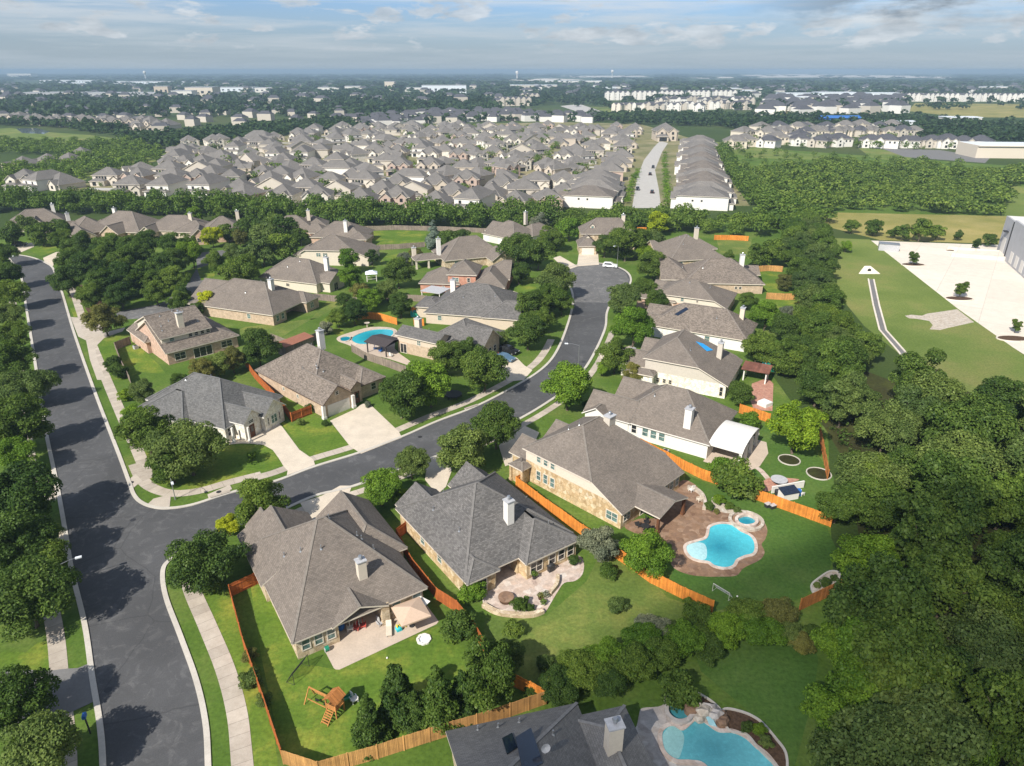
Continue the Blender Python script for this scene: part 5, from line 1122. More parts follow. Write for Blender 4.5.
def lamp_at(label, base, head):
    b = G(*base); best = min((abs((G(*head, h).xy-b.xy).length-1.7), h) for h in [4+.1*i for i in range(60)])
    hd = G(*head, best[1]); rz = math.degrees(math.atan2(hd.y-b.y, hd.x-b.x)); return street_lamp(label, b, rz, best[1]-.3, max(.8, min(2.4, (hd-b).xy.length)))
lamp_at('street lamp on the left kerb at the lower left, reaching over the road', (66,589), (76,558))
lamp_at('street lamp half hidden by trees on the left kerb, opposite the bare corner verge', (21,326), (29,310.5))
lamp_at('farthest street lamp on the left kerb at the road bend', (14,267), (15,257))
lamp_at('street lamp on the corner walk in front of the big oak', (175.5,499.5), (172,482.5))
lamp_at('street lamp standing in mid-street view where the residential street bends', (578,374), (566.5,343.5))
lamp_at('slim street lamp by the white SUV at the turning circle', (617,268), (615,246))
p = G(90.5,733.5); root = empty('mailbox_post', p, R(20), 'dark post with a small blue box beside the lower left kerb', 'mailbox'); m = MB(); m.box(-.06,-.06,0,.06,.06,2.4); m.build('post', M['dark'], root); m = MB(); m.box(-.16,-.3,2.2,.16,.3,2.55); m.dome((0,0,2.55), .16, .3, .12); m.build('box', M['blue'], root)
for (x, y), l in ((C(0,370,3.83,[(503,432)])[0],'small dark drain cover on the corner walk'),(C(140,430,6.4,[(505,398)])[0],'dark drain cover beside the kerb inlet below the big oak'),(C(340,290,5.12,[(645,605)])[0],'drain cover on the walk near the trampoline lawn')):
    m = MB(); m.tube((0,0,0), (0,0,.03), .38, .38, 16); tag(m.build('drain_cover', M['dark'], loc=G(x,y)+Vector((0,0,.045))), l, 'drain cover')
for (x, y), l in (((108,690),'round manhole cover in the wide road, nearest the photo bottom'),((133,520),'round manhole cover in the wide road at the street corner'),((420,437),'round manhole cover in the residential street below the broad driveway'),((585,300),'round manhole cover at the neck of the cul-de-sac')):
    m = MB(); m.tube((0,0,0), (0,0,.012), .38, .38, 18); tag(m.build('manhole_cover', M['dark'], loc=G(x,y)+Vector((0,0,.026))), l, 'manhole cover')
def inlet(label, a, b):
    a, b = G(*a), G(*b); d = b-a; m = MB(); m.box(0,-.25,.02,d.length,.25,.2); r = tag(m.build('drain_inlet', M['walk'], loc=a, rz=math.atan2(d.y,d.x)), label, 'drain inlet'); m = MB(); m.box(.1,-.27,.06,d.length-.1,-.245,.17); m.build('slot', M['dark'], r)
inlet('kerb drain inlet with a dark slot below the big oak lawn', C(140,430,6.4,[(450,436)])[0], C(140,430,6.4,[(580,396)])[0])
inlet('kerb drain inlet with a dark slot near the trampoline lawn', C(340,290,5.12,[(640,612)])[0], C(340,290,5.12,[(705,590)])[0])
# ================================================================== TREES
def leaf_mesh(name, cen, nor, half, rng, aspect=.62):
    n = len(cen); nor = nor/np.maximum(1e-6, np.linalg.norm(nor, axis=1, keepdims=True))
    a = np.cross(nor, rng.normal(size=(n,3))); a /= np.maximum(1e-6, np.linalg.norm(a, axis=1, keepdims=True)); b = np.cross(nor, a)
    h = half*rng.uniform(.65, 1.35, (n,1)) if np.isscalar(half) else half
    v = np.stack([cen-a*h, cen+b*h*aspect-a*h*.1, cen+a*h+nor*h*.2, cen-b*h*aspect-a*h*.1], 1).reshape(-1, 3)
    return quads(name, v)
def quads(name, v):
    n = len(v)//4; me = bpy.data.meshes.new(name)
    me.vertices.add(len(v)); me.vertices.foreach_set('co', v.astype(np.float32).ravel())
    me.loops.add(n*4); me.loops.foreach_set('vertex_index', np.arange(n*4, dtype=np.int32))
    me.polygons.add(n); me.polygons.foreach_set('loop_start', np.arange(0, n*4, 4, dtype=np.int32))
    me.update(calc_edges=True); me.validate(); return me
def crown_pts(rng, n, R0, H0, z0, nl, lr, shape='round'):
    zc = (H0+z0)/2; hz = (H0-z0)/2; lob = []
    for i in range(nl):
        if shape == 'cone':
            t = rng.uniform(0, 1)**1.2; rr = R0*(1-t)*.72+.25; a = rng.uniform(0, 6.283); q = rng.uniform(.25, 1)
            lob.append((rr*q*math.cos(a), rr*q*math.sin(a), z0+t*(H0-z0)*.9+.3, R0*lr*(1.05-.7*t)))
        else:
            d = rng.normal(size=3); d /= np.linalg.norm(d); k = rng.uniform(.45, .9)*(1-.0*i); r = R0*lr*rng.uniform(.65, 1.3)
            if shape == 'vase': d[2] = abs(d[2])*.9-.25
            lob.append((d[0]*R0*k, d[1]*R0*k, zc+d[2]*hz*k, r))
    lob.append((0, 0, zc-hz*.1, R0*.55)) if shape != 'cone' else None
    lob = np.array(lob); w = lob[:,3]**2; w /= w.sum(); ix = rng.choice(len(lob), n, p=w)
    d = rng.normal(size=(n,3)); d /= np.linalg.norm(d, axis=1, keepdims=True)
    lo = d[:,2] < -.35; d[lo,2] *= -rng.uniform(.2, 1, lo.sum())
    rad = lob[ix,3:4]*(.62+.46*rng.uniform(0, 1, (n,1))**.6)
    p = lob[ix,:3]+d*rad*np.array([1,1,.85]); p[:,2] = np.maximum(p[:,2], z0*.8+rng.uniform(0, .5, n))
    nor = d*.9+rng.normal(size=(n,3))*.55+np.array([0,0,.35]); return p, nor
def trunk_mesh(rng, H0, z0, R0, r=.2):
    m = MB(); x = y = 0.0; zs = [0, z0*.5, z0, (z0+H0)/2]; pr = None
    for i, z in enumerate(zs):
        q = Vector((x, y, z))
        if pr is not None: m.tube(pr[0], q, pr[1], r*(1-.22*i), 8, caps=False)
        pr = (q, r*(1-.22*i) if i else r*1.3); x += rng.uniform(-.15, .15); y += rng.uniform(-.15, .15)
    for i in range(6 if R0 > 2.5 else 0):
        a = i*1.05+rng.uniform(-.3, .3); zz = z0*.85+i*.18*(H0-z0)*.4
        m.tube((0,0,zz), (R0*.6*math.cos(a), R0*.6*math.sin(a), zz+(H0-zz)*.5), r*.5, r*.12, 6, caps=False)
    o = m.build('trunk', M['bark'], smooth=True); me = o.data; bpy.data.objects.remove(o); return me
PROTO = {}
def proto(key, n_var, R0, H0, z0, nl, lr, n, half, shape='round'):
    out = []
    for i in range(n_var):
        rng = np.random.default_rng(hash((len(key), ord(key[0]), i)) % 9999 + i); p, nor = crown_pts(rng, n, R0, H0, z0, nl, lr, shape)
        out.append((leaf_mesh('crown', p, nor, half, rng), trunk_mesh(rng, H0, max(z0, .5), R0, .2)))
    for c, t in out: c.materials.append(L['oak'])
    PROTO[key] = (out, R0, H0)
proto('round', 6, 4.0, 7.6, .9, 38, .29, 20000, .145)
proto('spread', 4, 5.0, 7.2, 1.0, 52, .25, 26000, .15)
proto('airy', 3, 4.0, 7.6, 1.0, 40, .24, 15000, .15)
proto('tall', 2, 2.9, 8.6, .9, 34, .32, 15000, .14)
proto('cone', 3, 2.1, 6.2, .15, 60, .4, 16000, .12, 'cone')
proto('bush', 4, 1.3, 2.0, .05, 22, .34, 5000, .085)
proto('far', 5, 4.2, 8.0, .5, 26, .33, 5200, .27)
def tree(cx, cy, rpx, kind='round', leaf='oak', label=None, name='broadleaf_tree', group=None, zs=1.0, cat='tree', at=None, r=None):
    var, R0, H0 = PROTO[kind]; ms = rnd.choice(var)
    if at is None:
        s = 1.0
        for _ in range(4):
            zc = .55*H0*s*zs; p = G(cx, cy, zc); s = rpx/ppm(p.x, p.y, zc)/R0*1.04
        p.z = 0
    else: p = at; s = r/R0
    if cat == 'shrub':
        o = bpy.data.objects.new(name, ms[0]); col.objects.link(o); o.location = (p.x, p.y, .02); c = o
    else:
        o = empty(name, (p.x, p.y, 0)); t = bpy.data.objects.new('trunk', ms[1]); col.objects.link(t); t.parent = o
        c = bpy.data.objects.new('crown', ms[0]); col.objects.link(c); c.parent = o
    o.rotation_euler.z = rnd.uniform(0, 6.28); k = rnd.uniform(.93, 1.07); o.scale = (s*k, s/k, s*zs)
    c.material_slots[0].link = 'OBJECT'; c.material_slots[0].material = L[leaf]
    tag(o, label, cat, group); return o
T = tree
# left kerb, from the photo's bottom upward
LK = [(38,752,40,'round','olive','light olive tree at the bottom left corner, in front of the shaded driveway'),
 (14,702,34,'round','oak','dark oak at the left edge beside the shaded grey driveway'),
 (26,598,46,'spread','dark','broad dark oak over the lower left sidewalk, above the driveway'),
 (16,544,34,'round','dark','dark tree at the left edge behind the lower left street lamp'),
 (40,562,24,'round','oak','oak overhanging the left kerb above the lower left street lamp'),
 (18,497,38,'round','dark','dark wide oak left of the kerb opposite the street corner'),
 (48,536,14,'round','oak','smaller oak on the left verge opposite the street corner'),
 (14,455,20,'round','bright','bright green bushy tree left of the driveway with the grass strip'),
 (14,425,30,'round','oak','oak at the left edge beside the shaded concrete drive'),
 (24,388,26,'spread','olive','olive-toned oak touching the left kerb halfway up the road'),
 (10,362,22,'round','oak','oak at the left edge just below the half hidden street lamp'),
 (12,336,17,'round','oak','oak at the left edge behind the half hidden street lamp'),
 (8,316,15,'round','olive','olive tree at the left edge above the half hidden street lamp'),
 (9,294,16,'round','oak','oak near the left kerb beside the third road shadow'),
 (8,274,14,'round','dark','dark tree at the left edge beside the second road shadow'),
 (4,254,12,'round','dark','dark tree at the left edge by the farthest street lamp')]
for c in LK: T(*c, name='oak_tree', group='oaks along the left kerb')
# corner park
for i, (x, y, r) in enumerate([(66,281,16),(70,262,13),(86,268,16),(88,296,14),(104,284,17),(104,259,14),(120,296,13),(124,262,16),(122,279,18),(140,278,17),(141,256,15),(156,293,13),(160,268,16),(157,282,14),(175,262,14),(174,280,14),(96,254,10),(112,301,10),(182,296,10)]):
    T(x, y, r, 'round', ['dark','oak'][i % 2], 'dark oak in the dense grove beside the bend of the wide road', 'oak_tree', 'dark oaks of the roadside grove')
for i, (x, y, r) in enumerate([(60,240,12),(84,244,13),(108,243,13),(133,246,14),(150,243,13),(172,246,13),(187,243,10)]):
    T(x, y, r, 'round', ['oak','dark','wood'][i % 3], 'leafy oak between the left row of houses and the roadside grove', 'oak_tree', 'oaks in front of the left row')
for c in [(178,301,11,'round','oak','oak over the side street behind the rose brick house'),(196,309,8,'round','dark','small dark oak at the roof edge of the rose brick house'),(216,262,12,'round','oak','oak at the side street bend, left of the broad bushy tree'),(212,288,10,'round','bright','bright tree on the side street, above the small yellow-green tree'),(246,288,9,'round','dark','dark tree touching the roof of the tan brick house'),(232,255,12,'round','olive','olive tree above the side street bend')]: T(*c)
T(191,252,14,'round','lime','fresh green tree at the right end of the roadside grove',zs=1.1); T(104,319,19,'airy','rust','bronze-olive thin tree at the street corner left of the rose brick house',zs=.9)
T(206,299,8.5,'tall','yellow','small yellow-green tree between the rose brick house and the brown-roofed house'); T(212,236,11,'airy','yellow','yellow tree beside the rose gable house of the left row')
T(195,214,9,'far','lime','bright green small tree behind the left row roofs')
for c in [(40,232,13,'far','oak','tree on the lawn island between the two pale driveways'),(58,230,12,'far','dark','dark tree above the pale driveways'),(70,246,9,'far','oak','round tree right of the pale driveway with a white garage'),(26,226,11,'far','olive','olive tree at the left row, above the farthest street lamp'),(12,234,12,'far','dark','dark tree at the photo left edge by the first row house'),
 (228,232,10,'far','oak','tree right of the yellow tree, in the side street'),(239,238,8,'far','rust','small brownish tree between yellow tree and the side street grove'),(250,229,13,'far','dark','dark tree above the side street, left of the cream chimney'),(266,236,14,'far','olive','grey-olive oak above the side street'),(284,229,14,'far','dark','dark oak hiding the roof with the cream chimney'),(282,246,15,'far','oak','oak left of the butter-yellow wall house'),(262,252,14,'far','olive','olive oak over the side street near its bend'),(238,271,22,'spread','oak','broad bushy tree on the lawn beside the side street'),(246,258,11,'far','olive','grey-green tree behind the broad bushy lawn tree'),(300,236,9,'far','dark','dark tree beside the rose gable and white chimney'),(274,221,10,'far','oak','tree between the cream chimney and the belt'),(222,215,9,'far','oak','tree behind the left row at the roof chimney')]: T(*c)
# gardens between the streets
for c in [(349,259,13,'airy','bright','light green tree in front of the butter-yellow wall house'),(350,278,13,'round','bright','round green tree below the light green one, left of the gazebo'),(398,273,15,'round','oak','dark round tree right of the gazebo'),(386,289,11,'round','olive','olive tree below the gazebo'),(372,256,6,'tall','dark','slim dark tree at the right end of the butter-yellow wall house'),(415,253,7,'round','rust','bronze shrubby tree beside the blue-grey spruce yard'),(404,258,7,'round','grey','grey-green small tree above the gazebo fence'),
 (433,233,10,'cone','blue','blue-grey spruce on the open lawn'),(447,241,11,'far','oak','green tree right of the blue-grey spruce'),(460,236,9,'far','dark','dark tree left of the big hip roof house'),
 (370,300,13,'round','bright','bright tree above the kidney pool'),(354,312,13,'round','dark','dark tree left of the kidney pool'),(338,318,10,'round','oak','oak at the lawn edge left of the kidney pool'),(400,305,13,'round','dark','dark tree between the orange pool fence and the play tower'),(343,300,8,'round','dark','dark bush-like tree at the weathered fence end'),(326,328,8,'bush','grey','pinkish grey shrub beside the double-garage house chimney'),
 (258,347,20,'round','dark','dark green round tree between rose brick house and double-garage house'),(310,408,5,'bush','dark','small dark bush at the red-orange fence corner'),
 (140,391,13,'round','olive','olive tree at the weathered fence left of the slate-grey roof'),
 (200,372,14,'round','rust','left crape myrtle of the row behind the slate-grey roof'),(217,364,13,'round','olive','middle crape myrtle of the row behind the slate-grey roof'),(232,360,13,'round','rust','right crape myrtle of the row behind the slate-grey roof'),(181,382,10,'round','oak','small tree at the left end of the crape myrtle row'),
 (146,432,25,'round','oak','oak on the corner lawn nearest the wide road'),(188,449,37,'spread','olive','huge spreading oak on the corner lawn'),(170,462,22,'round','oak','oak merging into the huge corner oak at its street side'),(135,415,13,'round','bright','brighter small tree beside the walk, left of the slate-grey roof')]: T(*c)
T(252,456,5,'airy','lime','thin sapling in a mulch spot on the curved driveway lawn')
# residential street, far side
for c in [(521,250,20,'round','dark','dark tree on the front lawn left of the cul-de-sac'),(538,252,17,'round','oak','tree next to the dark front lawn tree, left of the cul-de-sac'),(549,238,13,'round','oak','tree behind the cul-de-sac driveway on its left'),(519,272,12,'round','dark','low dark tree beside the red brick house front'),(569,228,12,'far','bright','brighter tree left of the dormered house'),(556,240,9,'far','lime','light green tree in front of the belt near the grey chimney'),(540,222,9,'far','grey','grey-blue tree behind the grey chimney house'),
 (556,281,18,'round','olive','street tree overhanging the kerb at the cul-de-sac neck'),(550,298,17,'round','oak','second street tree down from the cul-de-sac neck'),(532,306,18,'round','oak','third street tree down from the cul-de-sac, on the lawn side'),(562,303,12,'round','oak','kerbside tree over the bend, fourth from the cul-de-sac'),(528,332,18,'round','dark','dark round street tree above the cars driveway'),(543,320,13,'round','oak','street tree squeezed between the dark round tree and the kerb'),
 (484,367,25,'round','oak','wide oak hiding the front of the pool house'),(447,356,19,'round','oak','oak behind the trampoline lawn, nearest the pool house wall'),(430,383,25,'round','bright','feathery green tree with a visible trunk by the trampoline'),(400,394,25,'round','dark','dark rounded tree right of the broad driveway'),(468,350,13,'round','dark','dark tree in front of the pool house entry'),(499,340,9,'round','olive','small olive tree above the parked cars')]: T(*c)
# near side
for c in [(568,387,24,'round','bright','dense bright green tree at the kerb right of the bend lamp'),(496,426,24,'round','dark','dense dark green tree at the kerb above the gold stone house'),(466,447,27,'round','olive','pale olive tree between driveway and the dense dark green tree'),(411,463,17,'round','olive','small pale olive tree above the charcoal roof'),(380,487,21,'round','bright','bright green tree squeezed between the two big near roofs'),(400,497,10,'round','lime','lighter small tree right beside the charcoal roof corner'),(258,503,26,'round','oak','oak on the verge behind the umbrella house'),(228,524,13,'airy','yellow','yellow-green tree at the corner behind the umbrella house'),(206,563,38,'spread','dark','big dark oak on the corner lawn left of the umbrella house')]: T(*c)
for c in [(626,241,19,'round','oak','broad tree in front of the dormered house, left of the white SUV lamp'),(641,243,14,'round','oak','tree right of the white SUV in front of the dormered house'),(605,246,11,'round','dark','tree beside the dormered house garage'),(647,252,10,'round','lime','yellowish green tree at the right of the cul-de-sac front trees'),(654,264,16,'round','oak','tree in front of the plain brown-roofed house right of the cul-de-sac'),(659,222,12,'far','yellow','bright yellow-green tree standing in the tree belt'),(655,240,10,'far','olive','olive tree beside the short orange fence piece'),
 (622,299,18,'round','olive','olive tree at the inner kerb of the cul-de-sac neck'),(645,290,14,'round','dark','dark tree in front of the rose-brick upper wall'),(656,301,12,'round','oak','tree against the taller rose brick house'),(634,328,21,'round','bright','bright green tree at the kerb across from the street lamp'),(615,356,18,'round','oak','dark-green kerb tree left of the silver pickup'),(632,373,11,'round','rust','bronze shrubby tree in front of the white stone entry'),(603,368,8,'round','bright','little tree on the verge beside the dense bright green tree'),(661,322,9,'round','grey','twiggy grey tree at the roof corner of the solar panel house'),(681,329,6,'bush','rust','brownish shrub showing between two roofs'),
 (766,316,15,'round','bright','bright round tree on the lawn behind the solar panel house'),(748,301,9,'round','dark','dark round tree beside the tan brick side wall'),(757,347,17,'round','oak','oak behind the blue tarp roof chimney'),(756,254,11,'far','oak','oak right of the plain brown-roofed house lawn'),(773,252,13,'far','oak','oak where the orange fence meets the wood'),(729,256,6,'far','dark','low dark tree between two roofs on the right row'),(741,393,13,'round','dark','dark green tree at the white stone house corner'),(787,312,8,'round','grey','grey-green small tree inside the tan fence'),(797,427,28,'airy','lime','big lime-green tree in a white ring on the right lawn'),(786,282,9,'round','rust','bronze tree beside the square lawn'),
 (600,544,20,'round','grey','silver-grey leaved tree at the end of the orange fence'),(646,554,25,'round','bright','bright green tree below the arched porch'),(490,572,1,'bush','dark','x')][:-1]: T(*c)
# shrubs of the near gardens
def SH(x, y, r, leaf, label, zs=1.0, group=None): return T(x, y, r, 'bush', leaf, label, 'shrub', group, zs, 'shrub')
for c in [(750,420,11,'bright','round clipped bush-like tree in the smallest white ring'),(609,570,10,'oak','green shrub between the silver-grey tree and the bright green tree'),(472,591,13,'bright','round bright shrub at the corner of the charcoal-roofed house'),(458,626,17,'dark','dark sprawling shrub at the red-orange fence end'),(519,605,8,'oak','small upright shrub at the curved seat wall'),(617,605,9.5,'olive','round clipped bush alone on the middle lawn'),(546,662,10,'olive','round bush on the lower middle lawn beside the hedge'),(513,629,11,'oak','round bush left on the middle lawn below the seat wall'),(532,690,7,'dark','dark bush at the orange stub fence'),(530,607,5,'dark','tiny bush next to the white-flowered pot'),
 (412,730,5,'bright','left of three small clipped bushes in front of the bottom fence'),(421,725,5,'lime','middle of three small clipped bushes in front of the bottom fence'),(432,721,5.5,'bright','right of three small clipped bushes in front of the bottom fence'),
 (252,678,11,'olive','olive shrub outside the red-orange fence, upper of three'),(263,700,8,'olive','olive shrub outside the red-orange fence, lower of three'),(250,655,8,'rust','bronze shrub outside the red-orange fence, topmost of three'),
 (735,477,22,'oak','large bushy shrub at the orange fence, left part of the pair'),(722,470,14,'bright','brighter shrub left of the large bushy one at the orange fence'),(748,488,13,'olive','olive shrub at the right end of the large bushy one'),
 (719,500,6,'lime','lime low shrub in the upper rock bed'),(729,506,4.5,'oak','small green shrub in the upper rock bed'),(737,510,4,'olive','tiny shrub at the right of the upper rock bed'),(709,506,5,'dark','dark shrub between curved wall and rock bed'),(717,511,3.5,'rust','low bronze plant in the upper rock bed'),
 (826,583,6,'dark','dark clipped bush in the right rock bed'),(817,585,4,'olive','low plant in the right rock bed'),(834,578,4,'dark','small dark bush at the wood end of the right rock bed'),
 (747,727,6,'dark','dark round shrub in the pool mulch bed'),(760,730,7,'lime','yellowish shrub in the pool mulch bed'),(766,742,7,'olive','olive shrub low in the pool mulch bed'),(682,690,20,'dark','dark weeping shrub behind the pool boulders'),
 (689,603,6,'oak','small shrub at the lower orange fence end, upper'),(693,610,8,'dark','dark shrub at the lower orange fence end, lower'),
 (113,362,9,'dark','dark shrub on the footpath lawn, upper'),(118,371,9,'dark','dark shrub on the footpath lawn, lower'),(270,415,5,'oak','clipped bush at the slate-grey house corner'),(325,423,4,'dark','small shrub at the garage corner beside the broad driveway'),(368,404,4,'grey','grey-green low shrub at the broad driveway top'),(126,395,7,'lime','lime shrub by the walk left of the olive tree'),(375,297,10,'oak','hedge-like shrub below the light green garden tree'),(360,290,9,'rust','bronze shrub below the round green tree near the gazebo'),(588,405,6,'dark','dark shrub at the white-walled house front'),(652,562,8,'bright','low bright shrub beneath the porch tree'),(574,560,6,'dark','small dark shrub at the fence below the silver-grey tree'),(300,422,4,'olive','low shrub outside the red-orange fence corner')]: SH(*c)
# hedge in front of the curved driveway gable
for i, (x, y) in enumerate(C(120,290,5.106,[(650,685),(680,675),(710,665),(740,655)])): SH(x, y, 3.6, 'bright', 'clipped hedge plant in the row below the twin cream gable', .8, 'hedge plants below the twin gable')
# row of dark cedars and the hedge mass across the bottom
for c in [(368,716,20,'cone','dark','leftmost dark cedar in the row behind the bottom tan fence'),(396,690,25,'cone','dark','second dark cedar in the row behind the bottom tan fence'),(438,692,24,'cone','oak','third cedar in the bottom row, beside the clipped bushes'),(487,672,28,'tall','oak','tall tree at the right end of the dark cedar row'),(462,690,18,'cone','dark','fourth dark cedar, short, before the tall end tree'),(414,708,16,'cone','dark','short dark cedar behind the clipped bushes'),(510,655,14,'tall','olive','olive tree right behind the tall end tree of the cedar row')]: T(*c, zs=1.05)
for i, (x, y, r, l) in enumerate([(560,686,22,'dark'),(585,672,24,'oak'),(608,680,20,'dark'),(606,655,22,'bright'),(632,664,24,'oak'),(640,640,22,'bright'),(660,652,22,'oak'),(655,628,18,'grey'),(683,640,22,'bright'),(700,622,20,'oak'),(706,648,18,'dark'),(728,630,22,'bright'),(745,612,20,'oak'),(760,628,22,'bright'),(779,612,20,'rust'),(788,632,16,'olive'),(803,643,14,'rust'),(570,664,16,'oak'),(815,632,9,'dark')]):
    T(x, y, r, 'round', l, {'dark':'dark green bushy tree','oak':'mid green bushy tree','bright':'glossy bright green bushy tree','grey':'grey-green bushy tree','rust':'bronze-tinged bushy tree','olive':'olive bushy tree'}[l]+' in the tall hedge running diagonally above the bottom pool', 'hedge_tree', 'bushy trees of the diagonal hedge', .72, 'hedge bush')
# the tree belt across the middle
belt = smooth([G(*p) for p in [(-20,214),(60,215),(130,216),(200,219),(300,224),(400,229),(500,231),(560,230),(640,230),(690,234),(775,239)]], 4)
acc = 0; pts = []; back_belt = []
for a, b in zip(belt[:-1], belt[1:]):
    n = max(1, round((b-a).length/6.8))
    for i in range(n): pts.append(a+(b-a)*(i/n))
for i, p in enumerate(pts):
    back_belt.append((p.x+rnd.uniform(-2,2), p.y+13+rnd.uniform(-1.5,1.5))); back_belt.append((p.x+3+rnd.uniform(-2,2), p.y+8.5+rnd.uniform(-1.5,1.5)))
    back_belt.append((p.x+rnd.uniform(-1.5,1.5), p.y+3+rnd.uniform(-1,1)))
# the wood on the right
def inside(p, poly):
    r = False; j = len(poly)-1
    for i in range(len(poly)):
        a, b = poly[i], poly[j]
        if (a[1] > p[1]) != (b[1] > p[1]) and p[0] < (b[0]-a[0])*(p[1]-a[1])/(b[1]-a[1]+1e-12)+a[0]: r = not r
        j = i
    return r
def scatter(poly_px, gap, n_try, seed, world=None):
    poly = [(p.x, p.y) for p in (G(*q) for q in poly_px)] if world is None else world
    x0, x1 = min(p[0] for p in poly), max(p[0] for p in poly); y0, y1 = min(p[1] for p in poly), max(p[1] for p in poly)
    rr = random.Random(seed); out = []; cell = {}
    for _ in range(n_try):
        p = (rr.uniform(x0, x1), rr.uniform(y0, y1))
        if not inside(p, poly): continue
        c = (int(p[0]/gap), int(p[1]/gap)); ok = True
        for i in (-1, 0, 1):
            for j in (-1, 0, 1):
                for o in cell.get((c[0]+i, c[1]+j), ()):
                    if (o[0]-p[0])**2+(o[1]-p[1])**2 < gap*gap: ok = False
        if ok: cell.setdefault(c, []).append(p); out.append(p)
    return out
WL = {'dark':'dark broadleaf tree in the dense wood filling the right side','oak':'mid green broadleaf tree in the dense wood filling the right side','olive':'olive-grey oak in the dense wood filling the right side','wood':'mottled green tree in the dense wood filling the right side','bright':'bright green tree in the dense wood filling the right side'}
w1 = scatter([(792,402),(814,384),(860,404),(930,414),(1100,412),(1180,820),(900,850),(846,840),(844,720),(862,640),(886,600),(868,540),(862,480),(854,440)], 6.1, 9000, 11)
for p in w1:
    px = 0; y = p[1]
    lf = 'olive' if y > 95 and rnd.random() < .4 else rnd.choice(['dark','dark','dark','oak','wood','olive'])
    T(0,0,0,rnd.choice(['round','spread','round','airy','tall']),lf,WL[lf],'woodland_tree','trees of the right-hand wood',rnd.uniform(.8,1.35),at=Vector((p[0],p[1],0)),r=rnd.uniform(3.3,5.6))
for c in [(868,662,44,'round','bright'),(850,720,38,'round','bright'),(900,706,40,'round','bright'),(955,752,34,'round','bright'),(845,650,28,'round','bright'),(862,470,22,'round','oak'),(868,560,30,'round','bright'),(838,505,20,'round','oak')]:
    T(*c, 'bright green tree at the front of the right-hand wood, in front of the dark mass' if c[4] == 'bright' else 'green tree leaning over the lawn edge at the wood', 'woodland_tree', 'front trees of the right-hand wood')
w2 = scatter([(782,258),(800,225),(822,240),(822,300),(836,345),(880,368),(830,380),(800,385),(778,372),(782,345),(806,318),(800,290)], 5.2, 3000, 12)
for p in w2:
    lf = rnd.choice(['dark','oak','wood','olive']); T(0,0,0,'round',lf,{'dark':'dark','oak':'mid green','wood':'mottled green','olive':'olive'}[lf]+' tree in the strip of wood behind the right row of gardens','woodland_tree','trees of the strip behind the right gardens',rnd.uniform(.9,1.2),at=Vector((p[0],p[1],0)),r=rnd.uniform(3.2,4.8))
# trees by the concrete lot
for c in [(914,257,5,'tall','oak','young tree in the lot island nearest the grey utility boxes'),(962,288,6,'tall','oak','young leaning tree in the middle lot island'),(1017,325,5,'tall','oak','young tree in the lot island at the photo right edge'),(977,243,4,'tall','dark','young dark tree in the planted strip before the warehouse'),(874,226,9,'far','oak','round tree at the left end of the hedge row above the lot'),(921,229,12,'far','oak','large round tree in the middle of the hedge row above the lot'),(903,232,8,'far','wood','shrubby tree left of the large round one above the lot'),(938,232,8,'far','wood','shrubby tree right of the large round one above the lot'),(893,233,5,'far','oak','small tree at the hedge row start above the lot'),(959,235,5,'far','dark','small lone tree in the hedge line near the warehouse'),(990,239,7,'far','dark','dark bushy tree beside the warehouse end wall'),(846,246,6,'far','bright','light shrubby tree at the upper corner of the mown field'),(836,252,7,'far','oak','tree at the wood corner of the mown field'),(852,226,7,'far','wood','tree at the dry field edge above the mown field')]: T(*c)
# ================================================================== RIGHT: WAREHOUSE, LOT
a, b = G(880+742/6.382, 200+330/6.382), G(880+803/6.382, 200+385/6.382)
ang = math.atan2(b.y-a.y, b.x-a.x); root = empty('warehouse', a, ang, 'grey concrete warehouse with white dock doors at the photo right edge', 'warehouse')
ln = (b-a).length; WLn, WD, WH = ln+120, 60, 12.5
m = MB(); m.box(0,0,0,ln,WD,WH); m.box(ln+.01,-.6,0,WLn,WD,WH+.8); m.build('wall', M['whstone'], root)
m = MB(); m.box(.5,.5,WH+.01,ln-.3,WD-.5,WH+.06); m.box(ln+.5,0,WH+.82,WLn-.5,WD-.5,WH+.87); m.build('roof', M['white'], root)
m = MB(); m.box(ln-1.2,-.62,0,ln-.2,-.6,WH-.5); m.box(ln-1.0,-.66,0,ln-.4,.02,WH); m.build('drain_pipe', M['dark'], root)
for x, w, h, yy in ((3,4.2,5.5,-.03),(ln+5,3.2,3.6,-.63),(ln+11,3.2,3.6,-.63),(ln+17,3.2,3.6,-.63),(ln+23,3.2,3.6,-.63),(ln+29,3.2,3.6,-.63),(ln+35,3.2,3.6,-.63)):
    m = MB(); m.box(x,yy-.05,.6 if w < 4 else 0,x+w,yy+.02,.6+h); m.build('dock_door', M['white'], root)
m = MB(); m.box(5,-1.2,8.2,7.5,-.05,8.5); m.build('canopy', M['dark'], root)
root = empty('ramp_wall', G(952,250), 0, 'white concrete ramp wall running to the warehouse corner', 'ramp wall'); p0, p1 = G(951,256.5), G(1006,261); d = p1-p0; root.location = p0; root.rotation_euler.z = math.atan2(d.y, d.x)
m = MB(); m.box(0,0,.02,d.length,.4,1.3); m.box(0,10,.02,d.length,10.4,1.3); m.build('wall', M['lot'], root); m = MB(); m.poly([(0,.4,.05),(d.length,.4,1.2),(d.length,10,1.2),(0,10,.05)]); m.build('ramp', M['lot'], root)
root = empty('utility_cabinet', G(888,250), -.4, 'group of grey utility boxes at the corner of the concrete lot', 'utility cabinet'); m = MB(); m.box(-3.2,-2,0,3.2,2,2.3); m.build('case', M['greymetal'], root); m = MB(); m.box(-3.3,-2.1,2.3,3.3,2.1,2.4); m.build('lid', M['metal'], root)
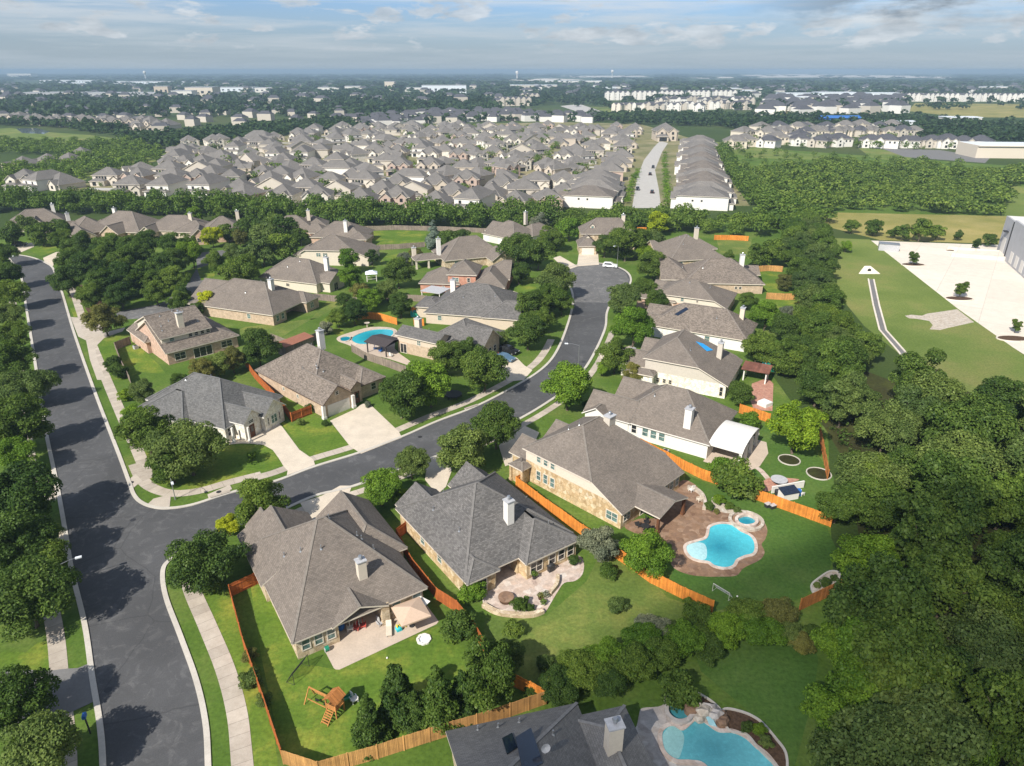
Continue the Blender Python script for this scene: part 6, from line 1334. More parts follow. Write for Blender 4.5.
for (x, y), l in (((913,265),'mulch island under the young tree nearest the utility boxes'),((959,299),'mulch island under the young leaning tree in the middle of the lot'),((1013,339),'mulch island under the young tree at the right edge'),((971,251),'long planted island before the warehouse ramp')):
    o = G(x, y); pts = disc(x, y, 3.6 if x != 971 else 9, 20, 1.8); m = MB(); m.prism(rel(pts, o), 0, .2); r = tag(m.build('planting_island', M['mulch'], loc=o), l, 'planting island'); m = MB(); ring(m, rel(pts, o), .3, 0, .25); m.build('kerb', M['lot'], r)
# drain outfall
o = G(870,274); root = empty('drain_outfall', o, 0, 'white triangular concrete outfall with a round pipe mouth on the mown field', 'drain outfall'); m = MB()
m.poly([(-3.2,0,0),(3.2,0,0),(.9,2.2,1.9),(-.9,2.2,1.9)]); m.poly([(-3.2,0,0),(-.9,2.2,1.9),(-.9,2.6,1.9),(-3.4,.4,0)]); m.poly([(3.2,0,0),(3.4,.4,0),(.9,2.6,1.9),(.9,2.2,1.9)]); m.poly([(-.9,2.2,1.9),(.9,2.2,1.9),(.9,2.6,1.9),(-.9,2.6,1.9)]); m.poly([(-3.4,.4,0),(-.9,2.6,1.9),(.9,2.6,1.9),(3.4,.4,0)]); m.build('headwall', M['lot'], root)
m = MB(); m.tube((0,.95,1.0), (0,.75,.98), .55, .55, 16); m.build('pipe_mouth', M['dark'], root)

# ================================================================== FAR SUBDIVISION
def vsheet(name, px, z, mat): return sheet(name, px, z, mat)
M['yards'] = m_grass('far_yards', (.1,.12,.045), (.2,.19,.1), (.3,.26,.18), .05)
sheet('far_yards', [(55,190),(170,196),(250,206),(330,204),(520,208),(640,206),(750,206),(740,192),(705,150),(690,138),(640,124),(560,122),(430,125),(330,132),(250,138),(190,146),(170,152),(160,166),(110,178)], .006, M['yards'])
M['roadfar'] = m_concrete('far_street', (.42,.4,.37))
sheet('road', [(632,208),(661,208),(659,190),(655,170),(662,152),(668,143),(660,141),(654,147),(644,160),(637,178)], .012, M['roadfar'])
def fproto(blocks, wall, gable, roof, wins):
    root = empty('house', (0,0,-500)); mw, mr = MB(), MB()
    for i, b in enumerate(blocks):
        roof_into(mr, b, .013*i)
        if b.walls: walls_into(mw, b, .004*i)
    mr.build('roof', [M[roof], M['trim']], root)
    m = mw
    for bi, side, u, z, w, h in wins:
        x0, y0, x1, y1 = blocks[bi].inner()
        if side == 'S': m.box(x0+u, y0-.06, z, x0+u+w, y0+.02, z+h, 2)
        else: m.box(x0-.06, y1-u-w, z, x0+.02, y1-u, z+h, 2)
    mw.build('wall', [M[wall], M[gable], M['glass_dark']], root); return root
def fp(wall, gable, kind):
    if kind == 0: bl = [B(0,0,14,15,S=5.6,N=5.6,Wt=5.6,E=5.6,p=.62), B(.5,-2.5,6,6,S=None,N=5,Wt=5.4,E=5.4,p=.85), B(7.5,-1.2,13,6,S=None,N=5,Wt=5.2,E=5.2,p=.85), B(0,-5,7.5,0,p=.5)]; wn = [(1,'S',1.8,3.6,1.3,1.5),(2,'S',1.6,3.6,1.3,1.5),(3,'S',1.2,.2,4.4,2.2),(2,'S',2,.8,1.2,1.8),(0,'W',4,3.4,1.2,1.4),(0,'W',9,3.4,1.2,1.4)]
    elif kind == 1: bl = [B(0,0,15,13,S=5.6,N=5.6,Wt=5.6,E=5.6,p=.6), B(0,-4,9,2,p=.45), B(10,-1,15,5,S=None,N=3,Wt=3.2,E=3.2,p=.8)]; wn = [(0,'S',2,3.5,1.2,1.4),(0,'S',3.6,3.5,1.2,1.4),(0,'S',5.2,3.5,1.2,1.4),(0,'S',6.8,3.5,1.2,1.4),(1,'S',1.5,.4,2,2),(2,'S',1.4,.8,1.4,1.6),(0,'W',5,3.4,1.2,1.4)]
    elif kind == 2: bl = [B(0,0,16,16,p=.66), B(1,-3,7,6,S=None,N=3,p=.8), B(9,-1.5,15,6,S=None,N=3,p=.85)]; wn = [(1,'S',1,.2,4,2.2),(2,'S',1.8,.9,1.6,1.6),(0,'W',5,.9,1.4,1.4)]
    elif kind == 3: bl = [B(0,0,12,20,S=5.6,N=5.6,Wt=5.6,E=5.6,p=.62), B(-1,3,2,12,Wt=None,E=3,S=4.8,N=4.8,p=.8), B(0,-3,12,1,p=.4)]; wn = [(0,'S',2,3.4,1.2,1.3),(0,'S',7,3.4,1.2,1.3),(1,'W',3.4,3.2,1.3,1.5),(2,'S',1,.3,2.2,2),(2,'S',6,.8,1.4,1.4)]
    else: bl = [B(0,0,17,12,S=None,N=5.6,Wt=5.4,E=5.4,p=.5), B(3,-3,14,3,p=.45)]; wn = [(0,'S',4,3.4,1.2,1.3),(0,'S',6,3.4,1.2,1.3),(0,'S',10,3.4,1.2,1.3),(1,'S',2,.3,2.2,2.1)]
    return fproto(bl, wall, gable, 'roof_far', wn)
M['far_cream'] = m_plain('far_cream_siding', (.6,.54,.46), .8, .2, .06); M['far_tan'] = m_plain('far_tan_stone', (.5,.43,.35), .85, .2, .1); M['far_rose'] = m_plain('far_rose_brick', (.46,.35,.29), .85, .2, .1)
FP = [fp('whitewall','white',0), fp('far_cream','white',1), fp('far_tan','white',2), fp('white','far_cream',3), fp('far_tan','far_cream',0), fp('greige','far_cream',4), fp('far_rose','white',0), fp('greige','white',1), fp('far_cream','far_tan',2)]
FN = ['white twin-gabled house','cream two-storey house','low white-gabled stone house','tall white narrow house','tan twin-gabled house','wide white gable-ended house','rose brick twin-gabled house','greige two-storey house','low tan stone house']
ORD = ['first','second','third','fourth','fifth','sixth','seventh','eighth','ninth','tenth','eleventh','twelfth','thirteenth','fourteenth','fifteenth','sixteenth','seventeenth','eighteenth','nineteenth','twentieth','twenty-first','twenty-second','twenty-third','twenty-fourth','twenty-fifth','twenty-sixth','twenty-seventh','twenty-eighth','twenty-ninth','thirtieth','thirty-first','thirty-second','thirty-third','thirty-fourth']
def put(k, x, y, rz, label, group, s=1.0):
    c = copy_tree(FP[k]); c.location = (x, y, 0); c.rotation_euler = (0, 0, R(rz)); c.scale = (s, s, s); return tag(c, label, 'house', group)
PX = lambda X, Y: (lambda fy, uy: (W/2+FPX*X/fy, H/2-FPX*uy/fy))(Y*cP+CH*sP, Y*sP-CH*cP)
polyF = [(62,190),(165,200),(252,212),(330,213),(430,215),(520,217),(562,216),(572,184),(618,180),(632,172),(640,160),(650,140),(652,138),(650,126),(590,125),(480,123),(400,125),(330,133),(250,140),(190,148),(165,168),(120,178)]
p0 = G(618,213); e2 = Vector((.2,1,0)).normalized(); e1 = Vector((1,-.07,0)).normalized(); rng_ = random.Random(21); nF = 0; yardt = []; groupF = 'houses packed in the far subdivision'
for j in range(15):
    cnt = 0; ln_st = []
    rowd = j*28.0+(-3 if j % 2 else 0)
    if j > 5: rowd = 5*28+(j-5)*35
    for i in range(34):
        bend = .00012*(i*16.0)**2
        p = p0-e1*(12+i*18.2+rng_.uniform(-1.5, 1.5))+e2*(rowd+bend+rng_.uniform(-2, 2)); x, y = PX(p.x, p.y)
        if not inside((x, y), polyF): continue
        if rng_.random() < .06: continue
        k = rng_.choice([0,0,1,2,2,3,4,6,7,8]) if j % 2 == 0 else rng_.choice([0,1,1,3,5,7,2,2])
        rz = math.degrees(math.atan2(e1.y, e1.x))+rng_.uniform(-7, 7)+(rng_.choice([0,0,-40,35,90,-90]) if j > 2 else rng_.choice([-14,0,8]))
        yardt += [(p.x-8+rng_.choice([-9.5,9.5])+rng_.uniform(-1.5,1.5), p.y+rng_.uniform(-9,10)) for _ in range(rng_.choice([1,2,2,3]))]; put(k, p.x-6, p.y, rz, f'{FN[k]}, {ORD[cnt]} from the pale street, {ORD[j]} row past the tree belt', groupF, rng_.uniform(.92, 1.08)); cnt += 1; nF += 1
for j in range(0, 15, 2):   # the streets between the rows
    rowd = j*28.0-13 if j <= 5 else 5*28+(j-5)*35-15
    ln = [p0-e1*(12+i*18.2)+e2*(rowd+.00012*(i*16.0)**2) for i in range(30)]; ln = [p for p in ln if inside(PX(p.x, p.y), polyF)]
    if len(ln) > 2: strip('road', ln, -4, 4, .013+.0008*j, M['roadfar'])
# row on the right of the pale street, seen as one long run of roofs
LR = (G(684,146)-G(674,209)).length/18
M['roof_farb'] = m_roof('brown_far_shingle', (.165,.145,.128), .2); M['roof_farc'] = m_roof('pale_far_shingle', (.2,.185,.17), .2)
rowV = [fproto([B(x0,0,x1,LR+.4,S=h+.5,N=h+.5,Wt=h,E=h,p=.42), B(x0-2.2,1,x0+4,LR*.5,S=h-1,N=h-1,Wt=None,E=h,p=.7), B(x1-5,2,x1+2.5,LR-1.5,S=3,N=3,Wt=3,E=3,p=.4)], 'white', 'white', rf, [(0,'S',7,3.6,.8,.8),(0,'S',11,3.6,.8,.8),(1,'W',2,3.4,1.2,1.4),(0,'W',9,3.4,1.2,1.4)]) for x0, x1, h, rf in ((0,24,5.6,'roof_far'),(1.6,25.5,5.1,'roof_farb'),(-1.4,22.5,6.2,'roof_far'),(.8,26,5.4,'roof_farc'),(2.4,23.5,6.0,'roof_farb'))]
s0 = G(674,209); s1 = G(684,146); n = 18; rz = math.degrees(math.atan2((s1-s0).y, (s1-s0).x))-90
for i in range(n):
    p = s0.lerp(s1, i/n); c = copy_tree(rowV[(i*3+i//4) % 5]); c.location = p; c.rotation_euler.z = R(rz); tag(c, f'{ORD[i]} house from the tree belt in the tight row right of the pale street', 'house', 'tight row right of the pale street')
s0 = G(558,207); s1 = s0+(G(684,146)-G(674,209))*(5/18)
for i in range(4):
    p = s0.lerp(s1, i/5); c = copy_tree(rowV[(i*2+1) % 5]); c.location = p; c.rotation_euler.z = R(rz); tag(c, f'{ORD[i]} long white-walled house from the tree belt, left of the pale street', 'house', 'long white-walled houses left of the pale street')
put(4, *G(655,141)[:2], 0, 'large tan house closing the pale street at its far end', None, 1.5)
for i, (x, y, k) in enumerate([(8,190,0),(24,190,3),(40,189,8),(5,170,2),(30,167,8),(52,166,8),(66,160,2)]):
    o = G(x, y); put(k, o.x, o.y, rng_.uniform(-25, 10), ['white twin-gabled house at the photo left edge above the belt','tall house beside the left edge twin-gabled house','low house third from the left edge above the belt','low roof at the left edge below the golf green','tan low house left of the green strip','second low house left of the green strip','house at the tip of the green strip trees'][i], 'houses at the far left')
for i in range(22):
    x = 2+i*7.2; y = 121.5+.35*i+(i % 3)*1.3; o = G(x, y); put(rng_.choice([2,8,4]), o.x, o.y, rng_.uniform(-30, 30), f'large grey-roofed house, {ORD[i]} from the left edge, behind the golf green', 'houses behind the golf green', 1.3)
# right dark-roofed development
M['roof_far2'] = m_roof('dark_far_shingle', (.085,.085,.095), .15)
FD = [fproto([B(0,0,17,14,S=5.6,N=5.6,Wt=5.6,E=5.6,p=.55), B(2,-2,8,5,S=None,N=4,Wt=5,E=5,p=.8)], w, 'white', r, [(0,'S',10,3.4,1.2,1.3),(0,'S',13,3.4,1.2,1.3),(1,'S',2,3.4,1.2,1.3),(1,'S',2,.8,1.6,1.6)]) for w, r in (('white','roof_far2'),('greige','roof_far2'),('cream','roof_far'))]
for j, (ya, yb, xa, xb, nn, ks) in enumerate(((149,143,722,800,6,[2,2,0]),(146,149,790,962,14,[0,1,0]),(139,137,742,905,16,[2,2,1]),(133,131,760,880,11,[2,0]))):
    for i in range(nn):
        t = i/(nn-1); o = G(xa+(xb-xa)*t, ya+(yb-ya)*t); c = copy_tree(FD[ks[i % len(ks)]]); c.location = o; c.location.y += rng_.uniform(-5,5); c.rotation_euler.z = R(rng_.choice([-35,-15,0,10,40])+rng_.uniform(-8,8)); c.scale = (rng_.uniform(.95,1.2),)*3; yardt.append((o.x+rng_.uniform(-9,9), o.y-rng_.uniform(9,14)))
        tag(c, f'{["white-walled","grey-roofed","brown-roofed","small"][j]} house, {ORD[i]} from the left in the {["nearest","dark front","middle","back"][j]} row of the right-hand estate', 'house', 'houses of the right-hand estate')
for o in FP+FD+rowV:
    for ch in list(o.children): bpy.data.objects.remove(ch)
    bpy.data.objects.remove(o)
o = G(838,124); m = MB(); m.box(-22,-8,0,22,8,7); m.poly([(-23,-9,7),(23,-9,7),(23,0,9.5),(-23,0,9.5)]); m.poly([(23,9,7),(-23,9,7),(-23,0,9.5),(23,0,9.5)]); tag(m.build('sports_hall', M['blue'], loc=o), 'building with a bright blue roof behind the right-hand estate', 'building')
root = empty('shop_building', G(975,158), R(-6), 'long low cream building with parking at the right edge', 'building'); m = MB(); m.box(0,0,0,90,30,8); m.box(0,-1,8,90,31,8.6); m.build('wall', M['cream'], root); m = MB(); m.box(1,0,8.61,89,30,8.7); m.build('roof', M['lamp'], root)
sheet('lot', [(880,148),(940,150),(990,158),(985,163),(905,157)], .008, M['drive_grey'])
# street trees and cars along the pale street
verge = []
for i in range(12):
    for s, (xa, xb) in enumerate(((667,664),(626,646))):
        if s == 1 and i > 7: continue
        y = 204-i*4.3+rng_.uniform(-1, 1); x = xa+(xb-xa)*i/12+rng_.uniform(-1, 1); o = G(x, y); verge.append((o.x, o.y)); o = G(x+.4, y-2.1); verge.append((o.x, o.y))
pc = car('x', Vector((0,0,-300)), 0, 'car_black', 'suv')
for i, (x, y, l) in enumerate([(652,193,'black car on the pale street nearest the belt, right kerb'),(637.5,190,'dark car at the left kerb of the pale street'),(650,175,'dark car parked halfway up the right kerb of the pale street'),(653,168,'farther dark car on the right kerb of the pale street'),(635,178,'small dark car at the left kerb halfway up the pale street')]):
    c = copy_tree(pc); c.location = G(x, y); c.rotation_euler.z = R(78+(180 if i % 2 else 0)); tag(c, l, 'car', 'cars on the pale street')
for ch in list(pc.children):
    for g2 in list(ch.children): bpy.data.objects.remove(g2)
    bpy.data.objects.remove(ch)
bpy.data.objects.remove(pc)

# ================================================================== FAR PLAIN
CLEAR = [[(598,98),(762,97),(765,116),(606,117)],[(900,99),(1100,100),(1100,121),(905,113)],[(495,103),(600,106),(612,121),(500,120)],[(150,92),(270,90),(270,100),(150,101)],[(400,91),(480,90),(480,96),(400,97)],[(0,95),(150,94),(150,100),(0,101)],[(738,74),(955,74.5),(955,81),(738,80)],[(555,75),(655,75),(655,80),(555,80)],[(500,78),(590,78),(590,84),(500,84)],[(685,76),(740,76),(740,81),(685,81)],[(0,82),(160,82),(160,87),(0,87)],[(765,97),(900,96),(900,106),(765,107)]]
def clear(pts): return [p for p in pts if not any(inside(PX(*p), c) for c in CLEAR) or rng_.random() < .16]
def stuff_crowns(name, pts, r_lo, r_hi, tpl_n, leaf, mat, seed, flat=.75):
    """a far wood as one mass"""
    rng = np.random.default_rng(seed); tp = []
    for i in range(6):
        p, nr = crown_pts(rng, tpl_n, 1.0, 1.7, .15, 7, .5); nr /= np.linalg.norm(nr, axis=1, keepdims=True)
        a = np.cross(nr, rng.normal(size=(tpl_n,3))); a /= np.linalg.norm(a, axis=1, keepdims=True); b = np.cross(nr, a)
        tp.append(np.stack([p-a*leaf, p+b*leaf*.8, p+a*leaf, p-b*leaf*.8], 1).reshape(-1, 3))
    out = []
    for x, y in pts:
        s = rng.uniform(r_lo, r_hi); th = rng.uniform(0, 6.28); t = tp[rng.integers(6)]; c, sn = math.cos(th), math.sin(th)
        out.append(np.stack([t[:,0]*c-t[:,1]*sn, t[:,0]*sn+t[:,1]*c, t[:,2]*flat*rng.uniform(.75, 1.25)], 1)*s+np.array([x, y, 0]))
    me = quads(name, np.concatenate(out)); me.materials.append(L[mat]); o = bpy.data.objects.new(name, me); col.objects.link(o); return tag(o, kind='stuff')
L['far'] = m_leaf('far_wood_leaves', (.012,.034,.015), (.05,.085,.035)); L['scrub'] = m_leaf('scrub_leaves', (.034,.074,.016), (.15,.21,.05))
stuff_crowns('woodland', scatter([(733,172),(752,178),(775,166),(800,171),(830,163),(880,170),(905,166),(960,172),(1100,176),(1100,184),(1003,186),(1000,216),(905,213),(812,211),(800,222),(770,200),(748,190),(735,170)], 7.4, 9000, 31), 3.2, 5.8, 300, .125, 'scrub', 1)
stuff_crowns('woodland', scatter([(715,152),(722,150),(748,192),(775,206),(830,222),(800,236),(765,226),(752,205),(735,180)], 5.5, 3000, 32), 4, 5.6, 300, .13, 'wood', 2)
stuff_crowns('tree_belt', [p for p in back_belt if p[0] < 18], 4.3, 6.0, 900, .075, 'wood', 12, .95); stuff_crowns('tree_belt', [p for p in back_belt if p[0] >= 18], 3.6, 5.0, 900, .08, 'wood', 16, .92); stuff_crowns('woodland', verge, 1.9, 2.6, 160, .13, 'bright', 13)
stuff_crowns('woodland', yardt, 2.0, 4.0, 160, .13, 'wood', 14, .95)
stuff_crowns('scrub', scatter([(718,150),(770,154),(830,158),(905,163),(1000,168),(1000,176),(905,170),(830,166),(775,170),(735,176)], 9.5, 1500, 43), 1.2, 3.4, 160, .14, 'scrub', 17, .9); stuff_crowns('undergrowth', scatter([(800,400),(820,386),(860,400),(930,408),(1100,406),(1180,860),(840,860),(838,720),(852,640),(858,600),(852,540),(846,480),(830,440)], 2.6, 14000, 41), .7, 1.5, 60, .17, 'dark', 15, .6)
lf = vsheet('field', [(716,142),(745,146),(790,152),(850,158),(830,160),(760,158),(722,152)], .007, M['field']); vsheet('field', [(858,148),(880,149),(915,156),(905,162),(872,158)], .007, M['field'])
vsheet('woodland_floor', [(715,145),(1100,172),(1100,190),(1000,190),(1000,217),(812,213),(745,200)], .005, M['lawn'])
vsheet('field', [(30,183),(45,176),(90,167),(150,157),(166,153),(166,159),(120,170),(70,184)], .007, M['field'])
vsheet('field', [(-60,133),(10,128),(45,132),(90,135),(128,140),(122,146),(60,146),(0,142),(-60,141)], .007, M['field'])
vsheet('pond', [(16,128.5),(36,128),(50,131.5),(44,134),(22,133)], .012, M['pond'])
vsheet('field', [(915,103),(1150,106),(1150,119),(960,117),(908,111)], .007, M['drygrass']); vsheet('field', [(850,122),(905,120),(945,125),(935,129),(870,127)], .007, M['drygrass']); vsheet('road', [(560,106),(580,104),(612,115),(600,119)], .008, M['roadfar']); vsheet('lot', [(508,114),(600,113),(612,119),(520,120)], .0075, M['roadfar']); vsheet('field', [(590,107),(650,106),(650,113),(612,114)], .007, M['field']); vsheet('lot', [(752,112),(790,110),(805,114),(770,118)], .0075, M['drygrass'])
for px in ([(740,75),(800,74.2),(880,75.2),(952,77),(950,78.4),(860,77.4),(760,77.6)],[(560,76),(640,75.6),(650,77),(575,77.5)],[(505,80),(545,78.5),(585,79.5),(540,81.5)],[(690,77.6),(730,76.8),(735,78),(700,78.6)],[(935,96),(1100,97),(1100,101),(930,100)]): vsheet('bare_land', px, .5, M['lot'])
stuff_crowns('woodland', scatter([(0,190),(60,183),(110,172),(165,160),(160,152),(125,143),(60,145),(0,142),(-60,142),(-60,150),(90,158),(40,170),(-60,176),(-60,190)], 7.5, 5000, 33), 3.6, 5.6, 240, .13, 'wood', 3)
stuff_crowns('woodland', scatter([(-120,129),(-60,128),(0,126),(60,128),(120,137),(160,150),(250,140),(330,132),(420,124),(520,121),(640,122),(720,124),(760,130),(760,124),(640,116),(520,118),(420,119),(330,122),(240,130),(170,136),(130,138),(120,128),(60,126),(-60,120),(-120,124)], 8, 16000, 34), 4.5, 7, 60, .3, 'far', 4)
stuff_crowns('woodland', scatter([(612,124),(720,127),(760,133),(860,130),(960,142),(1100,150),(1200,150),(1200,128),(1000,128),(930,120),(820,118),(740,118),(640,116)], 9, 9000, 35), 4.5, 7.5, 50, .3, 'far', 5)
stuff_crowns('woodland', clear(scatter([(-200,122),(150,118),(350,116),(520,112),(760,112),(1000,110),(1300,112),(1300,100),(1000,96),(512,96),(0,96),(-200,96)], 15, 14000, 36)), 6, 11, 36, .36, 'far', 6)
stuff_crowns('woodland', clear(scatter([(-300,96.5),(1400,96.5),(1400,84),(-300,84)], 36, 12000, 37)), 13, 24, 22, .42, 'far', 7, .4)
stuff_crowns('woodland', clear(scatter([(-400,84.5),(1500,84.5),(1500,75),(-400,75)], 105, 9000, 38)), 36, 70, 16, .5, 'far', 8, .13)
# only the nearer far houses stay single things; the farthest, a few pixels each, are one mass
far_all = [o for o in bpy.data.objects if o.parent is None and o.get('category') == 'house' and o.name.split('.')[0] == 'house']
far_all.sort(key=lambda o: o.location.y-30*o.scale.x); near_n = len([o for o in bpy.data.objects if o.name.split('.')[0] == 'brick_house'])
mm_ = MB(); mats_ = []
for o in far_all[max(0, 298-near_n):]:
    mw_ = Matrix.LocRotScale(o.location, o.rotation_euler, o.scale)
    for ch in list(o.children):
        me = ch.data; k = len(mm_.v); mm_.v += [tuple(mw_ @ v.co) for v in me.vertices]
        for p in me.polygons:
            mt = me.materials[p.material_index]
            if mt not in mats_: mats_.append(mt)
            mm_.f.append(tuple(k+i for i in p.vertices)); mm_.m.append(mats_.index(mt))
        bpy.data.objects.remove(ch)
    bpy.data.objects.remove(o)
if mm_.f: tag(mm_.build('distant_houses', mats_), kind='stuff')
# far apartment blocks
def apart(label, px, L_, D_, h, rz, wall='white', group=None, gables=0):
    root = empty('apartment_block', G(*px), R(rz), label, 'apartment block', group); m = MB(); m.box(0,0,0,L_,D_,h)
    for i in range(gables): x = L_*(i+.5)/gables; m.box(x-3,-1.6,0,x+3,.2,h+.6); m.poly([(x-3.2,-1.7,h+.6),(x+3.2,-1.7,h+.6),(x,-1.7,h+3)])
    mw = m; m = MB(); m.poly([(-.6,-.8,h),(L_+.6,-.8,h),(L_-3,D_/2,h+3.2),(3,D_/2,h+3.2)]); m.poly([(L_+.6,D_+.8,h),(-.6,D_+.8,h),(3,D_/2,h+3.2),(L_-3,D_/2,h+3.2)]); m.poly([(-.6,D_+.8,h),(-.6,-.8,h),(3,D_/2,h+3.2)]); m.poly([(L_+.6,-.8,h),(L_+.6,D_+.8,h),(L_-3,D_/2,h+3.2)]); m.build('roof', M['roof_far2'], root)
    m = mw; n = max(3, int(L_/4))
    for f in range(int(h/3.1)):
        for i in range(n): m.box(L_*(i+.3)/n, -.15 if not gables else -.16, f*3.1+1.2, L_*(i+.7)/n, .02, f*3.1+2.6, 1)
    m.build('wall', [M[wall], M['glass_dark']], root); return root
rr = random.Random(8); ag = 'white apartment blocks on the far plain'
for i in range(17): x = 612+i*8+rr.uniform(-1.5, 1.5); apart(f'small white gabled apartment block, {ORD[i]} from the left in the group beyond the wood', (x, 111.5-.1*i+rr.uniform(-1.2,1.2)), rr.uniform(14,26), 13, rr.uniform(8,12), rr.uniform(-35,35), rr.choice(['white','far_cream','greige','white']), ag, rr.choice([1,2,2]))
for i in range(11): x = 655+i*8.4+rr.uniform(-2, 2); apart(f'white apartment block with a dark roof, {ORD[i]} from the left in the second far rank', (x, 105.8+rr.uniform(-1.2,.8)), rr.uniform(20,34), 14, rr.uniform(9,13), rr.uniform(-25,25), rr.choice(['white','far_cream','greige']), ag, rr.choice([1,2,3]))
for i in range(5): apart(f'long pale apartment slab, {ORD[i]} from the left in the rank behind the fields', (605+i*27, 100.2-.4*i), 52, 16, 15, -2, 'white', ag, 5)
for i in range(7): apart(f'pale apartment block, {ORD[i]} from the left along the far dry field', (905+i*19, 101.5+.3*(i % 2)), 38, 15, 13, -3+rr.uniform(-12,12), 'white', ag, 4)
apart('grey-blue apartment block left of the pale far road', (500,106), 56, 16, 12, 2, 'greige', ag, 6); apart('dark roofed grey block behind the grey-blue apartment block', (520,101), 40, 16, 12, 2, 'greige', ag, 4)
def shed_(label, px, L_, D_, h, wall='white', rz=0):
    root = empty('industrial_building', G(*px), R(rz), label, 'building', 'large flat-roofed buildings on the far plain'); m = MB(); m.box(0,0,0,L_,D_,h); mw = m; m = MB(); m.box(-.5,-.5,h,L_+.5,D_+.5,h+.8); m.build('roof', M['greymetal' if px[0] < 500 else 'lamp'], root)
    m = mw; n = max(3, int(L_/14))
    for i in range(n): m.box(L_*(i+.3)/n, -.12, h*.35, L_*(i+.7)/n, .02, h*.62, 1)
    m.build('wall', [M[wall], M['glass_dark']], root); return root
for i, (px, L_, D_, h, w, l) in enumerate([((186,96.5),66,50,20,'cream','cream stepped building, the brightest on the left half of the plain'),((172,97.5),46,40,14,'white','pale building just left of the cream stepped building'),((155,95),34,30,20,'tanwall','brownish block left of the cream stepped building'),((215,92),110,60,12,'lamp','long grey building right behind the cream stepped building'),((255,92.5),70,50,12,'white','white long building right of the cream stepped building'),((318,92),60,50,12,'white','white building left of the centre of the far plain'),((345,91.5),45,40,14,'white','small white building beside the pale far cluster'),((385,91),30,30,26,'cream','small tall tan building near the plain centre'),((422,93.5),120,40,20,'lamp','long grey office block left of the plain centre'),((405,91.5),60,40,10,'white','low white building left of the long grey office block'),((20,97.5),140,60,10,'greymetal','long pale shed at the left of the plain'),((75,97),120,50,9,'greymetal','second long pale shed left on the plain'),((120,97),90,50,9,'greymetal','third pale shed right of the long sheds'),((40,83.5),260,90,14,'lamp','very long pale building far off at the left'),((105,84.5),420,90,12,'lamp','faint very long roof far off left of centre'),((8,77.5),200,90,30,'white','white block far off at the extreme left near the skyline'),((510,90),150,60,14,'roof_far2' if False else 'greige','long dark building right of the plain centre'),((545,85),240,60,16,'white','pale far building right of the plain centre'),((700,92.5),130,60,10,'white','white shed behind the long apartment slabs'),((720,95),90,50,10,'white','second white shed behind the apartment slabs'),((780,99),80,50,11,'lamp','pale building left in the far right cluster'),((800,103),60,40,10,'white','white building in front of the far right cluster'),((818,98.5),90,50,12,'lamp','grey hall in the middle of the far right cluster'),((845,101),70,40,10,'white','white low building right in the far cluster'),((870,99),60,40,12,'lamp','last pale building of the far right cluster'),((985,92),60,40,14,'white','white building near the right edge of the plain'),((585,92),90,50,12,'lamp','grey building between the road and the slabs'),((290,97),70,40,9,'lamp','low grey shed left of centre, front of the far sheds'),((945,124),40,20,7,'white','small white building beside the far crossroads'),((890,128),34,18,6,'lamp','small pale shop at the far dry field corner')]): shed_(l, px, L_, D_, h, w, rr.uniform(-6, 6))
for i, (px, l) in enumerate([((146,80),'white water tower on the skyline left of centre'),((612,79),'white water tower on the skyline right of centre'),((517,80),'faint water tower just right of the skyline centre')]):
    o = G(*px); root = empty('water_tower', o, 0, l, 'water tower'); s = ppm(o.x, o.y); hh = 8.5/s; m = MB(); m.tube((0,0,0), (0,0,hh*.75), hh*.06, hh*.05, 10); m.build('stem', M['white'], root); m = MB(); m.dome((0,0,hh*.8), hh*.17, hh*.17, hh*.2, low=-1.5, rings=8); m.build('tank', M['white'], root)
# the smallest far houses, one mass
vv = MB(); rr = random.Random(77)
def tiny(x, y, w, d, h, rz, mi):
    c, s = math.cos(rz), math.sin(rz); T_ = lambda a, b, z: (x+a*c-b*s, y+a*s+b*c, z)
    a = [T_(-w,-d,0),T_(w,-d,0),T_(w,d,0),T_(-w,d,0)]; b = [T_(-w,-d,h),T_(w,-d,h),T_(w,d,h),T_(-w,d,h)]; r0, r1 = T_(-w*.5,0,h+d*.6), T_(w*.5,0,h+d*.6)
    for i in range(4): j = (i+1) % 4; vv.poly([a[i],a[j],b[j],b[i]], mi)
    vv.poly([b[0],b[1],r1,r0], 2); vv.poly([b[2],b[3],r0,r1], 2); vv.poly([b[1],b[2],r1], 2); vv.poly([b[3],b[0],r0], 2)
for poly, gap, sd in (([(345,122),(430,115),(510,115),(560,118),(600,121),(590,123),(520,121),(430,124),(365,129)], 17, 1),([(150,132),(250,126),(345,120),(345,112),(200,108),(60,112),(0,116),(0,122),(60,122)], 52, 2),([(0,107),(500,106),(500,98),(0,98)], 95, 3),([(760,118),(900,114),(900,101),(770,101)], 30, 4),([(520,98),(900,97),(1024,95),(1024,88),(520,88)], 100, 5),([(0,96),(500,94),(500,86),(0,86)], 190, 6)):
    for x, y in scatter(poly, gap, 5000, sd): k = 1.0 if sd < 3 else 1.5; tiny(x, y, rr.uniform(6,9)*k, rr.uniform(5,7)*k, rr.uniform(5,8)*k, rr.uniform(-.5,.5), (rr.choice([0,0,1]) if sd in (1,4,5) else 1))
tag(vv.build('distant_houses', [M['white'], M['greige'], M['roof_far2']]), kind='stuff')
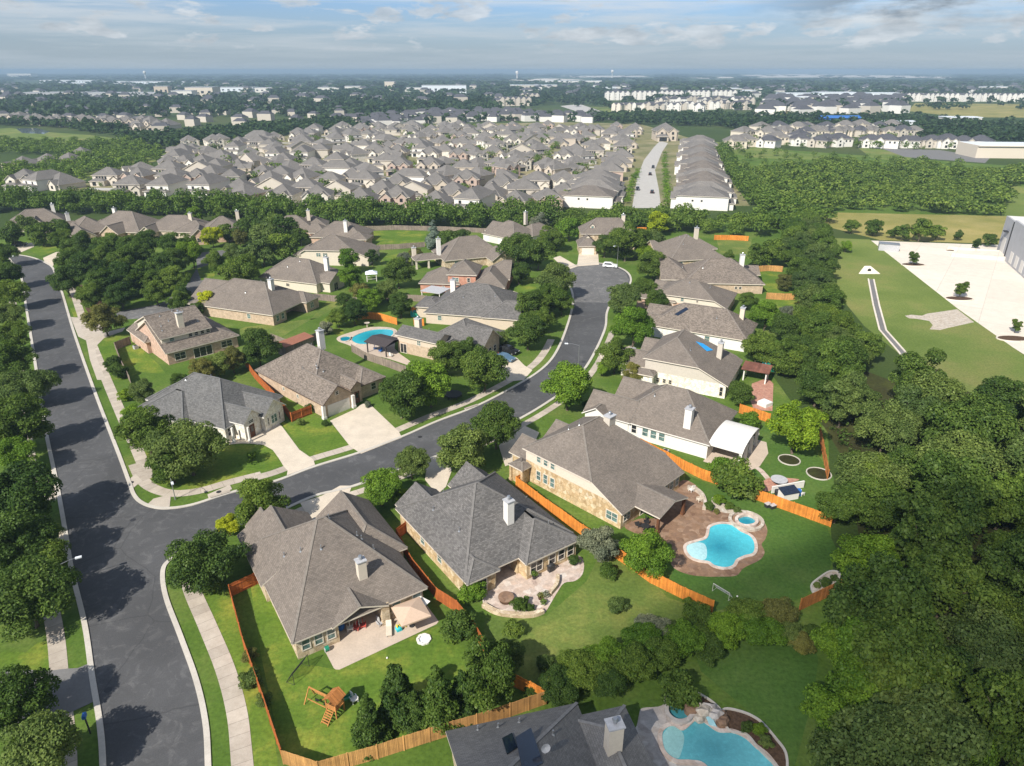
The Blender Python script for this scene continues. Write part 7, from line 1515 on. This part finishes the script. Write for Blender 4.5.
# ================================================================== SKY, SUN, AIR
SUN_AZ, SUN_EL = 55.0, 41.0
sd = Vector((-math.cos(R(SUN_AZ))*math.cos(R(SUN_EL)), -math.sin(R(SUN_AZ))*math.cos(R(SUN_EL)), math.sin(R(SUN_EL))))
sl = bpy.data.lights.new('sun', 'SUN'); sl.energy = 4.7; sl.angle = R(.53); sl.color = (1, .95, .86)
so = bpy.data.objects.new('sun', sl); col.objects.link(so); so.rotation_euler = (-sd).to_track_quat('-Z', 'Y').to_euler(); so.location = (0, 0, 300)
wd = bpy.data.worlds.new('World'); sc.world = wd; wd.use_nodes = True; nt = wd.node_tree; nt.nodes.clear()
def N(t, **k):
    x = nt.nodes.new(t)
    for a, b in k.items(): setattr(x, a, b)
    return x
def LK_(a, b): nt.links.new(a, b)
sky = N('ShaderNodeTexSky', sky_type='NISHITA', sun_disc=False); sky.sun_elevation = R(SUN_EL); sky.sun_rotation = math.atan2(sd.x, sd.y) % (2*math.pi); sky.air_density = 1.0; sky.dust_density = 1.2; sky.ozone_density = 2.5; sky.altitude = 100
tc = N('ShaderNodeTexCoord'); sp = N('ShaderNodeSeparateXYZ'); LK_(tc.outputs['Generated'], sp.inputs[0])
def MT(op, a, b=None, c=None):
    x = N('ShaderNodeMath', operation=op)
    for i, q_ in enumerate((a, b, c)):
        if q_ is None: continue
        if hasattr(q_, 'is_linked'): LK_(q_, x.inputs[i])
        else: x.inputs[i].default_value = q_
    return x.outputs[0]
az = MT('ARCTAN2', sp.outputs['X'], sp.outputs['Y']); el = MT('ARCSINE', sp.outputs['Z'])
def nz(kx, ky, ox, det, rough, dist=0.0):
    c = N('ShaderNodeCombineXYZ'); LK_(MT('MULTIPLY_ADD', az, kx, ox), c.inputs[0]); LK_(MT('MULTIPLY', el, ky), c.inputs[1])
    n_ = N('ShaderNodeTexNoise'); n_.inputs['Scale'].default_value = 1; n_.inputs['Detail'].default_value = det; n_.inputs['Roughness'].default_value = rough; n_.inputs['Distortion'].default_value = dist; LK_(c.outputs[0], n_.inputs['Vector']); return n_.outputs['Fac']
def RP(f, stops):
    x = N('ShaderNodeValToRGB'); e = x.color_ramp.elements
    while len(e) > 1: e.remove(e[0])
    for i, (p_, c) in enumerate(stops): y = e[0] if i == 0 else e.new(p_); y.position = p_; y.color = (*c, 1)
    LK_(f, x.inputs[0]); return x.outputs[0]
def MX(f, a, b, mode='MIX'):
    x = N('ShaderNodeMix', data_type='RGBA', blend_type=mode)
    for i, q_ in ((0, f), (6, a), (7, b)):
        if hasattr(q_, 'is_linked'): LK_(q_, x.inputs[i])
        elif i == 0: x.inputs[0].default_value = q_
        else: x.inputs[i].default_value = (*q_, 1)
    return x.outputs[2]
SKY_TINT, CLD, GREY = (.58,.74,1.04), (5.3,5.6,5.9), (3.1,3.5,3.9)
base = MX(1.0, sky.outputs[0], SKY_TINT, 'MULTIPLY')
thin = MT('MULTIPLY', RP(nz(3.2, 55, 3.1, 7, .62, .3), [(.43,(0,0,0)),(.64,(1,1,1))]), .7)
c1 = MX(thin, base, CLD)
low = RP(el, [(.0,(1,1,1)),(.035,(.6,.6,.6)),(.08,(.1,.1,.1))])
c1 = MX(MT('MULTIPLY', low, .9), c1, (3.0,3.6,4.1))
puff = RP(nz(11, 36, 7.7, 9, .6, .2), [(.53,(0,0,0)),(.59,(1,1,1))])
band = RP(el, [(.02,(0,0,0)),(.03,(1,1,1)),(.3,(1,1,1))])
c1 = MX(MT('MULTIPLY', MT('MULTIPLY', puff, band), .75), c1, MX(RP(nz(16, 50, 2, 5, .6), [(.35,(0,0,0)),(.65,(1,1,1))]), GREY, CLD))
# the heavy grey cloud over the right-hand end of the view
bigm = RP(nz(6.0, 20, 1.4, 9, .6, .2), [(.38,(0,0,0)),(.5,(1,1,1))])
azm = RP(MT('MULTIPLY_ADD', az, .8, .5), [(.72,(0,0,0)),(.86,(1,1,1))]); elm = RP(el, [(.04,(0,0,0)),(.062,(1,1,1))])
c1 = MX(MT('MULTIPLY', MT('MULTIPLY', bigm, azm), elm), c1, MX(RP(nz(9, 30, 9, 6, .6), [(.47,(0,0,0)),(.66,(1,1,1))]), (1.75,2.1,2.5), (5.6,5.9,6.1)))
bg = N('ShaderNodeBackground'); bg.inputs['Strength'].default_value = .096; LK_(c1, bg.inputs['Color']); wo = N('ShaderNodeOutputWorld'); LK_(bg.outputs[0], wo.inputs['Surface'])
# a drifting cloud that shades the lower right of the gardens and the wood
def cloud(ground_px, rx, ry, h, dens, seed, rot=0):
    c = G(*ground_px); cen = c+sd*(h/sd.z); bm = bmesh.new(); rr_ = random.Random(seed)
    bmesh.ops.create_icosphere(bm, subdivisions=5, radius=1)
    from mathutils import noise
    for v in bm.verts:
        k = 1+.28*noise.fractal(v.co*1.6+Vector((seed,0,0)), .7, 2.0, 5); v.co = Vector((v.co.x*rx*k, v.co.y*ry*k, v.co.z*max(rx,ry)*.22*k))
    me = bpy.data.meshes.new('cloud'); bm.to_mesh(me); bm.free(); t = NT('cloud_vapour_%d' % seed)
    co = t.coord('Object'); ln_ = t.n('ShaderNodeVectorMath', operation='MULTIPLY'); t.l(co, ln_.inputs[0]); ln_.inputs[1].default_value = (1/rx, 1/ry, 0)
    le = t.n('ShaderNodeVectorMath', operation='LENGTH'); t.l(ln_.outputs[0], le.inputs[0]); nn = t.noise(co, 2.2/max(rx,ry)*2, 4, .6)
    f = t.math('SUBTRACT', t.math('MULTIPLY_ADD', nn, .5), le.outputs['Value']); f.node.inputs[0].default_value
    mm = f.node; f2 = t.ramp(t.math('ADD', f, .55), [(0,(0,0,0)),(.6,(1,1,1))])
    tr = t.n('ShaderNodeBsdfTransparent'); df = t.n('ShaderNodeBsdfTranslucent'); df.inputs['Color'].default_value = (.9,.9,.9,1); ms = t.n('ShaderNodeMixShader')
    t.l(t.math('MULTIPLY', f2, dens), ms.inputs[0]); t.l(tr.outputs[0], ms.inputs[1]); t.l(df.outputs[0], ms.inputs[2]); t.l(ms.outputs[0], t.out.inputs['Surface'])
    me.materials.append(t.m); me.polygons.foreach_set('use_smooth', [True]*len(me.polygons)); o = bpy.data.objects.new('cloud', me); col.objects.link(o); o.location = cen; o.rotation_euler.z = rot; return tag(o, kind='stuff')
cloud((1005,760), 56, 31, 420, .4, 3, .5)
# haze
HZD = 1.9e-4
m = MB(); m.box(-26500,-350,-1.0,26500,52500,66); ho = m.build('haze', []); t = NT('haze_air'); t.t.nodes.clear(); t.out = t.n('ShaderNodeOutputMaterial')
pv = t.n('ShaderNodeVolumePrincipled'); pv.inputs['Color'].default_value = (.37,.5,.66,1); pv.inputs['Density'].default_value = HZD; pv.inputs['Anisotropy'].default_value = .0; t.l(pv.outputs[0], t.out.inputs['Volume']); ho.data.materials.append(t.m); tag(ho, kind='stuff')
# camera and render settings
cd = bpy.data.cameras.new('camera'); cam = bpy.data.objects.new('camera', cd); col.objects.link(cam); cam.location = (0, 0, CH); cam.rotation_euler = (math.pi/2-PIT, 0, 0)
cd.sensor_fit = 'HORIZONTAL'; cd.sensor_width = 36; cd.lens = FPX/W*36; cd.clip_start = 1; cd.clip_end = 120000; sc.camera = cam
sc.view_settings.view_transform = 'Standard'; sc.view_settings.look = 'None'; sc.view_settings.exposure = 0.55; sc.view_settings.gamma = 1.0; sc.view_settings.use_curve_mapping = False
sc.render.engine = 'CYCLES'; cy = sc.cycles; cy.use_denoising = True; cy.max_bounces = 6; cy.diffuse_bounces = 3; cy.glossy_bounces = 2; cy.transmission_bounces = 3; cy.volume_bounces = 1; cy.transparent_max_bounces = 8; cy.caustics_reflective = False; cy.caustics_refractive = False
